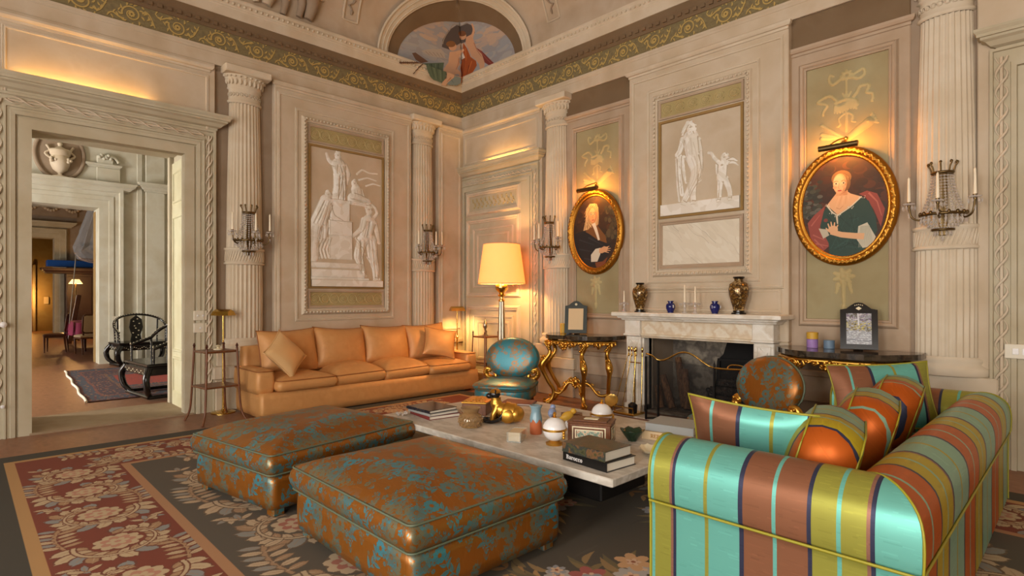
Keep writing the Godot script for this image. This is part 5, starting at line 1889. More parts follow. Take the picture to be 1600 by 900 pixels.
func dining_chair(label, pos, turn, cloth):
	var t = thing("dining_chair", label, "chair", pos, turn, "chairs at the magenta dining table")
	var s = Shape.new()
	s.cushion(V(0, 0.45, 0), 0.48, 0.05, 0.46, 0.05, 0.01, 0.03)
	obj("seat", s, cloth, t)
	s = Shape.new()
	s.box(V(0, 0.41, 0), V(0.47, 0.05, 0.45), 0.01)
	obj("seat_frame", s, "wood", t)
	for a in [-1, 1]:
		s = Shape.new()
		s.tube([V(a * 0.21, 0, -0.2), V(a * 0.21, 0.42, -0.2)], [0.014, 0.024], 8)
		obj("leg", s, "wood", t)
		s = Shape.new()
		s.tube([V(a * 0.2, 0, 0.24), V(a * 0.2, 0.42, 0.2)], [0.016, 0.024], 8)
		obj("leg", s, "wood", t)
	s = Shape.new()
	s.cushion(V(0, 0.76, 0.235), 0.36, 0.04, 0.42, 0.06, 0.005, 0.012, Basis(V(1, 0, 0), PI / 2 + 0.12))
	obj("backrest", s, cloth, t)
	s = Shape.new()
	s.ring(Shape.seam(V(0, 0.76, 0.235), 0.4, 0.46, 0.07, 0.0, Basis(V(1, 0, 0), PI / 2 + 0.12)), 0.02, 6)
	for a in [-1, 1]: s.tube([V(a * 0.18, 0.42, 0.2), V(a * 0.18, 0.56, 0.22)], 0.02, 6)
	obj("back_frame", s, "wood", t)
	return t


# ------------------------------------------------------------------ carpet
func scroll_leaf(p, c, r, ang, flip, cols):
	# acanthus scroll: a feathered leaf curling round a rosette, with a stem to the next one; c in metres
	# cols: outline, light, middle, cool, accent
	var f = -1.0 if flip else 1.0
	var rot = func(v): return c + Vector2(v.x, v.y * f).rotated(ang) * r
	var path = func(arr):
		var o = []
		for i in range(0, arr.size(), 2): o.append(rot.call(Vector2(arr[i], arr[i + 1])))
		return smooth2(o, 5)
	var feather = func(a, b, w, col, bend):
		var m = rot.call(a.lerp(b, 0.55))
		var dv = rot.call(b) - rot.call(a)
		p.ell(m, dv.length() * 0.5, r * w * 1.25, cols[0], dv.angle(), 12)
		p.leaf(rot.call(a.lerp(b, 0.5)), rot.call(a.lerp(b, 1.2)), r * w * 0.8, cols[0], bend * f)
		p.ell(m, dv.length() * 0.45, r * w * 0.95, col, dv.angle(), 12)
		p.leaf(rot.call(a.lerp(b, 0.5)), rot.call(a.lerp(b, 1.12)), r * w * 0.55, col, bend * f)
		p.line([rot.call(a), rot.call(a.lerp(b, 0.8))], r * 0.03, r * 0.012, cols[2] if col != cols[2] else cols[1])
	# tail to the next scroll, with leaves on both sides
	p.line(path.call([-2.0, 1.02, -1.5, 1.2, -0.9, 1.22, -0.3, 1.1]), r * 0.2, r * 0.14, cols[0])
	p.line(path.call([-2.0, 1.02, -1.5, 1.2, -0.9, 1.22, -0.3, 1.1]), r * 0.12, r * 0.08, cols[2])
	for i in 6:
		var x = -1.9 + i * 0.28
		var y = 1.06 + 0.14 * sin((x + 2.0) * 1.7)
		feather.call(Vector2(x, y), Vector2(x - 0.2, y + 0.42), 0.1, cols[3] if i % 2 == 0 else cols[1], 0.25)
		feather.call(Vector2(x, y), Vector2(x - 0.12, y - 0.44), 0.1, cols[1] if i % 2 == 0 else cols[2], -0.25)
	# lobes of the curling leaf, outer then inner row
	for i in 15:
		var a = 1.75 - i * 0.33
		var rad = 1.05 - 0.014 * i
		var b = Vector2(cos(a), sin(a)) * rad
		var L = 0.52 + 0.14 * sin(i * 1.3)
		feather.call(b * 0.82, b + Vector2(cos(a - 0.75), sin(a - 0.75)) * (L * 0.8), 0.19, [cols[1], cols[1], cols[3], cols[2]][i % 4], 0.2)
	for i in 15:
		var a = 1.8 - i * 0.33
		var b = Vector2(cos(a), sin(a)) * 0.98
		feather.call(b, b * 0.72 + Vector2(cos(a - 1.9), sin(a - 1.9)) * 0.22, 0.11, cols[2] if i % 2 == 0 else cols[1], -0.15)
	var sp = []
	for i in 26:
		var a = 1.85 - i * 0.2
		sp.append(rot.call(Vector2(cos(a), sin(a)) * (0.96 - 0.006 * i)))
	p.line(sp, r * 0.17, r * 0.08, cols[0])
	p.line(sp, r * 0.1, r * 0.04, cols[1])
	# rosette
	p.ell(c, r * 0.58, r * 0.54, cols[0], ang, 22)
	p.flower(c, r * 0.56, 9, cols[1], cols[2], ang)
	p.flower(c, r * 0.4, 7, cols[4], cols[0], ang + 0.3)
	p.flower(c, r * 0.26, 6, cols[1], cols[4], ang + 0.6)
	# cool sprig in the corner of the repeat
	for i in 4: feather.call(Vector2(1.25, 1.0), Vector2(1.25, 1.0) + Vector2.from_angle(-0.4 + i * 0.75) * 0.42, 0.08, cols[3] if i % 2 == 0 else cols[1], 0.2)
	for i in 3: feather.call(Vector2(-1.15, -0.9), Vector2(-1.15, -0.9) + Vector2.from_angle(2.2 + i * 0.9) * 0.42, 0.08, cols[1] if i % 2 == 0 else cols[3], 0.2)
func bouquet(p, c, r, n):
	var leaf = [c8(128, 108, 72), c8(110, 98, 70), c8(150, 122, 82)]
	for i in n:
		var a = rng.randf() * TAU
		var b = c + Vector2.from_angle(a) * r * rng.randf_range(0.2, 0.8)
		p.leaf(b, b + Vector2.from_angle(a + rng.randf_range(-0.6, 0.6)) * r * 0.5, r * 0.08, leaf[i % 3], 0.2)
	for i in n / 2:
		var a = rng.randf() * TAU
		var q = c + Vector2.from_angle(a) * r * rng.randf_range(0.0, 0.8)
		var col = [c8(196, 140, 120), c8(176, 168, 160), c8(204, 160, 116), c8(164, 92, 84), c8(150, 150, 152)][i % 5]
		p.flower(q, r * rng.randf_range(0.14, 0.26), 6 + i % 3, col, c8(140, 74, 60), a)
		p.flower(q, r * 0.1, 5, c8(212, 178, 146), c8(150, 90, 60), a + 0.4)
func build_carpet():
	var sc = 250.0
	var W = 5.4
	var L = 7.8
	rng.seed = 44
	var p = Paint.new(int(W * sc), int(L * sc), c8(64, 60, 50))
	p.t = Transform2D(0, Vector2(sc, sc), 0, Vector2.ZERO)
	var rect = func(d, col): p.im.fill_rect(Rect2i(int(d * sc), int(d * sc), int((W - 2 * d) * sc), int((L - 2 * d) * sc)), col)
	rect.call(0.22, c8(170, 132, 84))
	rect.call(0.29, c8(118, 57, 38))
	var warm = [c8(106, 60, 42), c8(182, 160, 126), c8(158, 124, 90), c8(132, 132, 128), c8(174, 126, 102)]
	var pale = [c8(104, 84, 64), c8(178, 156, 126), c8(152, 122, 92), c8(132, 130, 122), c8(158, 100, 82)]
	# red border
	var n = 11
	for i in n:
		var t = (i + 0.5) / n
		var q = 0.7 + (L - 1.4) * t
		scroll_leaf(p, Vector2(0.61, q), 0.215, PI / 2 * (1 if i % 2 == 0 else 1), i % 2 == 0, warm)
		scroll_leaf(p, Vector2(W - 0.61, q), 0.215, PI / 2, i % 2 == 1, warm)
	for i in 7:
		var q = 0.75 + (W - 1.5) * (i + 0.5) / 7
		scroll_leaf(p, Vector2(q, 0.61), 0.215, 0, i % 2 == 0, warm)
		scroll_leaf(p, Vector2(q, L - 0.61), 0.215, 0, i % 2 == 1, warm)
	# the lines that bound the border, woven over the ends of the leaves
	for e in [[0.0, 0.22, c8(64, 60, 50)], [0.22, 0.29, c8(170, 132, 84)]]:
		var k = int((e[1] - e[0]) * sc)
		var x0 = int(e[0] * sc)
		p.im.fill_rect(Rect2i(x0, x0, p.w - 2 * x0, k), e[2])
		p.im.fill_rect(Rect2i(x0, p.h - x0 - k, p.w - 2 * x0, k), e[2])
		p.im.fill_rect(Rect2i(x0, x0, k, p.h - 2 * x0), e[2])
		p.im.fill_rect(Rect2i(p.w - x0 - k, x0, k, p.h - 2 * x0), e[2])
	rect.call(0.93, c8(164, 122, 86))
	rect.call(0.99, c8(84, 76, 64))
	# abrash: the uneven dye of the ground
	for i in 500:
		var q = Vector2(rng.randf() * W, rng.randf() * L)
		var d = minf(minf(q.x, W - q.x), minf(q.y, L - q.y))
		if d > 1.25: p.ell(q, rng.randf_range(0.05, 0.22), 0.012, [c8(88, 80, 68), c8(80, 73, 62), c8(86, 76, 62)][i % 3], 0, 8)
	# grey field: larger scrolls along its edge
	for i in 7:
		var q = 1.45 + (L - 2.9) * (i + 0.5) / 7
		scroll_leaf(p, Vector2(1.46, q), 0.26, PI / 2, i % 2 == 0, pale)
		scroll_leaf(p, Vector2(W - 1.46, q), 0.26, PI / 2, i % 2 == 1, pale)
	for i in 3:
		var q = 1.5 + (W - 3.0) * (i + 0.5) / 3
		scroll_leaf(p, Vector2(q, 1.4), 0.27, 0, i % 2 == 0, pale)
		scroll_leaf(p, Vector2(q, L - 1.4), 0.27, 0, i % 2 == 1, pale)
	# garland of leaves and bunches of flowers in the middle
	var cc = Vector2(W * 0.5, L * 0.5)
	for i in 110:
		var a = TAU * i / 110.0
		var b = cc + Vector2(cos(a) * 0.75, sin(a) * 1.9)
		var d = Vector2(-sin(a) * 0.75, cos(a) * 1.9).normalized()
		for e in [-1, 1]: p.leaf(b, b + d.rotated(e * 0.8) * 0.11, 0.024, [c8(166, 124, 74), c8(146, 104, 62), c8(178, 140, 90)][i % 3], 0.1)
	for i in 6:
		var a = TAU * (i + 0.5) / 6
		bouquet(p, cc + Vector2(cos(a) * 0.75, sin(a) * 1.9), 0.34, 22)
	bouquet(p, cc, 0.5, 34)
	bouquet(p, Vector2(2.35, 5.15), 0.42, 30)
	bouquet(p, Vector2(2.9, 5.6), 0.36, 24)
	var m = mat("carpet", Color.WHITE, 0.97)
	m.albedo_texture = p.tex()
	var wv = noise(0.12, gray(0.2, 0.8), 256, FastNoiseLite.TYPE_SIMPLEX, 2, 50)
	var s = Shape.new()
	s.axes(V(1.0 / W, 0, 0), V(0, 0, 1.0 / L))
	s.box(V(W * 0.5, 0.007, L * 0.5), V(W, 0.014, L), 0.004)
	var o = tag(obj("carpet", s, "carpet"), "large carpet with red scroll border and grey flowered field", "carpet")
	o.position = V(0.04, 0.001, -6.66)

# ------------------------------------------------------------------ seating
func build_ottomans():
	var first = null
	for q in [[V(1.915, 0.016, -2.68), 0.0, "damask ottoman nearest the camera in front of the coffee table"], [V(1.91, 0.016, -4.2), PI / 2 + 0.17, "damask ottoman farther back, before the orange sofa"]]:
		if first:
			copy(first, q[2], q[0], q[1])
			continue
		var t = thing("ottoman", q[2], "ottoman", q[0], q[1], "orange and teal damask ottomans")
		first = t
		var s = Shape.new()
		s.cushion(V(0, 0.165, 0), 1.0, 0.22, 1.2, 0.05, 0.006, 0.0)
		obj("base", s, "damask", t)
		for a in [-1, 1]:
			for b in [-1, 1]:
				s = Shape.new()
				s.box(V(a * 0.43, 0.028, b * 0.53), V(0.08, 0.056, 0.08), 0.006)
				obj("leg", s, "damask", t)
		s = Shape.new()
		s.cushion(V(0, 0.345, 0), 1.03, 0.125, 1.23, 0.035, 0.022, 0.11)
		var c = obj("cushion", s, "damask", t)
		for y in [-0.0625, 0.0625]:
			s = Shape.new()
			s.ring(Shape.seam(V(0, 0.345, 0), 1.035, 1.235, 0.035, y), 0.0055, 6)
			obj("piping", s, "piping_teal", c)

func build_orange_sofa():
	var t = thing("orange_sofa", "long orange silk sofa against the frescoed wall", "sofa", V(4.1, 0.0, -7.06))
	var W = 3.3
	var s = Shape.new()
	s.cushion(V(0, 0.17, 0.02), W - 0.02, 0.28, 0.84, 0.04, 0.008, 0.0)
	obj("base", s, "orange_silk", t)
	s = Shape.new()
	s.cushion(V(0, 0.56, -0.33), W - 0.1, 0.5, 0.16, 0.06, 0.01, 0.03)
	obj("back", s, "orange_silk", t)
	for a in [-1, 1]:
		s = Shape.new()
		s.cushion(V(a * (W * 0.5 - 0.09), 0.43, -0.02), 0.2, 0.26, 0.78, 0.05, 0.01, 0.025)
		var ar = obj("arm", s, "orange_silk", t)
		s = Shape.new()
		s.ring(Shape.seam(V(a * (W * 0.5 - 0.09), 0.43, -0.02), 0.205, 0.785, 0.05, 0.13), 0.007, 6)
		obj("piping", s, "orange_piping", ar)
	var w = (W - 0.4) / 4.0
	for i in 4:
		var x = -W * 0.5 + 0.2 + w * (i + 0.5)
		s = Shape.new()
		var front = 0.1 if i == 0 or i == 3 else 0.06
		var full = [0.07, 0.13, 0.13, 0.07][i]
		s.cushion(V(x, 0.38, front), w - 0.005, 0.12, 0.74, 0.06, 0.025, full, Basis(V(0, 0, 1), [0.0, 0.02, 0.03, 0.0][i]))
		var c = obj("seat_cushion", s, "orange_silk", t)
		s = Shape.new()
		s.ring(Shape.seam(V(x, 0.38, front), w, 0.745, 0.06, 0.06, Basis(V(0, 0, 1), [0.0, 0.02, 0.03, 0.0][i])), 0.007, 6)
		obj("piping", s, "orange_piping", c)
	for i in 4:
		var x = -W * 0.5 + 0.22 + (w - 0.01) * (i + 0.5)
		var b = Basis(V(1, 0, 0), -0.28) * Basis(V(0, 0, 1), [0.02, -0.05, -0.04, 0.03][i])
		s = Shape.new()
		s.pillow(V(x, 0.74, -0.16), w + 0.03, 0.56, 0.32, b, 0.03, 16, 0.02)
		var c = obj("back_cushion", s, "orange_silk", t)
		s = Shape.new()
		s.ring(Shape.pillow_edge(V(x, 0.74, -0.16), w + 0.03, 0.56, b, 0.03, 10, 0.02), 0.008, 6)
		obj("piping", s, "orange_piping", c)
	for a in [-1, 1]:
		for b in [-1, 1]:
			s = Shape.new()
			s.box(V(a * 1.5, 0.02, b * 0.34), V(0.07, 0.04, 0.07), 0.004)
			obj("foot", s, "darkwood", t)
	# loose pillows
	var b1 = Basis(V(0, 1, 0), 0.42) * Basis(V(1, 0, 0), -0.5) * Basis(V(0, 0, 1), 0.62)
	var p1 = thing("throw_pillow", "pale gold silk pillow leaning in the left corner of the orange sofa", "pillow", V(2.83, 0.73, -6.84))
	s = Shape.new()
	s.pillow(V(0, 0, 0), 0.47, 0.47, 0.2, b1, 0.1)
	obj("cover", s, "pale_silk", p1)
	s = Shape.new()
	s.ring(Shape.pillow_edge(V(0, 0, 0), 0.47, 0.47, b1, 0.1), 0.008, 6)
	obj("piping", s, "pale_silk", p1)
	b1 = Basis(V(0, 1, 0), -0.35) * Basis(V(1, 0, 0), -0.45) * Basis(V(0, 0, 1), -0.2)
	p1 = thing("throw_pillow", "golden silk pillow leaning at the right end of the orange sofa", "pillow", V(5.2, 0.74, -6.9))
	s = Shape.new()
	s.pillow(V(0, 0, 0), 0.5, 0.46, 0.2, b1, 0.1)
	obj("cover", s, "orange_silk", p1)
	s = Shape.new()
	s.ring(Shape.pillow_edge(V(0, 0, 0), 0.5, 0.46, b1, 0.1), 0.008, 6)
	obj("piping", s, "orange_piping", p1)

# striped silk: u runs across the stripes; the cloth is laid lengthways on every part
func striped(axis, off = 0.0):
	var s = Shape.new()
	s.axes(axis, V(0, 1.3, 0) + V(axis.z, 0, axis.x))
	s.uoff = off
	return s
func build_striped_sofa():
	var o = V(2.28, 0.016, -0.4)    # near corner at the back; the sofa faces -z
	var t = thing("striped_sofa", "sofa in teal, copper and olive striped silk at the right", "sofa", o)
	var L = 2.85
	var D = 1.02
	# one rolled profile runs along both arms and the back, mitred in the corners: x is the outset, y the height
	var prof = smooth2(P2([[0.0, 0.03], [0.0, 0.44], [0.012, 0.49], [0.014, 0.6], [-0.005, 0.68], [-0.06, 0.735], [-0.13, 0.755], [-0.2, 0.735], [-0.25, 0.68], [-0.27, 0.6], [-0.27, 0.3]]), 3)
	for a in 2:
		var s = striped(V(0, 0, 1 / 0.767), 0.16)
		var rows = []
		for e in prof:
			var row = []
			for j in 13:
				var z = lerpf(-D, e.x, j / 12.0)
				row.append(V(-e.x if a == 0 else L + e.x, e.y, z))
			rows.append(row)
		s.grid(rows)
		var lp = []
		for r in rows: lp.append(r[0])
		s.fan(lp)
		var ar = obj("arm", s, "stripe", t)
		s = Shape.new()
		var xs = -0.012 if a == 0 else L + 0.012
		s.tube([V(xs, 0.475, -D), V(xs, 0.475, 0.01)], 0.006, 6)
		s.tube(rows.map(func(r): return r[0]), 0.006, 6)
		s.tube(rows.map(func(r): return r[12] + V(0.004 if a else -0.004, 0, 0.004)), 0.0045, 6)
		obj("piping", s, "piping_lime", ar)
	var s = striped(V(1, 0, 0), 0.4)
	var rows = []
	for e in prof:
		var row = []
		for j in 21: row.append(V(lerpf(-e.x, L + e.x, j / 20.0), e.y, e.x))
		rows.append(row)
	s.grid(rows)
	var bk = obj("back", s, "stripe_warm", t)
	s = Shape.new()
	s.tube([V(0.0, 0.475, 0.012), V(L, 0.475, 0.012)], 0.006, 6)
	obj("piping", s, "piping_lime", bk)
	s = striped(V(1 / 0.767, 0, 0))
	s.box(V(L * 0.5, 0.18, -D * 0.5), V(L - 0.5, 0.28, D - 0.06), 0.02)
	obj("base", s, "stripe", t)
	for a in [0.1, L - 0.1]:
		for b in [-0.1, -D + 0.1]:
			s = Shape.new()
			s.box(V(a, 0.02, b), V(0.07, 0.04, 0.07), 0.004)
			obj("foot", s, "darkwood", t)
	var w = (L - 0.56) / 3.0
	for i in 3:
		var x = 0.28 + w * (i + 0.5)
		s = striped(V(1 / 0.767, 0, 0))
		s.cushion(V(x, 0.38, -0.65), w - 0.01, 0.13, 0.76, 0.06, 0.012, 0.03)
		obj("seat_cushion", s, "stripe", t)
		# plump back cushion
		s = striped(V(1 / 0.62, 0, 0), [0.1, 0.75, 0.4][i])
		var b = Basis(V(0, 1, 0), [0.24, 0.2, 0.14][i]) * Basis(V(1, 0, 0), -PI / 2 + 0.28)
		var c = V(x - 0.03, 0.655, -0.47 - 0.02 * i)
		s.cushion(c, w - 0.16, 0.22, 0.38, 0.15, 0.03, 0.06, b)
		var cu = obj("back_cushion", s, "stripe_warm", t)
		for y in [-0.11, 0.11]:
			var pp = Shape.new()
			pp.ring(Shape.seam(c, w - 0.155, 0.385, 0.15, y, b), 0.0045, 6)
			obj("piping", pp, "piping_lime", cu)
	# two loose striped pillows
	for q in [["striped pillow with copper edge leaning on the near arm of the striped sofa", V(2.8, 0.7, -1.17), PI / 2 + 0.1, -0.42, 0.07, 0.6, 0.46, 1.0, 0.33], ["large striped pillow leaning at the far end of the striped sofa", V(4.62, 0.73, -1.02), -PI / 2 + 0.62, -0.3, 0.06, 0.66, 0.47, -1.0, 0.29]]:
		var bb = Basis(V(0, 1, 0), q[2]) * Basis(V(1, 0, 0), q[3]) * Basis(V(0, 0, 1), q[4])
		var p1 = thing("striped_pillow", q[0], "pillow", q[1], 0.0, "loose pillows on the striped sofa")
		s = striped(V(0, 0, 0))
		s.axes(bb.x * q[7] / 0.767, bb.y)
		s.uoff = q[8]
		s.pillow(V(0, 0, 0), q[5], q[6], 0.18, bb, 0.07)
		obj("cover", s, "stripe", p1)
		s = Shape.new()
		s.ring(Shape.pillow_edge(V(0, 0, 0), q[5], q[6], bb, 0.07), 0.006, 6)
		obj("piping", s, "piping_lime", p1)

func build_slipper_chairs():
	var t = thing("slipper_chair", "low blue-green damask chair with oval back before the floor lamp", "chair", V(4.97, 0.022, -5.2), -1.02, "low damask chairs with gilt scrolls")
	var s = Shape.new()
	s.cushion(V(0, 0.205, 0), 0.62, 0.13, 0.64, 0.16, 0.006, 0.0)
	obj("seat_frame", s, "damask", t)
	s = Shape.new()
	s.cushion(V(0, 0.3, 0), 0.64, 0.055, 0.66, 0.17, 0.018, 0.05)
	var c = obj("seat", s, "damask", t)
	s = Shape.new()
	s.ring(Shape.seam(V(0, 0.3, 0), 0.645, 0.665, 0.17, -0.0275), 0.007, 6)
	obj("piping", s, "piping_teal", c)
	for a in [-1, 1]:
		for b in [-1, 1]:
			s = Shape.new()
			s.tube([V(a * 0.23, 0.16, b * 0.24), V(a * 0.25, 0.0, b * 0.27)], [0.035, 0.02], 8)
			obj("leg", s, "wood", t)
	# oval pad, thick at its edge
	var o = V(0, 0.6, -0.28)
	var B = Basis(V(1, 0, 0), -0.16)
	s = Shape.new()
	s.pad(o, B * V(1, 0, 0), B * V(0, 1, 0), B * V(0, 0, 1), 0.32, 0.265, [Vector2(0.01, -0.05), Vector2(0.6, -0.05), Vector2(0.92, -0.042), Vector2(1.0, -0.015), Vector2(1.0, 0.015), Vector2(0.93, 0.045), Vector2(0.7, 0.062), Vector2(0.35, 0.068), Vector2(0.01, 0.07)], 48)
	var bk = obj("backrest", s, "damask", t)
	s = Shape.new()
	var lp = []
	for j in 40: lp.append(o + B * V(0.322 * cos(TAU * j / 40), 0.267 * sin(TAU * j / 40), -0.02))
	s.ring(lp, 0.008, 6)
	obj("piping", s, "piping_teal", bk)
	for a in [-1, 1]:
		s = Shape.new()
		var pts = smooth3([V(a * 0.16, 0.29, -0.2), V(a * 0.21, 0.32, -0.24), V(a * 0.29, 0.35, -0.26), V(a * 0.32, 0.41, -0.25), V(a * 0.29, 0.46, -0.24), V(a * 0.255, 0.44, -0.235), V(a * 0.265, 0.415, -0.23)], 5)
		s.tube(pts, lerps(0.045, 0.018, pts.size()), 8)
		s.ball(V(a * 0.27, 0.43, -0.23), 0.026, 8, 6)
		for k in 5: s.ball(pts[2 + k * 4] + V(0, 0.0, 0.03), 0.016, 6, 4)
		s.tube([V(a * 0.2, 0.24, -0.27), V(a * 0.2, 0.42, -0.3)], 0.03, 8)
		obj("gilt_scroll", s, "gilt", t)
	t.scale = V(1.12, 1, 1.12)
	copy(t, "low copper-coloured damask chair with oval back before the fireplace", V(4.95, 0.022, -2.16), -1.95)
	for part in t.get_children():
		if part.material_override == M["damask"]: part.material_override = M["damask_blue"]


# ------------------------------------------------------------------ lamps, tables, consoles
func P2(a): return a.map(func(e): return Vector2(e[0], e[1]))
func lamp_light(called, kind, pos, col, energy, size):
	var o = OmniLight3D.new() if kind == "omni" else SpotLight3D.new()
	o.name = called
	o.position = pos
	o.light_color = col
	o.light_energy = energy
	o.light_size = size
	o.shadow_enabled = true
	if kind == "omni": o.omni_range = 14.0
	else: o.spot_range = 14.0
	add_child(o)
	return o
func build_floor_lamp():
	var pos = V(5.72, 0, -6.08)
	var t = thing("floor_lamp", "tall floor lamp with glowing cream shade and fluted metal stem in the corner", "floor lamp", pos)
	var s = Shape.new()
	s.lathe(P2([[0.0, 0.0], [0.17, 0.0], [0.17, 0.03], [0.12, 0.05], [0.09, 0.08], [0.1, 0.12], [0.05, 0.17], [0.045, 0.2]]), 24)
	obj("base", s, "bronze", t)
	s = Shape.new()
	var rows = []
	for p in P2([[0.05, 0.2], [0.062, 0.3], [0.055, 0.7], [0.045, 1.1], [0.036, 1.36]]):
		var row = []
		for j in 60:
			var r = p.x * (1.0 + 0.09 * cos(j / 60.0 * TAU * 10))
			row.append(V(cos(TAU * j / 60) * r, p.y, sin(TAU * j / 60) * r))
		rows.append(row)
	s.grid(rows, false, true)
	obj("stem", s, "silver", t)
	s = Shape.new()
	s.lathe(P2([[0.037, 1.36], [0.05, 1.37], [0.05, 1.385], [0.03, 1.4], [0.028, 1.43], [0.055, 1.445], [0.06, 1.46], [0.035, 1.475], [0.05, 1.5], [0.085, 1.53], [0.095, 1.57], [0.09, 1.6], [0.06, 1.62], [0.0, 1.62]]), 20)
	s.tube([V(0, 1.6, 0), V(0, 2.22, 0)], 0.008, 6)
	for i in 3: s.tube([V(0, 2.16, 0), V(cos(i * TAU / 3) * 0.268, 2.19, sin(i * TAU / 3) * 0.268)], 0.004, 5)
	obj("urn_finial", s, "brass", t)
	s = Shape.new()
	s.lathe(P2([[0.352, 1.62], [0.27, 2.21]]), 40)
	s.lathe(P2([[0.349, 1.622], [0.267, 2.208]]), 40)
	var sh = obj("shade", s, "shade", t)
	s = Shape.new()
	for q in [[0.352, 1.625], [0.27, 2.205]]:
		var lp = []
		for j in 40: lp.append(V(cos(TAU * j / 40) * q[0], q[1], sin(TAU * j / 40) * q[0]))
		s.ring(lp, 0.006, 5)
	obj("trim", s, "pale_silk", sh)
	s = Shape.new()
	s.ball(V(0, 1.83, 0), V(0.05, 0.07, 0.05), 12, 8)
	obj("bulb", s, "bulb", t)
	lamp_light("floor_lamp_light", "omni", pos + V(0, 1.83, 0), c8(255, 196, 122), 1.9, 0.06)
func pharmacy_lamp(label, pos, turn, lit):
	var t = thing("reading_lamp", label, "floor lamp", pos, turn, "brass reading lamps beside the orange sofa")
	var s = Shape.new()
	s.lathe(P2([[0.0, 0.0], [0.14, 0.0], [0.14, 0.012], [0.125, 0.02], [0.03, 0.028], [0.02, 0.05], [0.0, 0.05]]), 28)
	obj("base", s, "brass", t)
	s = Shape.new()
	s.tube([V(0, 0.02, 0), V(0, 0.75, 0)], 0.014, 10)
	s.tube([V(0, 0.75, 0), V(0, 1.2, 0)], 0.01, 10)
	s.lathe(P2([[0.014, 0.74], [0.022, 0.75], [0.022, 0.78], [0.012, 0.79]]), 12)
	obj("pole", s, "brass", t)
	s = Shape.new()
	# tent-shaped hood
	var hood = []
	for z in [-0.12, 0.12]:
		hood.append([V(-0.075, 1.2, z), V(-0.05, 1.25, z * 0.92), V(0, 1.275, z * 0.88), V(0.05, 1.25, z * 0.92), V(0.075, 1.2, z)])
	s.grid(hood, true)
	for e in [0, 1]: s.fan(hood[e])
	s.tube([V(0, 1.2, 0), V(0, 1.25, 0)], 0.014, 8)
	obj("hood", s, "brass", t)
	s = Shape.new()
	s.ball(V(0, 1.222, 0.05), V(0.016, 0.016, 0.045), 8, 6)
	obj("bulb", s, "bulb" if lit else "white_porcelain", t)
	return t
func etagere(label, pos, turn):
	var t = thing("side_table", label, "side table", pos, turn, "small wooden side tables by the orange sofa")
	var s = Shape.new()
	s.box(V(0, 0.8, 0), V(0.4, 0.025, 0.4), 0.006)
	obj("top", s, "wood", t)
	s = Shape.new()
	s.box(V(0, 0.4, 0), V(0.44, 0.02, 0.44), 0.005)
	obj("shelf", s, "wood", t)
	for a in [-1, 1]:
		for b in [-1, 1]:
			s = Shape.new()
			s.tube(smooth3([V(a * 0.19, 0.84, b * 0.19), V(a * 0.205, 0.5, b * 0.205), V(a * 0.22, 0.2, b * 0.22), V(a * 0.24, 0.08, b * 0.24), V(a * 0.275, 0.0, b * 0.275)], 4), 0.014, 8)
			var lg = obj("leg", s, "wood", t)
			s = Shape.new()
			s.lathe(P2([[0.0, 0.83], [0.016, 0.835], [0.01, 0.85], [0.018, 0.865], [0.012, 0.88], [0.0, 0.9]]), 10, V(a * 0.19, 0, b * 0.19))
			obj("finial", s, "darkwood", lg)
	return t
func build_side_tables():
	etagere("slender wooden two-tier side table left of the orange sofa", V(2.12, 0, -7.1), 0.12).scale = V(0.88, 1, 0.88)
	etagere("slender wooden side table between the orange sofa and the floor lamp", V(5.97, 0, -6.72), 0.0).scale = V(0.74, 1, 0.74)
	pharmacy_lamp("brass reading lamp behind the left side table", V(2.32, 0, -7.48), 0.6, false)
	pharmacy_lamp("lit brass reading lamp at the right end of the orange sofa", V(5.86, 0, -7.3), 1.2, true)
	var l = lamp_light("reading_light", "spot", V(5.88, 1.2, -7.29), c8(255, 204, 122), 1.3, 0.05)
	l.rotation_degrees = V(-78, -70, 0)
	l.spot_angle = 70.0
	var t = thing("small_clock", "little gilt ornament on the left side table", "ornament", V(2.14, 0.815, -7.08))
	var s = Shape.new()
	s.lathe(P2([[0.0, 0.0], [0.05, 0.0], [0.05, 0.012], [0.015, 0.02], [0.015, 0.03], [0.035, 0.045], [0.0, 0.06]]), 14)
	obj("body", s, "pearl", t)
	# silver candlestick-like ornament on the right one
	t = thing("crystal_ornament", "small silver ornament on the side table by the lamp", "ornament", V(5.98, 0.815, -6.74))
	s = Shape.new()
	s.lathe(P2([[0.0, 0.0], [0.06, 0.0], [0.02, 0.03], [0.015, 0.1], [0.04, 0.14], [0.03, 0.2], [0.01, 0.24], [0.0, 0.3]]), 14)
	obj("body", s, "silver", t)

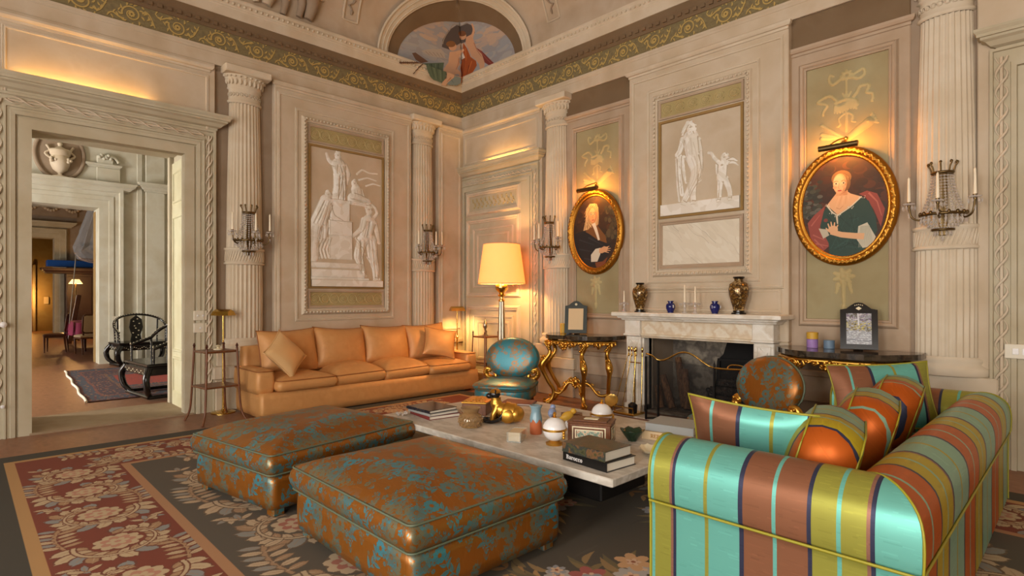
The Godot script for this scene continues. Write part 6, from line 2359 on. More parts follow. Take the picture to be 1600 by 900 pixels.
func scroll_band(s, path, r, curl):
	# leafy gilt rope along a path with curls standing off it
	s.tube(path, r, 7)
	for i in range(0, path.size() - 1, 2):
		var d = (path[i + 1] - path[i]).normalized()
		var side = d.cross(V(0, 0, 1) if absf(d.z) < 0.8 else V(1, 0, 0)).normalized()
		var up = side.cross(d).normalized()
		var c = path[i] + side * curl * (1 if i % 4 == 0 else -1)
		s.tube([path[i], c + d * curl * 0.4, c + d * curl * 1.0 - side * curl * 0.3, c + d * curl * 0.7], [r * 0.8, r * 0.7, r * 0.55, r * 0.5], 6)
		s.ball(c + d * curl * 0.75, r * 0.8, 6, 4)
func console_table(label, pos, hw):
	# local: +z away from the wall
	var t = thing("console_table", label, "console table", pos, -PI / 2, "gilt console tables along the fireplace wall")
	var top = PackedVector2Array()
	var n = 28
	for i in n + 1:
		var a = PI * i / n
		var k = 1.0 + 0.05 * cos(a * 6.0)
		top.append(Vector2(cos(a) * hw * minf(1.0, k), 0.1 + 0.5 * pow(sin(a), 0.8) * k))
	top.append(Vector2(-hw, 0.0)); top.append(Vector2(hw, 0.0))
	var s = Shape.new()
	s.prism(top, V(0, 0.88, 0), V(1, 0, 0), V(0, 0, 1), V(0, 0.05, 0))
	obj("marble_top", s, "dark_marble", t)
	# carved apron below the edge
	var edge = []
	for i in range(1, n): edge.append(V(top[i].x * 0.94, 0.845, top[i].y * 0.94))
	s = Shape.new()
	s.tube(edge, 0.022, 6)
	for i in edge.size():
		var b = edge[i]
		var w = 0.045 + 0.03 * sin(i * 1.9)
		s.tube([b, b + V(0.02, -w * 0.6, 0.015), b + V(-0.01, -w, 0.02), b + V(-0.03, -w * 0.7, 0.02)], [0.018, 0.016, 0.013, 0.01], 6)
		s.ball(b + V(-0.015, -w * 0.55, 0.03), 0.016, 6, 4)
	for k in [0.5]:
		var b = edge[edge.size() / 2]
		for j in 7: s.ball(b + V(0.045 * cos(j * TAU / 7), -0.05 + 0.04 * sin(j * TAU / 7), 0.03), 0.022, 7, 5)
		s.ball(b + V(0, -0.05, 0.045), 0.03, 8, 6)
	obj("carved_apron", s, "gilt", t)
	# four cabriole legs, the front pair forward
	var feet = []
	for f in [[-0.52, 0.52], [0.52, 0.52], [-0.82, 0.22], [0.82, 0.22]]:
		var x = f[0] * hw
		var z = f[1]
		var o = signf(x)
		s = Shape.new()
		var pts = smooth3([V(x, 0.86, z - 0.03), V(x + o * 0.01, 0.78, z + 0.0), V(x - o * 0.02, 0.68, z + 0.015), V(x + o * 0.05, 0.56, z + 0.07), V(x + o * 0.06, 0.48, z + 0.07), V(x + o * 0.01, 0.32, z + 0.02), V(x - o * 0.04, 0.18, z - 0.04), V(x - o * 0.02, 0.07, z - 0.02), V(x + o * 0.03, 0.025, z + 0.03)], 5)
		var rad = []
		for i in pts.size():
			var y = pts[i].y
			rad.append(0.026 + 0.022 * exp(-pow((y - 0.54) / 0.08, 2.0)) + 0.016 * exp(-pow((y - 0.82) / 0.05, 2.0)) + 0.01 * exp(-pow((y - 0.03) / 0.04, 2.0)))
		s.tube(pts, rad, 10)
		# acanthus ridges, shoulder curl and toe
		for k in 5: s.ball(pts[12 + k * 2] + V(o * 0.03, 0.01, 0.03), V(0.014, 0.022, 0.014), 6, 4)
		for k in 4: s.ball(V(x + o * (0.03 - 0.02 * k), 0.80 - 0.02 * k, z + 0.04), 0.018, 6, 4)
		s.tube(arc3(V(x + o * 0.04, 0.61, z + 0.075), V(o, 0, 0), V(0, 1, 0), 0.03, -1.0, 3.6, 9), 0.012, 6)
		s.tube(arc3(V(x + o * 0.02, 0.82, z + 0.035), V(o, 0, 0), V(0, 1, 0), 0.028, -2.0, 2.4, 9), 0.012, 6)
		s.tube(arc3(V(x + o * 0.05, 0.05, z + 0.035), V(o, 0, 0), V(0, 1, 0), 0.022, -1.6, 2.6, 9), 0.012, 6)
		s.ball(V(x, 0.03, z + 0.01), V(0.035, 0.03, 0.035), 8, 6)
		obj("leg", s, "gilt", t)
		feet.append(V(x - o * 0.035, 0.17, z - 0.035))
	# stretcher rising to a crest
	s = Shape.new()
	var mid = V(0, 0.25, 0.3)
	for f in feet:
		var p = smooth3([f, f.lerp(mid, 0.3) + V(0, -0.04, 0), f.lerp(mid, 0.65) + V(0, 0.07, 0), mid], 5)
		s.tube(p, 0.02, 7)
		for k in [5, 8, 11]: s.tube(arc3(p[k] + V(0, 0.03, 0.01), V(1, 0, 0), V(0, 1, 0), 0.022, 0, 4.4, 8), 0.01, 6)
	for j in 8: s.ball(mid + V(0.05 * cos(j * TAU / 8), 0.05 + 0.06 * sin(j * TAU / 8), 0.03), 0.022, 7, 5)
	s.ball(mid + V(0, 0.06, 0.02), V(0.045, 0.055, 0.035), 8, 6)
	obj("stretcher", s, "gilt", t)
	return t
func standing_frame(label, pos, turn, kind):
	var t = thing("standing_portrait", label, "picture", pos, turn, "framed pictures standing on the consoles")
	var B = Basis(V(1, 0, 0), -0.2)
	var s = Shape.new()
	var out = PackedVector2Array([Vector2(-0.15, 0.0), Vector2(0.15, 0.0), Vector2(0.15, 0.37), Vector2(0.1, 0.38), Vector2(0.065, 0.41), Vector2(0.03, 0.435), Vector2(0, 0.44), Vector2(-0.03, 0.435), Vector2(-0.065, 0.41), Vector2(-0.1, 0.38), Vector2(-0.15, 0.37)])
	s.prism(out, V(0, 0.004, 0), B * V(1, 0, 0), B * V(0, 1, 0), B * V(0, 0, 0.02))
	obj("surround", s, "dark_green" if kind == 0 else "black_lacquer", t)
	s = Shape.new()
	s.box(B * V(0, 0.19, 0.022) + V(0, 0.004, 0), V(0.2, 0.29, 0.005), 0.0, B)
	if kind == 1: s.axes(V(5.0, 0, 0), V(0, -3.4, 0))
	s = Shape.new()
	var o = B * V(0, 0.19, 0.0225) + V(0, 0.004, 0)
	s.quad(o + B * V(-0.1, -0.145, 0), o + B * V(0.1, -0.145, 0), o + B * V(0.1, 0.145, 0), o + B * V(-0.1, 0.145, 0), true, Rect2(0, 1, 1, -1))
	obj("picture", s, "cream_card" if kind == 0 else "photo", t)
	s = Shape.new()
	if kind == 0:
		s.ball(B * V(0, 0.395, 0.022), V(0.018, 0.018, 0.006), 8, 5)
	else:
		for i in 5: s.ball(B * V(-0.03 + i * 0.015, 0.415 + 0.004 * (2 - absf(i - 2)), 0.022), 0.006, 5, 3)
		s.prism(PackedVector2Array([Vector2(0, 0.365), Vector2(0.025, 0.382), Vector2(0, 0.4), Vector2(-0.025, 0.382)]), V(0, 0.004, 0), B * V(1, 0, 0), B * V(0, 1, 0), B * V(0, 0, 0.023))
	obj("crest", s, "pearl", t)
	s = Shape.new()
	s.box(V(0, 0.14, -0.1), V(0.08, 0.3, 0.008), 0.002, Basis(V(1, 0, 0), 0.3))
	obj("easel_back", s, "black", t)
func round_box(called, label, cat, pos, r, h, m, group = ""):
	var s = Shape.new()
	s.lathe(P2([[0.0, 0.0], [r, 0.0], [r, h - 0.004], [r - 0.004, h], [0.0, h - 0.006]]), 20)
	var o = tag(obj(called, s, m), label, cat, group)
	o.position = pos
	return o
func build_consoles():
	console_table("gilt rococo console with dark marble top left of the fireplace", V(XR - 0.13, 0, -4.755), 0.56)
	console_table("gilt console with dark marble top behind the striped sofa", V(XR - 0.15, 0, -1.62), 0.6)
	standing_frame("green standing frame with a blank cream card on the left console", V(5.93, 0.936, -4.85), -1.02, 0)
	standing_frame("black crested standing frame with a garden photograph on the right console", V(5.95, 0.936, -1.5), -PI / 2 + 0.3, 1)
	round_box("pillar_candle", "short yellow candle on the left console", "candle", V(6.0, 0.932, -5.13), 0.042, 0.13, "yellow_wax", "candles on the left console")
	round_box("pillar_candle", "tall blue candle on the left console", "candle", V(5.97, 0.932, -5.0), 0.038, 0.19, "blue_wax", "candles on the left console")
	round_box("pillar_candle", "violet candle under an ochre one on the right console", "candle", V(5.95, 0.932, -1.9), 0.05, 0.085, "violet_wax", "candles on the right console")
	round_box("pillar_candle", "ochre candle stacked on the violet one", "candle", V(5.95, 1.018, -1.9), 0.052, 0.065, "yellow_wax", "candles on the right console")
	round_box("pillar_candle", "small grey-blue candle on the right console", "candle", V(5.98, 0.932, -1.76), 0.048, 0.08, "blue_wax", "candles on the right console")

# ------------------------------------------------------------------ fireplace
func build_fireplace():
	var t = thing("fireplace", "white marble fireplace with carved jambs and a sooty hearth", "fireplace", V(XR - 0.1, 0, -3.195))
	# local: x runs to the right seen from the room (+z world), n towards the room
	t.rotation.y = -PI / 2
	var s = Shape.new()
	s.box(V(0, 1.215, 0.1), V(2.06, 0.05, 0.42), 0.008)
	s.box(V(0, 1.18, 0.08), V(1.96, 0.035, 0.36), 0.012)
	s.box(V(0, 1.155, 0.06), V(1.9, 0.03, 0.3), 0.01)
	obj("mantel_shelf", s, "marble", t)
	s = Shape.new()
	s.box(V(0, 1.055, 0.05), V(1.42, 0.17, 0.16), 0.004)
	obj("frieze", s, "marble_stained", t)
	s = Shape.new()
	s.box(V(0, 0.96, 0.06), V(1.42, 0.035, 0.2), 0.01)
	s.box(V(0, 0.935, 0.05), V(1.42, 0.02, 0.16), 0.004)
	obj("lintel_moulding", s, "marble_stained", t)
	for a in [-1, 1]:
		s = Shape.new()
		s.box(V(a * 0.8, 0.47, 0.05), V(0.21, 0.94, 0.2), 0.006)
		s.box(V(a * 0.695, 0.46, 0.02), V(0.04, 0.92, 0.18), 0.006)
		var j = obj("jamb", s, "marble", t)
		s = Shape.new()
		s.box(V(a * 0.8, 1.055, 0.07), V(0.22, 0.17, 0.22), 0.006)
		s.box(V(a * 0.8, 0.96, 0.08), V(0.24, 0.03, 0.24), 0.008)
		obj("jamb_block", s, "marble", j)
		s = Shape.new()
		s.box(V(a * 0.8, 0.05, 0.06), V(0.25, 0.1, 0.24), 0.01)
		obj("jamb_foot", s, "marble", j)
		s = Shape.new()
		s.frame(V(a * 0.8, 0.52, 0.15), V(1, 0, 0), V(0, 1, 0), V(0, 0, 1), 0.12, 0.74, [Vector2(0, 0), Vector2(0.003, 0.008), Vector2(0.014, 0.008), Vector2(0.018, 0)])
		rng.seed = 3 + a
		for k in 13:
			var y = 0.2 + k * 0.054
			s.tube([V(a * 0.8, y, 0.152), V(a * 0.8 + 0.03 * (1 if k % 2 else -1), y + 0.02, 0.158), V(a * 0.8 + 0.04 * (1 if k % 2 else -1), y + 0.05, 0.152)], [0.006, 0.009, 0.004], 5)
		s.ring(arc3(V(a * 0.8, 0.62, 0.153), V(1, 0, 0), V(0, 1, 0), 0.035, 0, TAU * 0.93, 13), 0.006, 5)
		obj("carved_panel", s, "marble", j)
	# hearth box
	s = Shape.new()
	s.box(V(0, 0.5, -0.62), V(1.5, 1.2, 0.06))
	for a in [-1, 1]: s.box(V(a * 0.71, 0.5, -0.3), V(0.06, 1.2, 0.66))
	s.box(V(0, 1.03, -0.3), V(1.4, 0.06, 0.66))
	s.box(V(0, 0.01, -0.3), V(1.4, 0.03, 0.7))
	obj("firebox", s, "soot_wall", t)
	s = Shape.new()
	s.prism(PackedVector2Array([Vector2(-0.1, 0.0), Vector2(0.66, 0.0), Vector2(0.66, 0.62), Vector2(0.6, 0.95), Vector2(0.1, 0.95), Vector2(0.02, 0.7), Vector2(-0.06, 0.62)]), V(0, 0.02, -0.59), V(1, 0, 0), V(0, 1, 0), V(0, 0, 0.012))
	obj("soot_patch", s, "soot", t)
	s = Shape.new()
	s.frame(V(0.3, 0.34, -0.575), V(1, 0, 0), V(0, 1, 0), V(0, 0, 1), 0.62, 0.6, [Vector2(0, 0), Vector2(0, 0.03), Vector2(0.03, 0.03), Vector2(0.03, 0)])
	obj("fireback", s, "iron", t)
	s = Shape.new()
	s.prism(PackedVector2Array([Vector2(-0.98, 0.0), Vector2(-0.7, 0.0), Vector2(-0.62, -0.14), Vector2(0.62, -0.14), Vector2(0.7, 0.0), Vector2(0.98, 0.0), Vector2(0.98, -0.32), Vector2(0.86, -0.36), Vector2(-0.86, -0.36), Vector2(-0.98, -0.32)]), V(0, 0.001, 0.1), V(1, 0, 0), V(0, 0, -1), V(0, 0.012, 0))
	obj("hearth_slab", s, "marble", t)
	var W = func(p): return t.transform * p
	# andirons and burning logs
	var g = thing("fire_grate", "black iron andirons holding the logs", "andirons", W.call(V(0.3, 0.02, -0.3)), -PI / 2)
	for a in [-0.24, 0.24]:
		s = Shape.new()
		s.tube([V(a, 0.12, -0.2), V(a, 0.12, 0.2)], 0.014, 6)
		s.tube([V(a, 0.0, 0.2), V(a, 0.3, 0.2)], 0.016, 6)
		s.ball(V(a, 0.32, 0.2), 0.03, 8, 6)
		s.tube([V(a, 0.0, -0.2), V(a, 0.12, -0.2)], 0.014, 6)
		obj("andiron", s, "iron", g)
	rng.seed = 19
	var spots = [[V(0.3, 0.212, -0.39), 0.05, 0.02, 0.62], [V(0.32, 0.212, -0.23), 0.055, -0.02, 0.6], [V(0.28, 0.31, -0.31), 0.05, 0.0, 0.58], [V(0.34, 0.416, -0.32), 0.045, 0.0, 0.5]]
	for i in 4:
		var q = spots[i]
		s = Shape.new()
		var d = V(cos(q[2]), 0.02, sin(q[2])) * q[3] * 0.5
		s.tube([-d, -d * 0.4, d * 0.3, d], [q[1], q[1] * 1.08, q[1] * 0.97, q[1]], 9)
		var o = tag(obj("fire_log", s, "ash_log"), ["lowest rear log on the grate", "lowest front log on the grate", "middle log lying across the two lower ones", "topmost charred log on the grate"][i], "log", "logs on the grate")
		o.transform = Transform3D(Basis(V(0, 1, 0), -PI / 2), W.call(q[0]))
	for i in 4:
		s = Shape.new()
		var top = [V(-0.2, 0.62, -0.2), V(-0.1, 0.5, -0.12), V(-0.16, 0.42, -0.05), V(-0.05, 0.3, 0.0)][i]
		s.tube([V(0, 0.03, 0), V(0, 0.03, 0).lerp(top, 0.5), top], [0.045, 0.05, 0.042], 8)
		var o = tag(obj("split_log", s, "bark"), ["tallest split log leaning inside the hearth", "second split log leaning inside the hearth", "third split log leaning inside the hearth", "shortest split log leaning inside the hearth"][i], "log", "split logs leaning in the hearth")
		o.transform = Transform3D(Basis(V(0, 1, 0), -PI / 2), W.call(V([-0.34, -0.26, -0.43, -0.56][i], 0.02, [-0.28, -0.2, -0.14, -0.1][i])))
	# folding mesh screen: brass top rail in a wave
	g = thing("fire_screen", "folding fire screen with wavy brass rail and black mesh", "fire screen", V(5.78, 0.012, -3.6), -PI / 2)
	# three panels; local x to the right
	var xs = [0.0, 0.1, 0.78, 1.42]
	var zs = [0.1, 0.0, 0.0, 0.14]
	var hts = [0.73, 0.69, 0.66, 0.7]
	for i in range(0, 3):
		s = Shape.new()
		var a = V(xs[i], 0, zs[i]) + V(0, 0, -0.02)
		var b = V(xs[i + 1], 0, zs[i + 1]) + V(0, 0, -0.02)
		s.quad(a, b, b + V(0, hts[i + 1], 0), a + V(0, hts[i], 0))
		obj("mesh_panel", s, "fire_mesh", g)
	for i in 4:
		s = Shape.new()
		s.box(V(xs[i], hts[i] * 0.5, zs[i]), V(0.022, hts[i], 0.022), 0.004)
		if i == 2: s.lathe(P2([[0.0, 0.66], [0.01, 0.66], [0.012, 0.69], [0.005, 0.71], [0.0, 0.74]]), 8, V(xs[i], 0, zs[i]))
		obj("post", s, "iron", g)
	s = Shape.new()
	var rail = smooth3([V(0, 0.76, 0.1), V(0.05, 0.735, 0.05), V(0.1, 0.69, 0.01), V(0.2, 0.7, 0.0), V(0.38, 0.79, 0), V(0.52, 0.78, 0), V(0.68, 0.69, 0), V(0.78, 0.655, 0.0), V(1.0, 0.66, 0.04), V(1.42, 0.7, 0.14)], 6)
	s.tube(rail, 0.01, 8)
	s.tube(smooth3([V(0.94, 0.67, 0.03), V(0.97, 0.7, 0.03), V(1.05, 0.71, 0.05), V(1.13, 0.7, 0.065), V(1.15, 0.675, 0.07)], 4), 0.007, 6)
	obj("brass_rail", s, "brass", g)
	s = Shape.new()
	s.tube([V(0, 0.015, 0.1), V(0.1, 0.015, 0.0), V(0.78, 0.015, 0), V(1.42, 0.015, 0.14)], 0.012, 6)
	obj("bottom_rail", s, "iron", g)
	# fire irons on a stand
	g = thing("fire_tool_stand", "low brass stand for the fire irons beside the fireplace", "tool stand", V(5.8, 0.012, -3.92))
	s = Shape.new()
	s.box(V(0, 0.015, 0), V(0.24, 0.03, 0.3), 0.008)
	obj("base", s, "brass", g)
	s = Shape.new()
	for e in [V(-0.1, 0, -0.13), V(-0.1, 0, 0.13)]: s.tube([e + V(0, 0.03, 0), e + V(0, 0.09, 0)], 0.008, 6)
	s.tube([V(-0.1, 0.09, -0.13), V(-0.1, 0.09, 0.13)], 0.008, 6)
	s.tube([V(0.06, 0.03, 0.05), V(0.06, 0.75, 0.05)], 0.01, 8)
	s.tube([V(0.06, 0.62, -0.03), V(0.06, 0.62, 0.13)], 0.008, 6)
	s.ball(V(0.06, 0.77, 0.05), V(0.018, 0.03, 0.018), 8, 6)
	obj("upright", s, "brass", g)
	var tool = [["fire_shovel", "brass fire shovel leaning on its stand", 0], ["fire_tongs", "brass fire tongs on the stand", 1], ["fire_brush", "black-bristled hearth brush on the stand", 2], ["fire_poker", "thin poker on the stand", 3]]
	for q in tool:
		var h = thing(q[0], q[1], q[0].split("_")[1], V(5.8, 0.045, -3.92), 0.0, "fire irons on their stand")
		s = Shape.new()
		var k = q[2]
		var top = V(0.04, 0.72, [-0.02, 0.02, 0.08, 0.17][k])
		var bot = V(-0.03, 0.1, [-0.16, -0.06, 0.08, 0.2][k])
		s.tube([bot, top], 0.006, 6)
		s.ball(top + V(0, 0.03, 0), V(0.014, 0.035, 0.014), 8, 6)
		s.ball(top + V(0, -0.04, 0), V(0.013, 0.02, 0.013), 8, 6)
		obj("handle", s, "brass", h)
		s = Shape.new()
		if k == 0: s.lathe(P2([[0.0, 0.0], [0.06, 0.01], [0.085, 0.03], [0.08, 0.034], [0.0, 0.01]]), 16, bot + V(-0.03, 0.0, -0.04), Basis(V(0, 0, 1), 1.0) * Basis(V(1, 0, 0), 0.3))
		elif k == 2: s.lathe(P2([[0.0, 0.0], [0.05, -0.01], [0.055, 0.08], [0.02, 0.11], [0.0, 0.11]]), 12, bot + V(0, -0.09, 0))
		else: s.tube([bot, bot + V(-0.01, -0.09, 0.0)], 0.006, 6)
		obj("head", s, "black" if k == 2 else "brass", h)

func build_mantel_things():
	var x = 6.02
	var y = 1.241
	var vase = null
	for q in [[-3.9, 1.0, "gilt and black painted vase at the left end of the mantel"], [-2.66, 1.12, "taller gilt and black painted vase at the right end of the mantel"]]:
		var t
		if vase:
			t = copy(vase, q[2], V(x, y, q[0]), 0.4)
			t.scale = V(1, 1, 1) * q[1]
		else:
			t = thing("painted_vase", q[2], "vase", V(x, y, q[0]), 0.0, "painted vases on the mantel")
			vase = t
			var s = Shape.new()
			s.lathe(P2([[0.0, 0.03], [0.05, 0.03], [0.05, 0.05], [0.065, 0.1], [0.088, 0.18], [0.095, 0.24], [0.085, 0.29], [0.05, 0.315], [0.04, 0.325], [0.042, 0.34], [0.0, 0.34]]), 28)
			obj("body", s, "gilt_lacquer", t)
			s = Shape.new()
			s.lathe(P2([[0.0, 0.0], [0.068, 0.0], [0.068, 0.012], [0.052, 0.02], [0.052, 0.034], [0.0, 0.034]]), 20)
			obj("foot", s, "black_lacquer", t)
			s = Shape.new()
			s.lathe(P2([[0.036, 0.338], [0.05, 0.345], [0.055, 0.355], [0.05, 0.362], [0.03, 0.358], [0.03, 0.34]]), 20)
			obj("neck", s, "black_lacquer", t)
	var jar = null
	for q in [[-3.48, "small cobalt blue jar on the left half of the mantel"], [-2.93, "small cobalt blue jar on the right half of the mantel"]]:
		if jar: copy(jar, q[1], V(x, y, q[0]), 0.8)
		else:
			jar = thing("blue_jar", q[1], "jar", V(x, y, q[0]), 0.0, "cobalt jars on the mantel")
			var s = Shape.new()
			s.lathe(P2([[0.0, 0.0], [0.035, 0.0], [0.034, 0.01], [0.052, 0.05], [0.055, 0.08], [0.045, 0.105], [0.028, 0.115], [0.028, 0.125], [0.036, 0.13], [0.036, 0.14], [0.025, 0.14], [0.0, 0.12]]), 22)
			obj("body", s, "cobalt", jar)
			for i in 3:
				s = Shape.new()
				var c = V(cos(i * 2.1) * 0.053, 0.075, sin(i * 2.1) * 0.053)
				for k in 5: s.ball(c + V(0.006 * cos(k * 1.3), 0.012 * sin(k * 1.3), 0.006), 0.007, 5, 3)
				obj("flower_sprig", s, "white_porcelain", jar)
	var cs = null
	for q in [[-4.1, 0.15, "glass candlestick at the far left end of the mantel"], [-3.27, 0.21, "taller glass candlestick in the middle of the mantel"], [-3.14, 0.19, "glass candlestick just right of the middle of the mantel"]]:
		var t
		if cs: t = copy(cs, q[2], V(x - 0.05, y, q[0]), 0.5)
		else:
			cs = thing("glass_candlestick", q[2], "candlestick", V(x - 0.05, y, q[0]), 0.0, "glass candlesticks on the mantel")
			t = cs
			var s = Shape.new()
			s.lathe(P2([[0.0, 0.0], [0.032, 0.0], [0.03, 0.01], [0.012, 0.025], [0.018, 0.045], [0.01, 0.06], [0.018, 0.078], [0.012, 0.095], [0.016, 0.125], [0.0, 0.125]]), 14)
			obj("stem", s, "crystal", t)
			s = Shape.new()
			s.lathe(P2([[0.012, 0.098], [0.05, 0.104], [0.058, 0.116], [0.05, 0.112], [0.012, 0.106]]), 16)
			var dp = obj("drip_pan", s, "crystal", t)
			s = Shape.new()
			for i in 8: s.gem(V(cos(i * TAU / 8) * 0.054, 0.1, sin(i * TAU / 8) * 0.054), V(0.008, 0.02, 0.008))
			stuff(obj("crystal_drops", s, "crystal", dp))
		var s = Shape.new()
		s.lathe(P2([[0.0, 0.12], [0.0125, 0.12], [0.007, 0.12 + q[1] - 0.01], [0.0, 0.12 + q[1]]]), 10)
		var c = tag(obj("taper_candle", s, "candle"), ["ivory taper at the far left end of the mantel", "tallest ivory taper in the middle of the mantel", "shorter ivory taper just right of the middle of the mantel"][[-4.1, -3.27, -3.14].find(q[0])], "candle", "tapers on the mantel")
		c.position = V(x - 0.05, y, q[0])

# ------------------------------------------------------------------ wall sconces
func build_sconces():
	var t = thing("crystal_sconce", "crystal sconce with three candles on the column left of the orange sofa", "wall sconce", V(2.635, 2.12, -ZL + 0.15), 0.0, "crystal sconces on the fluted columns")
	var s = Shape.new()
	# crown
	s.tube(arc3(V(0, 0.38, 0.02), V(1, 0, 0), V(0, 0, 1), 0.075, 0, PI, 12), 0.012, 6)
	s.tube(arc3(V(0, 0.36, 0.02), V(1, 0, 0), V(0, 0, 1), 0.075, 0, PI, 12), 0.006, 6)
	for i in 5:
		var a = PI * i / 4
		var b = V(cos(a) * 0.078, 0.39, 0.02 + sin(a) * 0.078)
		s.tube(smooth3([b, b + V(cos(a) * 0.01, 0.04, sin(a) * 0.01), b + V(cos(a) * 0.03, 0.075, sin(a) * 0.02), b + V(cos(a) * 0.015, 0.085, 0)], 3), 0.007, 5)
		s.ball(b + V(cos(a) * 0.02, 0.075, sin(a) * 0.015), 0.012, 6, 4)
	obj("crown", s, "bronze", t)
	s = Shape.new()
	s.tube(arc3(V(0, 0.02, 0.0), V(1, 0, 0), V(0, 0, 1), 0.16, 0, PI, 16), 0.014, 6)
	s.tube(arc3(V(0, -0.11, 0.0), V(1, 0, 0), V(0, 0, 1), 0.075, 0, PI, 12), 0.012, 6)
	s.box(V(0, 0.12, 0.0), V(0.06, 0.56, 0.012), 0.004)
	for i in 9: s.ball(V(cos(PI * i / 8) * 0.165, 0.03, sin(PI * i / 8) * 0.165), V(0.014, 0.02, 0.014), 6, 4)
	obj("frame", s, "bronze", t)
	s = Shape.new()
	for i in 11:   # strands from crown to ring, waisted
		var a = PI * i / 10
		for k in 13:
			var u = k / 12.0
			var r = lerpf(0.075, 0.155, pow(u, 1.8))
			s.gem(V(cos(a) * r, 0.35 - 0.31 * u, 0.02 * (1 - u) + sin(a) * r), 0.0125)
	for i in 13:
		var a = PI * i / 12
		for k in 5:
			var u = k / 4.0
			var r = lerpf(0.16, 0.075, pow(u, 1.6))
			s.gem(V(cos(a) * r, 0.0 - 0.1 * u, sin(a) * r), V(0.011, 0.016, 0.011))
		s.gem(V(cos(a) * 0.165, -0.03, sin(a) * 0.165), V(0.01, 0.03, 0.008))
	for i in 7:
		s.gem(V(cos(PI * i / 6) * 0.06, -0.145, sin(PI * i / 6) * 0.06), V(0.009, 0.026, 0.009))
	s.gem(V(0, -0.19, 0.03), V(0.014, 0.03, 0.014))
	stuff(obj("crystal_beads", s, "crystal", t))
	for a in [[-1.15, 0.02], [0.0, 0.0], [1.15, 0.05]]:
		var d = V(sin(a[0]), 0, cos(a[0]))
		var e = d * 0.25 + V(0, 0.09 + a[1] * 0.5, 0)
		s = Shape.new()
		s.tube(smooth3([d * 0.12 + V(0, 0.02, 0), d * 0.17 + V(0, -0.02, 0), d * 0.23 + V(0, 0.01, 0), e], 4), 0.008, 6)
		s.lathe(P2([[0.0, 0.0], [0.012, 0.0], [0.014, 0.02], [0.017, 0.045], [0.0, 0.045]]), 10, e)
		var ar = obj("arm", s, "bronze", t)
		s = Shape.new()
		s.lathe(P2([[0.013, 0.012], [0.045, 0.018], [0.05, 0.03], [0.044, 0.024], [0.013, 0.018]]), 14, e)
		obj("drip_pan", s, "crystal", ar)
		s = Shape.new()
		for i in 7: s.gem(e + V(cos(i * TAU / 7) * 0.046, -0.01, sin(i * TAU / 7) * 0.046), V(0.008, 0.026, 0.008))
		s.gem(e + V(0, -0.07, 0), V(0.01, 0.03, 0.01))
		stuff(obj("crystal_drops", s, "crystal", ar))
		s = Shape.new()
		s.lathe(P2([[0.0, 0.045], [0.0135, 0.045], [0.009, 0.25], [0.0, 0.27]]), 10, e)
		obj("candle", s, "candle", ar)
	copy(t, "crystal sconce with three candles on the column right of the relief panel", V(5.41, 2.12, -ZL + 0.15), 0.0)
	copy(t, "crystal sconce with three candles on the column beside the corner door", V(XR - 0.15, 2.12, -5.47), -PI / 2)
	copy(t, "crystal sconce with three candles on the column at the far right", V(XR - 0.15, 2.12, -0.9), -PI / 2)

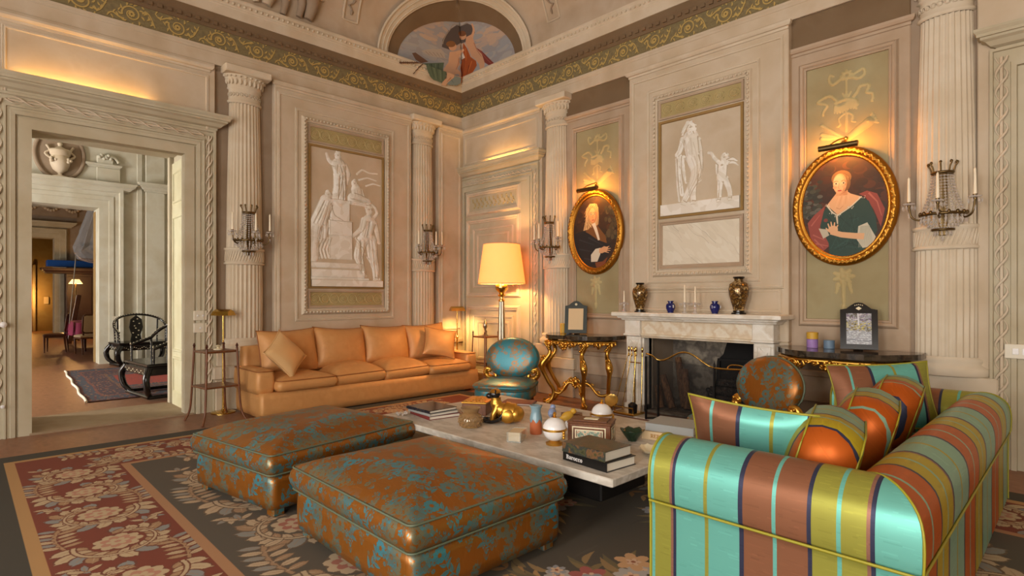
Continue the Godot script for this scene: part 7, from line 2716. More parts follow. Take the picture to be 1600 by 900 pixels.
# ------------------------------------------------------------------ portraits
func paint_lady():
	var p = Paint.new(1024, 1280, c8(58, 34, 22))
	p.t = Transform2D(0, Vector2(1024.0 / 545.0, 1280.0 / 650.0), 0, Vector2(-220 * 1024.0 / 545.0, -65 * 1280.0 / 650.0))
	var L = func(a):
		var o = []
		for i in range(0, a.size(), 2): o.append(Vector2(a[i], a[i + 1]))
		return o
	rng.seed = 60
	for i in 150: p.ell(Vector2(rng.randf_range(200, 780), rng.randf_range(60, 700)), 40, 26, [c8(62, 36, 22), c8(50, 32, 22), c8(76, 42, 24), c8(54, 38, 28)][i % 4], 0, 10)
	for i in 60: p.ell(Vector2(rng.randf_range(220, 350), rng.randf_range(200, 450)), 20, 12, [c8(62, 64, 52), c8(48, 52, 44), c8(84, 84, 76), c8(40, 44, 38)][i % 4], 0, 10)
	p.poly(L.call([255, 480, 300, 430, 375, 375, 350, 480, 400, 600, 400, 640, 350, 680, 280, 610]), c8(140, 66, 56))
	for q in [[280, 500, 340, 430], [290, 560, 370, 600], [310, 620, 390, 640], [300, 590, 360, 650]]: p.line([Vector2(q[0], q[1]), Vector2(q[2], q[3])], 10, 4, c8(168, 92, 78))
	p.poly(L.call([590, 320, 640, 305, 700, 330, 745, 430, 720, 540, 680, 430, 630, 345]), c8(136, 62, 52))
	p.line(L.call([650, 320, 700, 380, 725, 470]), 12, 5, c8(170, 96, 80))
	p.poly(L.call([365, 410, 400, 365, 440, 430, 470, 430, 590, 335, 650, 370, 690, 470, 700, 560, 650, 660, 560, 715, 400, 715, 395, 620, 340, 510]), c8(36, 62, 54))
	for i in 26: p.line([Vector2(rng.randf_range(380, 660), rng.randf_range(430, 680)), Vector2(rng.randf_range(380, 660), rng.randf_range(430, 680))], 5, 2, [c8(44, 76, 66), c8(28, 50, 44)][i % 2])
	p.poly(L.call([440, 310, 460, 290, 515, 292, 540, 312, 605, 338, 540, 390, 455, 440, 405, 390, 388, 370]), c8(212, 166, 122))
	p.poly(L.call([452, 250, 518, 250, 524, 315, 445, 318]), c8(204, 154, 108))
	for i in 9: p.line(L.call([450 + i * 8, 318, 455 + i * 7, 262]), 9, 9, [c8(204, 154, 108), c8(196, 144, 100), c8(188, 136, 92)][mini(2, i / 3)])
	p.poly(L.call([455, 262, 520, 262, 512, 300, 480, 308]), c8(176, 122, 82))
	for i in 5: p.line(L.call([470 + i * 14, 322, 440 + i * 22, 398 - i * 8]), 5, 2, [c8(220, 176, 134), c8(200, 150, 106)][i % 2])
	p.line(L.call([448, 395, 470, 405, 492, 385]), 4, 2, c8(178, 126, 88))
	p.ell(Vector2(482, 205), 64, 50, c8(126, 92, 54))
	p.ell(Vector2(506, 238), 34, 54, c8(112, 80, 46))
	for i in 22: p.line(Paint.bez(Vector2(428 + i * 3, 222 - i), Vector2(440 + i * 2, 170), Vector2(490 + i * 2, 158), Vector2(530 - i * 0.6, 205 + i * 3), 7), 4, 2, [c8(158, 122, 74), c8(110, 78, 46), c8(176, 142, 92), c8(134, 98, 58)][i % 4])
	p.ell(Vector2(472, 240), 44, 66, c8(200, 148, 102))
	p.ell(Vector2(466, 238), 37, 60, c8(218, 170, 124))
	p.ell(Vector2(462, 222), 28, 34, c8(226, 182, 138))
	p.line(L.call([508, 225, 506, 262, 490, 296]), 10, 5, c8(184, 130, 88))
	p.ell(Vector2(468, 298), 15, 6, c8(208, 158, 112))
	for e in [448, 496]:
		p.ell(Vector2(e, 238), 11, 5, c8(236, 216, 190)); p.ell(Vector2(e, 238), 5.5, 5, c8(52, 34, 24))
		p.line(L.call([e - 15, 226, e, 220, e + 14, 225]), 4, 2, c8(120, 82, 48))
	p.line(L.call([470, 238, 461, 266, 470, 272]), 3, 3, c8(178, 122, 84))
	p.ell(Vector2(470, 285), 14, 5, c8(168, 72, 62)); p.ell(Vector2(440, 262), 13, 9, c8(216, 152, 112)); p.ell(Vector2(500, 262), 12, 9, c8(216, 152, 112))
	p.line(L.call([385, 372, 420, 420, 455, 445, 540, 395, 608, 338]), 9, 7, c8(206, 196, 172))
	p.line(L.call([450, 445, 455, 500]), 14, 8, c8(190, 180, 156))
	for i in 40: p.ell(L.call([385, 372, 420, 420, 455, 445, 540, 395, 608, 338])[i % 5] + Vector2(rng.randf_range(-20, 20), rng.randf_range(-6, 14)), 3, 3, c8(200, 196, 180), 0, 6)
	p.poly(L.call([585, 525, 640, 505, 690, 600, 660, 660, 610, 665, 575, 610]), c8(190, 184, 164))
	for i in 14: p.line([Vector2(600 + i * 4, 525), Vector2(585 + i * 7, 660)], 3, 2, c8(160, 160, 142))
	p.line(L.call([410, 548, 480, 572, 560, 585, 620, 592]), 34, 40, c8(210, 164, 122))
	p.ell(Vector2(425, 535), 32, 26, c8(212, 166, 124))
	for f in [[400, 545, 378, 520], [405, 530, 392, 492], [418, 522, 412, 482], [432, 520, 436, 488], [445, 530, 458, 505]]: p.line([Vector2(f[0], f[1]), Vector2(f[2], f[3])], 12, 7, c8(214, 168, 126))
	p.poly(L.call([330, 520, 385, 530, 400, 570, 360, 590]), c8(180, 172, 152))
	p.ell(Vector2(378, 470), 14, 12, c8(120, 54, 46))
	return p.tex(true)
func paint_man():
	var p = Paint.new(1024, 1280, c8(52, 32, 20))
	p.t = Transform2D(0, Vector2(1024.0 / 284.0, 1280.0 / 450.0), 0, Vector2(-402 * 1024.0 / 284.0, -335 * 1280.0 / 450.0))
	var L = func(a):
		var o = []
		for i in range(0, a.size(), 2): o.append(Vector2(a[i], a[i + 1]))
		return o
	rng.seed = 61
	for i in 150: p.ell(Vector2(rng.randf_range(400, 690), rng.randf_range(330, 790)), 20, 20, [c8(56, 34, 20), c8(44, 28, 18), c8(70, 42, 22), c8(50, 36, 24)][i % 4], 0, 10)
	for i in 40: p.ell(Vector2(rng.randf_range(610, 680), rng.randf_range(420, 600)), 10, 16, [c8(70, 58, 36), c8(54, 48, 34), c8(84, 70, 46)][i % 3], 0, 10)
	p.poly(L.call([480, 560, 500, 520, 560, 520, 610, 590, 620, 650, 570, 640, 530, 600]), c8(112, 72, 34))
	p.poly(L.call([412, 560, 470, 545, 510, 570, 560, 610, 640, 645, 640, 690, 590, 740, 500, 780, 440, 730, 408, 640]), c8(28, 27, 30))
	for q in [[440, 600, 540, 640], [440, 660, 560, 690], [470, 720, 560, 740], [500, 590, 600, 650]]: p.line([Vector2(q[0], q[1]), Vector2(q[2], q[3])], 9, 3, c8(46, 46, 52))
	p.poly(L.call([468, 545, 485, 480, 490, 410, 515, 380, 550, 382, 568, 410, 570, 480, 560, 520, 520, 520, 500, 540]), c8(196, 162, 112))
	for i in 24: p.line([Vector2(488 + (i % 4) * 6, 420 + i * 4), Vector2(478 + (i % 5) * 6, 440 + i * 4)], 4, 2, [c8(172, 138, 92), c8(212, 180, 130)][i % 2])
	for i in 26: p.line(Paint.bez(Vector2(508 + (i % 7) * 8, 388 + i), Vector2(488 + (i % 5) * 4, 430), Vector2(498 - (i % 6) * 4, 490), Vector2(478 + (i % 8) * 9, 545 - (i % 8) * 3), 7), 4, 2, [c8(164, 130, 86), c8(210, 180, 132), c8(136, 104, 66), c8(188, 154, 106)][i % 4])
	for i in 10: p.line(Paint.bez(Vector2(548 + i, 386), Vector2(566 + i * 0.6, 420), Vector2(562 + i, 470), Vector2(556 + i, 515), 6), 3, 2, [c8(150, 118, 76), c8(196, 164, 114)][i % 2])
	p.ell(Vector2(533, 454), 26, 50, c8(194, 138, 92))
	p.ell(Vector2(530, 450), 21, 45, c8(214, 158, 108))
	p.ell(Vector2(528, 432), 16, 22, c8(224, 172, 122))
	p.line(L.call([553, 440, 553, 470, 543, 495]), 7, 3, c8(172, 116, 76))
	for e in [521, 545]:
		p.ell(Vector2(e, 447), 6, 3.4, c8(226, 204, 176)); p.ell(Vector2(e, 447), 3, 3.4, c8(46, 30, 22))
		p.line(L.call([e - 8, 440, e, 436, e + 8, 440]), 3, 2, c8(110, 76, 46))
	p.line(L.call([533, 448, 529, 470, 536, 473]), 2.4, 2, c8(172, 112, 74))
	p.ell(Vector2(533, 484), 9, 3, c8(156, 72, 58))
	p.line(L.call([535, 505, 548, 540, 560, 580, 568, 612]), 22, 12, c8(214, 206, 188))
	p.poly(L.call([515, 700, 545, 665, 578, 660, 575, 700, 555, 745, 515, 745]), c8(206, 198, 178))
	p.poly(L.call([568, 668, 600, 652, 625, 660, 615, 685, 585, 695, 568, 692]), c8(210, 156, 112))
	for f in [[605, 662, 632, 655], [612, 670, 640, 668], [612, 678, 638, 682], [605, 686, 628, 694]]: p.line([Vector2(f[0], f[1]), Vector2(f[2], f[3])], 7, 4, c8(212, 158, 114))
	p.poly(L.call([540, 750, 590, 745, 620, 720, 600, 770, 550, 785]), c8(120, 62, 30))
	return p.tex(true)
func build_portraits():
	mat("lady_canvas", Color.WHITE, 0.65).albedo_texture = paint_lady()
	mat("man_canvas", Color.WHITE, 0.65).albedo_texture = paint_man()
	for q in [[-4.735, "man_canvas", "oval gilt-framed portrait of a man in a long wig and dark robe"], [-1.7, "lady_canvas", "oval gilt-framed portrait of a lady in a green dress with red shawl"]]:
		var t = thing("oval_portrait", q[2], "painting", V(XR - 0.035, 2.315, q[0]), -PI / 2, "oval portraits beside the fireplace")
		var B = Basis(V(1, 0, 0), 0.035)
		var X = V(1, 0, 0); var Y = B * V(0, 1, 0); var N = B * V(0, 0, 1)
		var s = Shape.new()
		s.oval(V(0, 0, 0.03), X, Y, N, 0.375, 0.49, [Vector2(-0.006, -0.02), Vector2(0.0, 0.012), Vector2(0.012, 0.018), Vector2(0.018, 0.01), Vector2(0.028, 0.03), Vector2(0.05, 0.045), Vector2(0.07, 0.04), Vector2(0.078, 0.026), Vector2(0.09, 0.022), Vector2(0.092, -0.02), Vector2(0.07, -0.03)], 64)
		var f = obj("frame", s, "gilt_dark", t)
		s = Shape.new()
		for i in 72:
			var a = TAU * i / 72
			var c = V(0, 0, 0.03) + X * 0.428 * cos(a) + Y * 0.543 * sin(a) + N * 0.042
			var tn = (X * -sin(a) * 0.428 + Y * cos(a) * 0.543).normalized()
			var on_ = (X * cos(a) + Y * sin(a)).normalized()
			s.tube([c - tn * 0.02, c + on_ * 0.014 * (1 if i % 2 else -1), c + tn * 0.02], [0.004, 0.011, 0.004], 5)
			s.ball(c + N * 0.004 - on_ * 0.01 * (1 if i % 2 else -1), 0.007, 5, 3)
		for i in 90:
			var a = TAU * i / 90
			s.ball(V(0, 0, 0.03) + X * 0.382 * cos(a) + Y * 0.497 * sin(a) + N * 0.02, 0.005, 4, 3)
		stuff(obj("carved_leaves", s, "gilt", f))
		s = Shape.new()
		var n = 48
		for j in n:
			var a = TAU * j / n
			var b = TAU * (j + 1) / n
			s.tri(V(0, 0, 0.03), V(0, 0, 0.03) + X * 0.377 * cos(a) + Y * 0.492 * sin(a), V(0, 0, 0.03) + X * 0.377 * cos(b) + Y * 0.492 * sin(b), true, Vector2(0.5, 0.5), Vector2(0.5 + 0.5 * cos(a), 0.5 - 0.5 * sin(a)), Vector2(0.5 + 0.5 * cos(b), 0.5 - 0.5 * sin(b)))
		obj("canvas", s, q[1], t)
		# brass picture light
		var l = thing("picture_light", "brass picture lamp above the portrait of the " + ("man" if q[0] < -3 else "lady"), "picture light", V(XR - 0.035, 2.315, q[0]), -PI / 2, "brass picture lamps")
		s = Shape.new()
		var hp = []
		for z in 2:
			var row = []
			for k in 9:
				var a = lerpf(-1.5, 2.7, k / 8.0)
				row.append(V(-0.17 if z == 0 else 0.17, 0.56, 0.2) + V(0, sin(a) * 0.028, cos(a) * 0.028))
			hp.append(row)
		s.grid(hp)
		for r in hp: s.fan(r)
		obj("hood", s, "bronze", l)
		s = Shape.new()
		s.tube(smooth3([V(0, 0.62, 0.0), V(0.02, 0.66, 0.05), V(-0.02, 0.64, 0.12), V(-0.06, 0.6, 0.18), V(-0.06, 0.585, 0.2)], 4), 0.008, 6)
		s.ball(V(0, 0.63, 0.01), V(0.03, 0.025, 0.014), 8, 6)
		s.ball(V(0.03, 0.66, 0.05), 0.02, 8, 6)
		obj("arm", s, "brass", l)
		s = Shape.new()
		for k in [-0.07, 0.07]: s.ball(V(k, 0.555, 0.192), V(0.035, 0.012, 0.012), 8, 6)
		obj("bulb", s, "bulb", l)
		for k in [-0.07, 0.07]:
			var e = lamp_light("picture_bulb", "omni", l.transform * V(k, 0.548, 0.186), c8(255, 166, 66), 0.22, 0.02)
			e.omni_range = 4.0
			e.name = "picture_bulb_%d" % (get_child_count())

func build_uplights():
	# small strip lamps lying on the door cornices
	for q in [[LW(0.98, 3.612, 0.11), 0.0, 1.2, "strip lamp hidden on the cornice of the enfilade doorway"], [RW(-6.5, 3.562, 0.115), PI / 2, 0.9, "strip lamp hidden on the cornice of the corner door"]]:
		var t = thing("strip_lamp", q[3], "strip lamp", q[0], q[1])
		var s = Shape.new()
		s.box(V(0, 0.006, 0), V(q[2], 0.012, 0.05), 0.003)
		obj("housing", s, "white_porcelain", t)
		s = Shape.new()
		s.box(V(0, 0.016, 0), V(q[2] - 0.02, 0.008, 0.03), 0.002)
		obj("tube", s, "bulb", t)
		var a = AreaLight3D.new()
		a.name = "strip_light_%d" % get_child_count()
		a.area_size = Vector2(q[2] - 0.02, 0.03)
		a.light_color = c8(255, 190, 100)
		a.light_energy = 0.5
		a.shadow_enabled = true
		add_child(a)
		a.transform = Transform3D(Basis(V(0, 1, 0), q[1]) * Basis(V(1, 0, 0), PI / 2), q[0] + V(0, 0.024, 0))


# ------------------------------------------------------------------ coffee table and what lies on it
func book(called, label, pos, turn, w, h, d, cover, group, lettering = ""):
	# spine along local x at -z
	var t = thing(called, label, "book", pos, turn, group)
	var s = Shape.new()
	s.box(V(0, 0.002, 0), V(w, 0.004, d), 0.001)
	s.box(V(0, h - 0.002, 0), V(w, 0.004, d), 0.001)
	s.box(V(0, h * 0.5, -d * 0.5 + 0.003), V(w, h, 0.006), 0.002)
	obj("cover", s, cover, t)
	s = Shape.new()
	s.box(V(0, h * 0.5, 0.0), V(w - 0.014, h - 0.008, d - 0.014))
	obj("pages", s, "paper", t)
	if lettering:
		var tm := TextMesh.new()
		var f := SystemFont.new()
		f.font_names = PackedStringArray(["Droid Serif"])
		f.font_weight = 700
		tm.font = f
		tm.text = lettering
		tm.font_size = 16
		tm.pixel_size = 0.0021
		tm.depth = 0.001
		var o = MeshInstance3D.new()
		o.name = "lettering"
		o.mesh = tm
		o.material_override = M["white_porcelain"] if lettering == "Barocco" else M["gilt_dark"]
		t.add_child(o, true)
		o.transform = Transform3D(Basis(V(0, 1, 0), PI), V(w * 0.5 - 0.1 if lettering == "Barocco" else 0.0, h * 0.48, -d * 0.5 - 0.0008))
	return t
func build_coffee_table():
	var top = 0.403
	var t = thing("coffee_table", "low travertine coffee table on dark blocks in the middle of the carpet", "coffee table", V(3.33, 0.016, -3.09))
	var s = Shape.new()
	s.box(V(0, 0.361, 0), V(1.44, 0.05, 2.44), 0.006)
	obj("top", s, "travertine", t)
	for z in [-0.7, 0.6]:
		s = Shape.new()
		s.box(V(0.08, 0.168, z), V(0.55, 0.336, 0.3), 0.01)
		obj("pedestal", s, "plinth_black", t)
	book("art_book", "black book lettered Barocco under the green one on the coffee table", V(2.83, top, -2.13), PI / 2 - 0.08, 0.36, 0.055, 0.27, "black", "stacked art books on the coffee table", "Barocco")
	book("art_book", "green painted-cover book lying on the black one on the coffee table", V(2.82, top + 0.056, -2.14), PI / 2 - 0.04, 0.34, 0.06, 0.26, "green_cover", "stacked art books on the coffee table")
	book("art_book", "cream lower book at the right end of the coffee table", V(3.7, top, -2.12), PI / 2 + 0.2, 0.36, 0.06, 0.3, "cream_card", "stacked art books on the coffee table", "REPERTORIO")
	book("art_book", "grey upper book at the right end of the coffee table", V(3.71, top + 0.061, -2.1), PI / 2 + 0.17, 0.35, 0.055, 0.29, "grey_cover", "stacked art books on the coffee table")
	book("art_book", "white book with red edge under another at the left end of the coffee table", V(2.95, top, -3.98), PI / 2 - 0.15, 0.36, 0.03, 0.3, "red_cover", "stacked art books on the coffee table")
	book("art_book", "middle book with pale pages at the left end of the coffee table", V(2.93, top + 0.031, -3.98), PI / 2 - 0.06, 0.35, 0.022, 0.29, "grey_cover", "stacked art books on the coffee table")
	book("art_book", "dark blue glossy book topmost at the left end of the coffee table", V(2.92, top + 0.054, -3.99), PI / 2, 0.34, 0.024, 0.29, "navy_cover", "stacked art books on the coffee table")
	book("magazine", "thin magazine at the far corner of the coffee table", V(3.85, top, -3.85), -PI / 2 + 0.5, 0.3, 0.018, 0.22, "red_cover", "magazines on the coffee table")
	# cut-glass bowl
	t = thing("glass_vase", "squat amber cut-glass vase on the coffee table", "vase", V(2.88, top, -3.42))
	s = Shape.new()
	s.lathe(P2([[0.0, 0.0], [0.075, 0.0], [0.09, 0.03], [0.092, 0.06], [0.075, 0.095], [0.06, 0.11], [0.075, 0.14], [0.08, 0.15], [0.07, 0.145], [0.055, 0.11], [0.0, 0.06]]), 24)
	obj("body", s, "amber_glass", t)
	s = Shape.new()
	for i in 14:
		for k in 4:
			var r = [0.084, 0.093, 0.093, 0.082][k]
			var a = TAU * (i + 0.5 * (k % 2)) / 14
			s.gem(V(cos(a) * r, 0.018 + k * 0.022, sin(a) * r), 0.012)
	stuff(obj("cut_facets", s, "amber_glass", t))
	# gilt box
	t = thing("wooden_box", "wooden box with hammered gilt lid on the coffee table", "box", V(3.3, top, -3.8), 0.55)
	s = Shape.new()
	s.box(V(0, 0.05, 0), V(0.3, 0.1, 0.22), 0.004)
	obj("body", s, "wood", t)
	s = Shape.new()
	s.box(V(0, 0.107, 0), V(0.31, 0.014, 0.23), 0.004)
	rng.seed = 71
	for i in 26: s.ball(V(rng.randf_range(-0.13, 0.13), 0.114, rng.randf_range(-0.09, 0.09)), V(0.02, 0.006, 0.016), 6, 4)
	obj("lid", s, "gilt", t)
	crouching_figure(V(3.17, top + 0.004, -3.33))
	# clear box with cards
	t = thing("glass_box", "small clear glass box holding cream cards on the coffee table", "box", V(2.85, top, -2.87), 0.5)
	s = Shape.new()
	for q in [[V(0, 0.035, 0.05), V(0.16, 0.07, 0.004)], [V(0, 0.035, -0.05), V(0.16, 0.07, 0.004)], [V(0.08, 0.035, 0), V(0.004, 0.07, 0.1)], [V(-0.08, 0.035, 0), V(0.004, 0.07, 0.1)], [V(0, 0.003, 0), V(0.16, 0.004, 0.1)]]: s.box(q[0], q[1])
	obj("walls", s, "glass_pane", t)
	s = Shape.new()
	s.box(V(0, 0.036, 0), V(0.145, 0.062, 0.085), 0.002)
	obj("cards", s, "cream_card", t)
	# ceramic bottle, half glazed
	t = thing("ceramic_bottle", "terracotta bottle with dripping blue glaze on the coffee table", "bottle", V(3.08, top, -2.9))
	s = Shape.new()
	s.lathe(P2([[0.0, 0.0], [0.043, 0.0], [0.046, 0.02], [0.045, 0.1], [0.04, 0.13], [0.036, 0.14]]), 20)
	obj("body", s, "terracotta", t)
	s = Shape.new()
	var rows = []
	for e in [[0.047, 0.115], [0.041, 0.14], [0.036, 0.16], [0.037, 0.185], [0.046, 0.205], [0.05, 0.212], [0.036, 0.212], [0.02, 0.2]]:
		var row = []
		for j in 24: row.append(V(cos(TAU * j / 24) * e[0], e[1] - (0.016 * (1.0 + sin(j * 1.6)) if e[1] < 0.12 else 0.0), sin(TAU * j / 24) * e[0]))
		rows.append(row)
	s.grid(rows, false, true)
	obj("glaze", s, "blue_glaze", t)
	# pair of little birds on twigs
	for q in [["blue", V(3.43, top, -3.05), "blue_glaze2"], ["yellow", V(3.42, top, -2.88), "yellow_wax"]]:
		t = thing("bird_figurine", "small %s porcelain bird among the ornaments on the coffee table" % q[0], "figurine", q[1], 0.6 if q[0] == "blue" else -0.5, "porcelain birds on the coffee table")
		s = Shape.new()
		s.ball(V(0, 0.085, 0), V(0.055, 0.036, 0.034), 12, 8, Basis(V(0, 0, 1), 0.35))
		s.ball(V(0.05, 0.12, 0), 0.024, 10, 7)
		s.tube([V(0.07, 0.12, 0), V(0.085, 0.117, 0)], [0.006, 0.001], 5)
		s.tube([V(-0.04, 0.07, 0), V(-0.09, 0.06, 0)], [0.018, 0.006], 6)
		obj("body", s, q[2], t)
		s = Shape.new()
		s.lathe(P2([[0.0, 0.0], [0.045, 0.0], [0.04, 0.015], [0.015, 0.03], [0.012, 0.055], [0.0, 0.06]]), 12)
		obj("stump", s, "white_porcelain", t)
	# porcelain globes with gilt mounts
	var gl = null
	for q in [[V(2.95, top, -2.6), "white porcelain globe box with gilt mounts in front of the inlaid casket"], [V(3.6, top, -2.68), "white porcelain globe box with gilt mounts behind the inlaid casket"]]:
		if gl:
			copy(gl, q[1], q[0], 1.0)
			continue
		gl = thing("porcelain_globe", q[1], "box", q[0], 0.3, "white porcelain globes with gilt mounts")
		s = Shape.new()
		var pr = []
		for i in 13: pr.append(Vector2(0.083 * sin(PI * (0.06 + 0.88 * i / 12.0)), 0.105 - 0.083 * cos(PI * (0.06 + 0.88 * i / 12.0))))
		s.lathe(pr, 26)
		obj("globe", s, "white_porcelain", gl)
		s = Shape.new()
		s.lathe(P2([[0.0, 0.0], [0.06, 0.0], [0.062, 0.012], [0.045, 0.018], [0.03, 0.03], [0.0, 0.03]]), 20)
		obj("foot", s, "gilt", gl)
		s = Shape.new()
		s.lathe(P2([[0.082, 0.098], [0.087, 0.1], [0.087, 0.112], [0.082, 0.114]]), 26)
		for i in 3: s.ball(V(cos(-0.9) * 0.086 + 0.0, 0.095 - i * 0.018, sin(-0.9) * 0.086), V(0.012, 0.012, 0.012), 6, 5)
		for i in 3: s.ball(V(cos(1.9) * 0.086, 0.095 - i * 0.018, sin(1.9) * 0.086), V(0.012, 0.012, 0.012), 6, 5)
		obj("band", s, "gilt", gl)
		s = Shape.new()
		s.lathe(P2([[0.0, 0.186], [0.02, 0.187], [0.008, 0.195], [0.014, 0.208], [0.008, 0.22], [0.0, 0.226]]), 12)
		obj("finial", s, "gilt", gl)
	# inlaid caskets
	for q in [[V(3.2, top, -2.47), 0.45, 1.0, "inlaid casket with ivory panels on the coffee table"], [V(3.52, top, -2.92), 0.7, 0.55, "small inlaid box behind the larger casket"]]:
		t = thing("inlaid_casket", q[3], "casket", q[0], q[1] - PI / 2, "inlaid boxes on the coffee table")
		var k = q[2]
		s = Shape.new()
		s.box(V(0, 0.07, 0) * k, V(0.3, 0.14, 0.2) * k, 0.004)
		obj("body", s, "wood", t)
		s = Shape.new()
		s.box(V(0, 0.146, 0) * k, V(0.31, 0.012, 0.21) * k, 0.003)
		s.box(V(0, 0.156, 0) * k, V(0.24, 0.01, 0.15) * k, 0.003)
		obj("lid", s, "wood", t)
		s = Shape.new()
		for f in [[V(0, 0.07, 0.1), V(1, 0, 0), 0.22], [V(0, 0.07, -0.1), V(1, 0, 0), 0.22], [V(0.15, 0.07, 0), V(0, 0, 1), 0.12], [V(-0.15, 0.07, 0), V(0, 0, 1), 0.12]]:
			var nn = V(f[0].x, 0, f[0].z).normalized()
			s.frame(f[0] * k, f[1], V(0, 1, 0), nn, f[2] * k, 0.085 * k, [Vector2(-0.02 * k, 0.001), Vector2(-0.02 * k, 0.003), Vector2(-0.012 * k, 0.003), Vector2(-0.012 * k, 0.001)])
			s.frame(f[0] * k, f[1], V(0, 1, 0), nn, f[2] * k, 0.085 * k, [Vector2(0.0, 0.001), Vector2(0.0, 0.003), Vector2(0.008 * k, 0.003), Vector2(0.008 * k, 0.001)])
		s.box(V(0, 0.162, 0) * k, V(0.1, 0.003, 0.06) * k)
		obj("ivory_stringing", s, "pearl", t)
		s = Shape.new()
		for f in [[V(0, 0.07, 0.101), V(0.17, 0.045, 0.002)], [V(0, 0.07, -0.101), V(0.17, 0.045, 0.002)], [V(0.151, 0.07, 0), V(0.002, 0.045, 0.08)], [V(-0.151, 0.07, 0), V(0.002, 0.045, 0.08)]]: s.box(f[0] * k, f[1] * k)
		obj("picture_plaque", s, "plaque", t)
	# green bowl, shells
	t = thing("green_bowl", "dark green glazed leaf bowl next to the casket", "bowl", V(3.42, top, -2.28))
	s = Shape.new()
	var rr2 = []
	for e in [[0.03, 0.0], [0.035, 0.01], [0.06, 0.04], [0.08, 0.07], [0.086, 0.078], [0.076, 0.072], [0.05, 0.04], [0.0, 0.02]]:
		var row = []
		for j in 28: row.append(V(cos(TAU * j / 28) * e[0] * (1.0 + 0.06 * cos(j * TAU * 7 / 28)), e[1] * (1.0 + 0.08 * cos(j * TAU * 7 / 28)), sin(TAU * j / 28) * e[0] * (1.0 + 0.06 * cos(j * TAU * 7 / 28))))
		rr2.append(row)
	s.grid(rr2, false, true)
	obj("bowl", s, "green_glaze", t)
	for q in [[V(3.2, top, -2.0), 1.0, "cream shell dish near the front corner of the coffee table"], [V(3.55, top, -2.36), 0.7, "small shell dish near the fireplace side of the coffee table"]]:
		t = thing("shell_dish", q[2], "dish", q[0], 0.7, "shell dishes on the coffee table")
		s = Shape.new()
		rows = []
		for i in 7:
			var row = []
			var r = 0.09 * i / 6.0 * q[1]
			for j in 26:
				var a = TAU * j / 26
				row.append(V(cos(a) * r * 1.15, 0.006 + 0.035 * pow(i / 6.0, 2.0) * q[1] + 0.005 * cos(a * 9) * i / 6.0, sin(a) * r * 0.75))
			rows.append(row)
		s.grid(rows, false, true)
		obj("dish", s, "pearl", t)
	t = thing("glass_beads", "little heap of glass beads by the books on the coffee table", "beads", V(2.72, top, -4.15))
	s = Shape.new()
	for i in 9: s.ball(V(0.03 * cos(i * 2.4) * (1 + i % 2), 0.012 + 0.01 * (i % 2), 0.03 * sin(i * 2.4)), 0.013, 7, 5)
	stuff(obj("bead_heap", s, "crystal", t))

func crouching_figure(pos):
	# gilt crouching monkey-like figure with black face and limbs, facing the camera's left
	var t = thing("gilt_animal_figure", "gilt crouching animal figure with black head and feet on the coffee table", "sculpture", pos, 0.65)
	var s = Shape.new()
	# body: haunches, back, chest and neck in one sweep, local -z is forward
	var pts = smooth3([V(0, 0.055, 0.13), V(0, 0.078, 0.08), V(0, 0.085, 0.02), V(0, 0.105, -0.04), V(0, 0.15, -0.07), V(0, 0.2, -0.075)], 5)
	var rad = []
	for i in pts.size(): rad.append([0.03, 0.075, 0.08, 0.062, 0.048, 0.04, 0.034][mini(6, int(i / 4.3))])
	s.tube(pts, rad, 14)
	s.ball(V(0, 0.07, 0.085), V(0.078, 0.068, 0.075), 14, 9)
	for a in [-1, 1]:
		s.ball(V(a * 0.055, 0.062, 0.03), V(0.034, 0.06, 0.07), 10, 8)
		s.tube(smooth3([V(a * 0.035, 0.12, -0.06), V(a * 0.05, 0.07, -0.085), V(a * 0.045, 0.025, -0.1)], 4), lerps(0.03, 0.02, 9), 8)
	obj("body", s, "gilt", t)
	s = Shape.new()
	s.ball(V(0, 0.225, -0.085), V(0.04, 0.042, 0.045), 14, 10)
	s.ball(V(0, 0.212, -0.128), V(0.026, 0.024, 0.03), 10, 8)
	for a in [-1, 1]:
		s.ball(V(a * 0.036, 0.25, -0.072), V(0.016, 0.02, 0.008), 8, 6)
		s.ball(V(a * 0.022, 0.235, -0.118), 0.007, 6, 5)
	obj("head", s, "black_lacquer", t)
	s = Shape.new()
	s.lathe(P2([[0.043, 0.0], [0.046, 0.012], [0.03, 0.028], [0.0, 0.034]]), 14, V(0, 0.238, -0.08))
	obj("cap", s, "gilt", t)
	s = Shape.new()
	for a in [-1, 1]:
		s.tube(smooth3([V(a * 0.06, 0.09, 0.0), V(a * 0.065, 0.04, -0.03), V(a * 0.055, 0.014, -0.09), V(a * 0.05, 0.014, -0.16)], 4), lerps(0.02, 0.014, 13), 8)
		s.ball(V(a * 0.05, 0.016, -0.165), V(0.018, 0.015, 0.028), 8, 6)
		s.ball(V(a * 0.04, 0.018, -0.112), V(0.014, 0.014, 0.022), 8, 6)
	obj("feet", s, "black_lacquer", t)


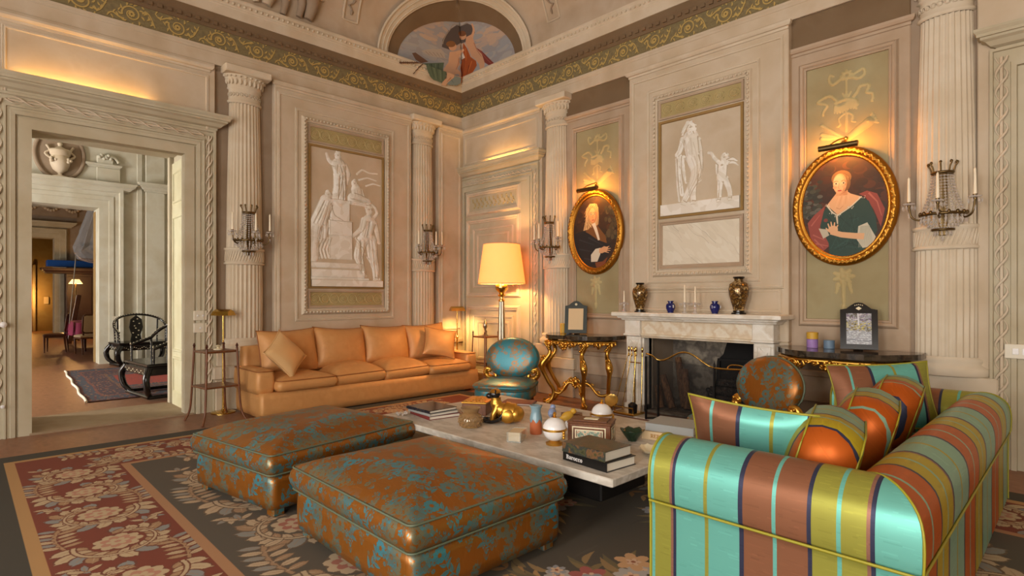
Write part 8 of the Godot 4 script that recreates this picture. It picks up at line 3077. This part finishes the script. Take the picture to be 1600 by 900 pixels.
func _ready():
	# camera: level, lens shifted down a little
	var cam := Camera3D.new()
	cam.name = "camera"
	cam.projection = Camera3D.PROJECTION_FRUSTUM
	cam.near = 0.05
	cam.far = 80.0
	cam.size = 0.05 * 900.0 / 883.0
	cam.frustum_offset = Vector2(0, 0.05 * 15.0 / 883.0)
	cam.position = V(0, 1.42, 0)
	cam.rotation_degrees = V(0, -44.3, 0)
	add_child(cam)
	cam.current = true
	# sky outside the windows
	var env := Environment.new()
	env.background_mode = Environment.BG_SKY
	var sky := Sky.new()
	var sm := ProceduralSkyMaterial.new()
	sm.sky_top_color = c8(150, 180, 220)
	sm.sky_horizon_color = c8(220, 226, 232)
	sm.ground_bottom_color = c8(110, 104, 92)
	sm.ground_horizon_color = c8(190, 186, 176)
	sky.sky_material = sm
	env.sky = sky
	env.tonemap_mode = Environment.TONE_MAPPER_LINEAR
	env.tonemap_exposure = 1.0
	env.ambient_light_source = Environment.AMBIENT_SOURCE_DISABLED
	env.sdfgi_enabled = true
	env.ssao_enabled = true
	env.ssil_enabled = true
	var we := WorldEnvironment.new()
	we.name = "world"
	we.environment = env
	add_child(we)
	# daylight entering through the tall windows of the outer wall
	for w in [[2.4, 0.45, 4.0, 37.0], [-1.2, 0.45, 4.0, 29.0], [-4.8, 0.45, 4.0, 13.0], [-11.7, 0.45, 3.8, 64.0], [-20.4, 0.6, 2.6, 22.0]]:
		var a := AreaLight3D.new()
		a.name = "window_daylight_%d" % get_child_count()
		a.area_size = Vector2(1.5, w[2] - w[1])
		a.light_color = c8(255, 249, 241)
		a.light_energy = w[3]
		a.area_range = 40.0
		a.shadow_enabled = true
		a.position = V(XW - 0.12, (w[1] + w[2]) * 0.5, w[0])
		a.rotation_degrees = V(0, -90, 0)
		add_child(a)
	make_materials()
	more_materials()
	print("materials ", Time.get_ticks_msec())
	build_shell()
	print("shell ", Time.get_ticks_msec())
	build_enfilade()
	build_carpet()
	print("carpet ", Time.get_ticks_msec())
	build_ottomans()
	build_orange_sofa()
	build_striped_sofa()
	build_slipper_chairs()
	build_coffee_table()
	build_floor_lamp()
	build_side_tables()
	build_consoles()
	build_fireplace()
	build_mantel_things()
	print("furniture ", Time.get_ticks_msec())
	build_sconces()
	build_portraits()
	build_uplights()
	print("done ", Time.get_ticks_msec())
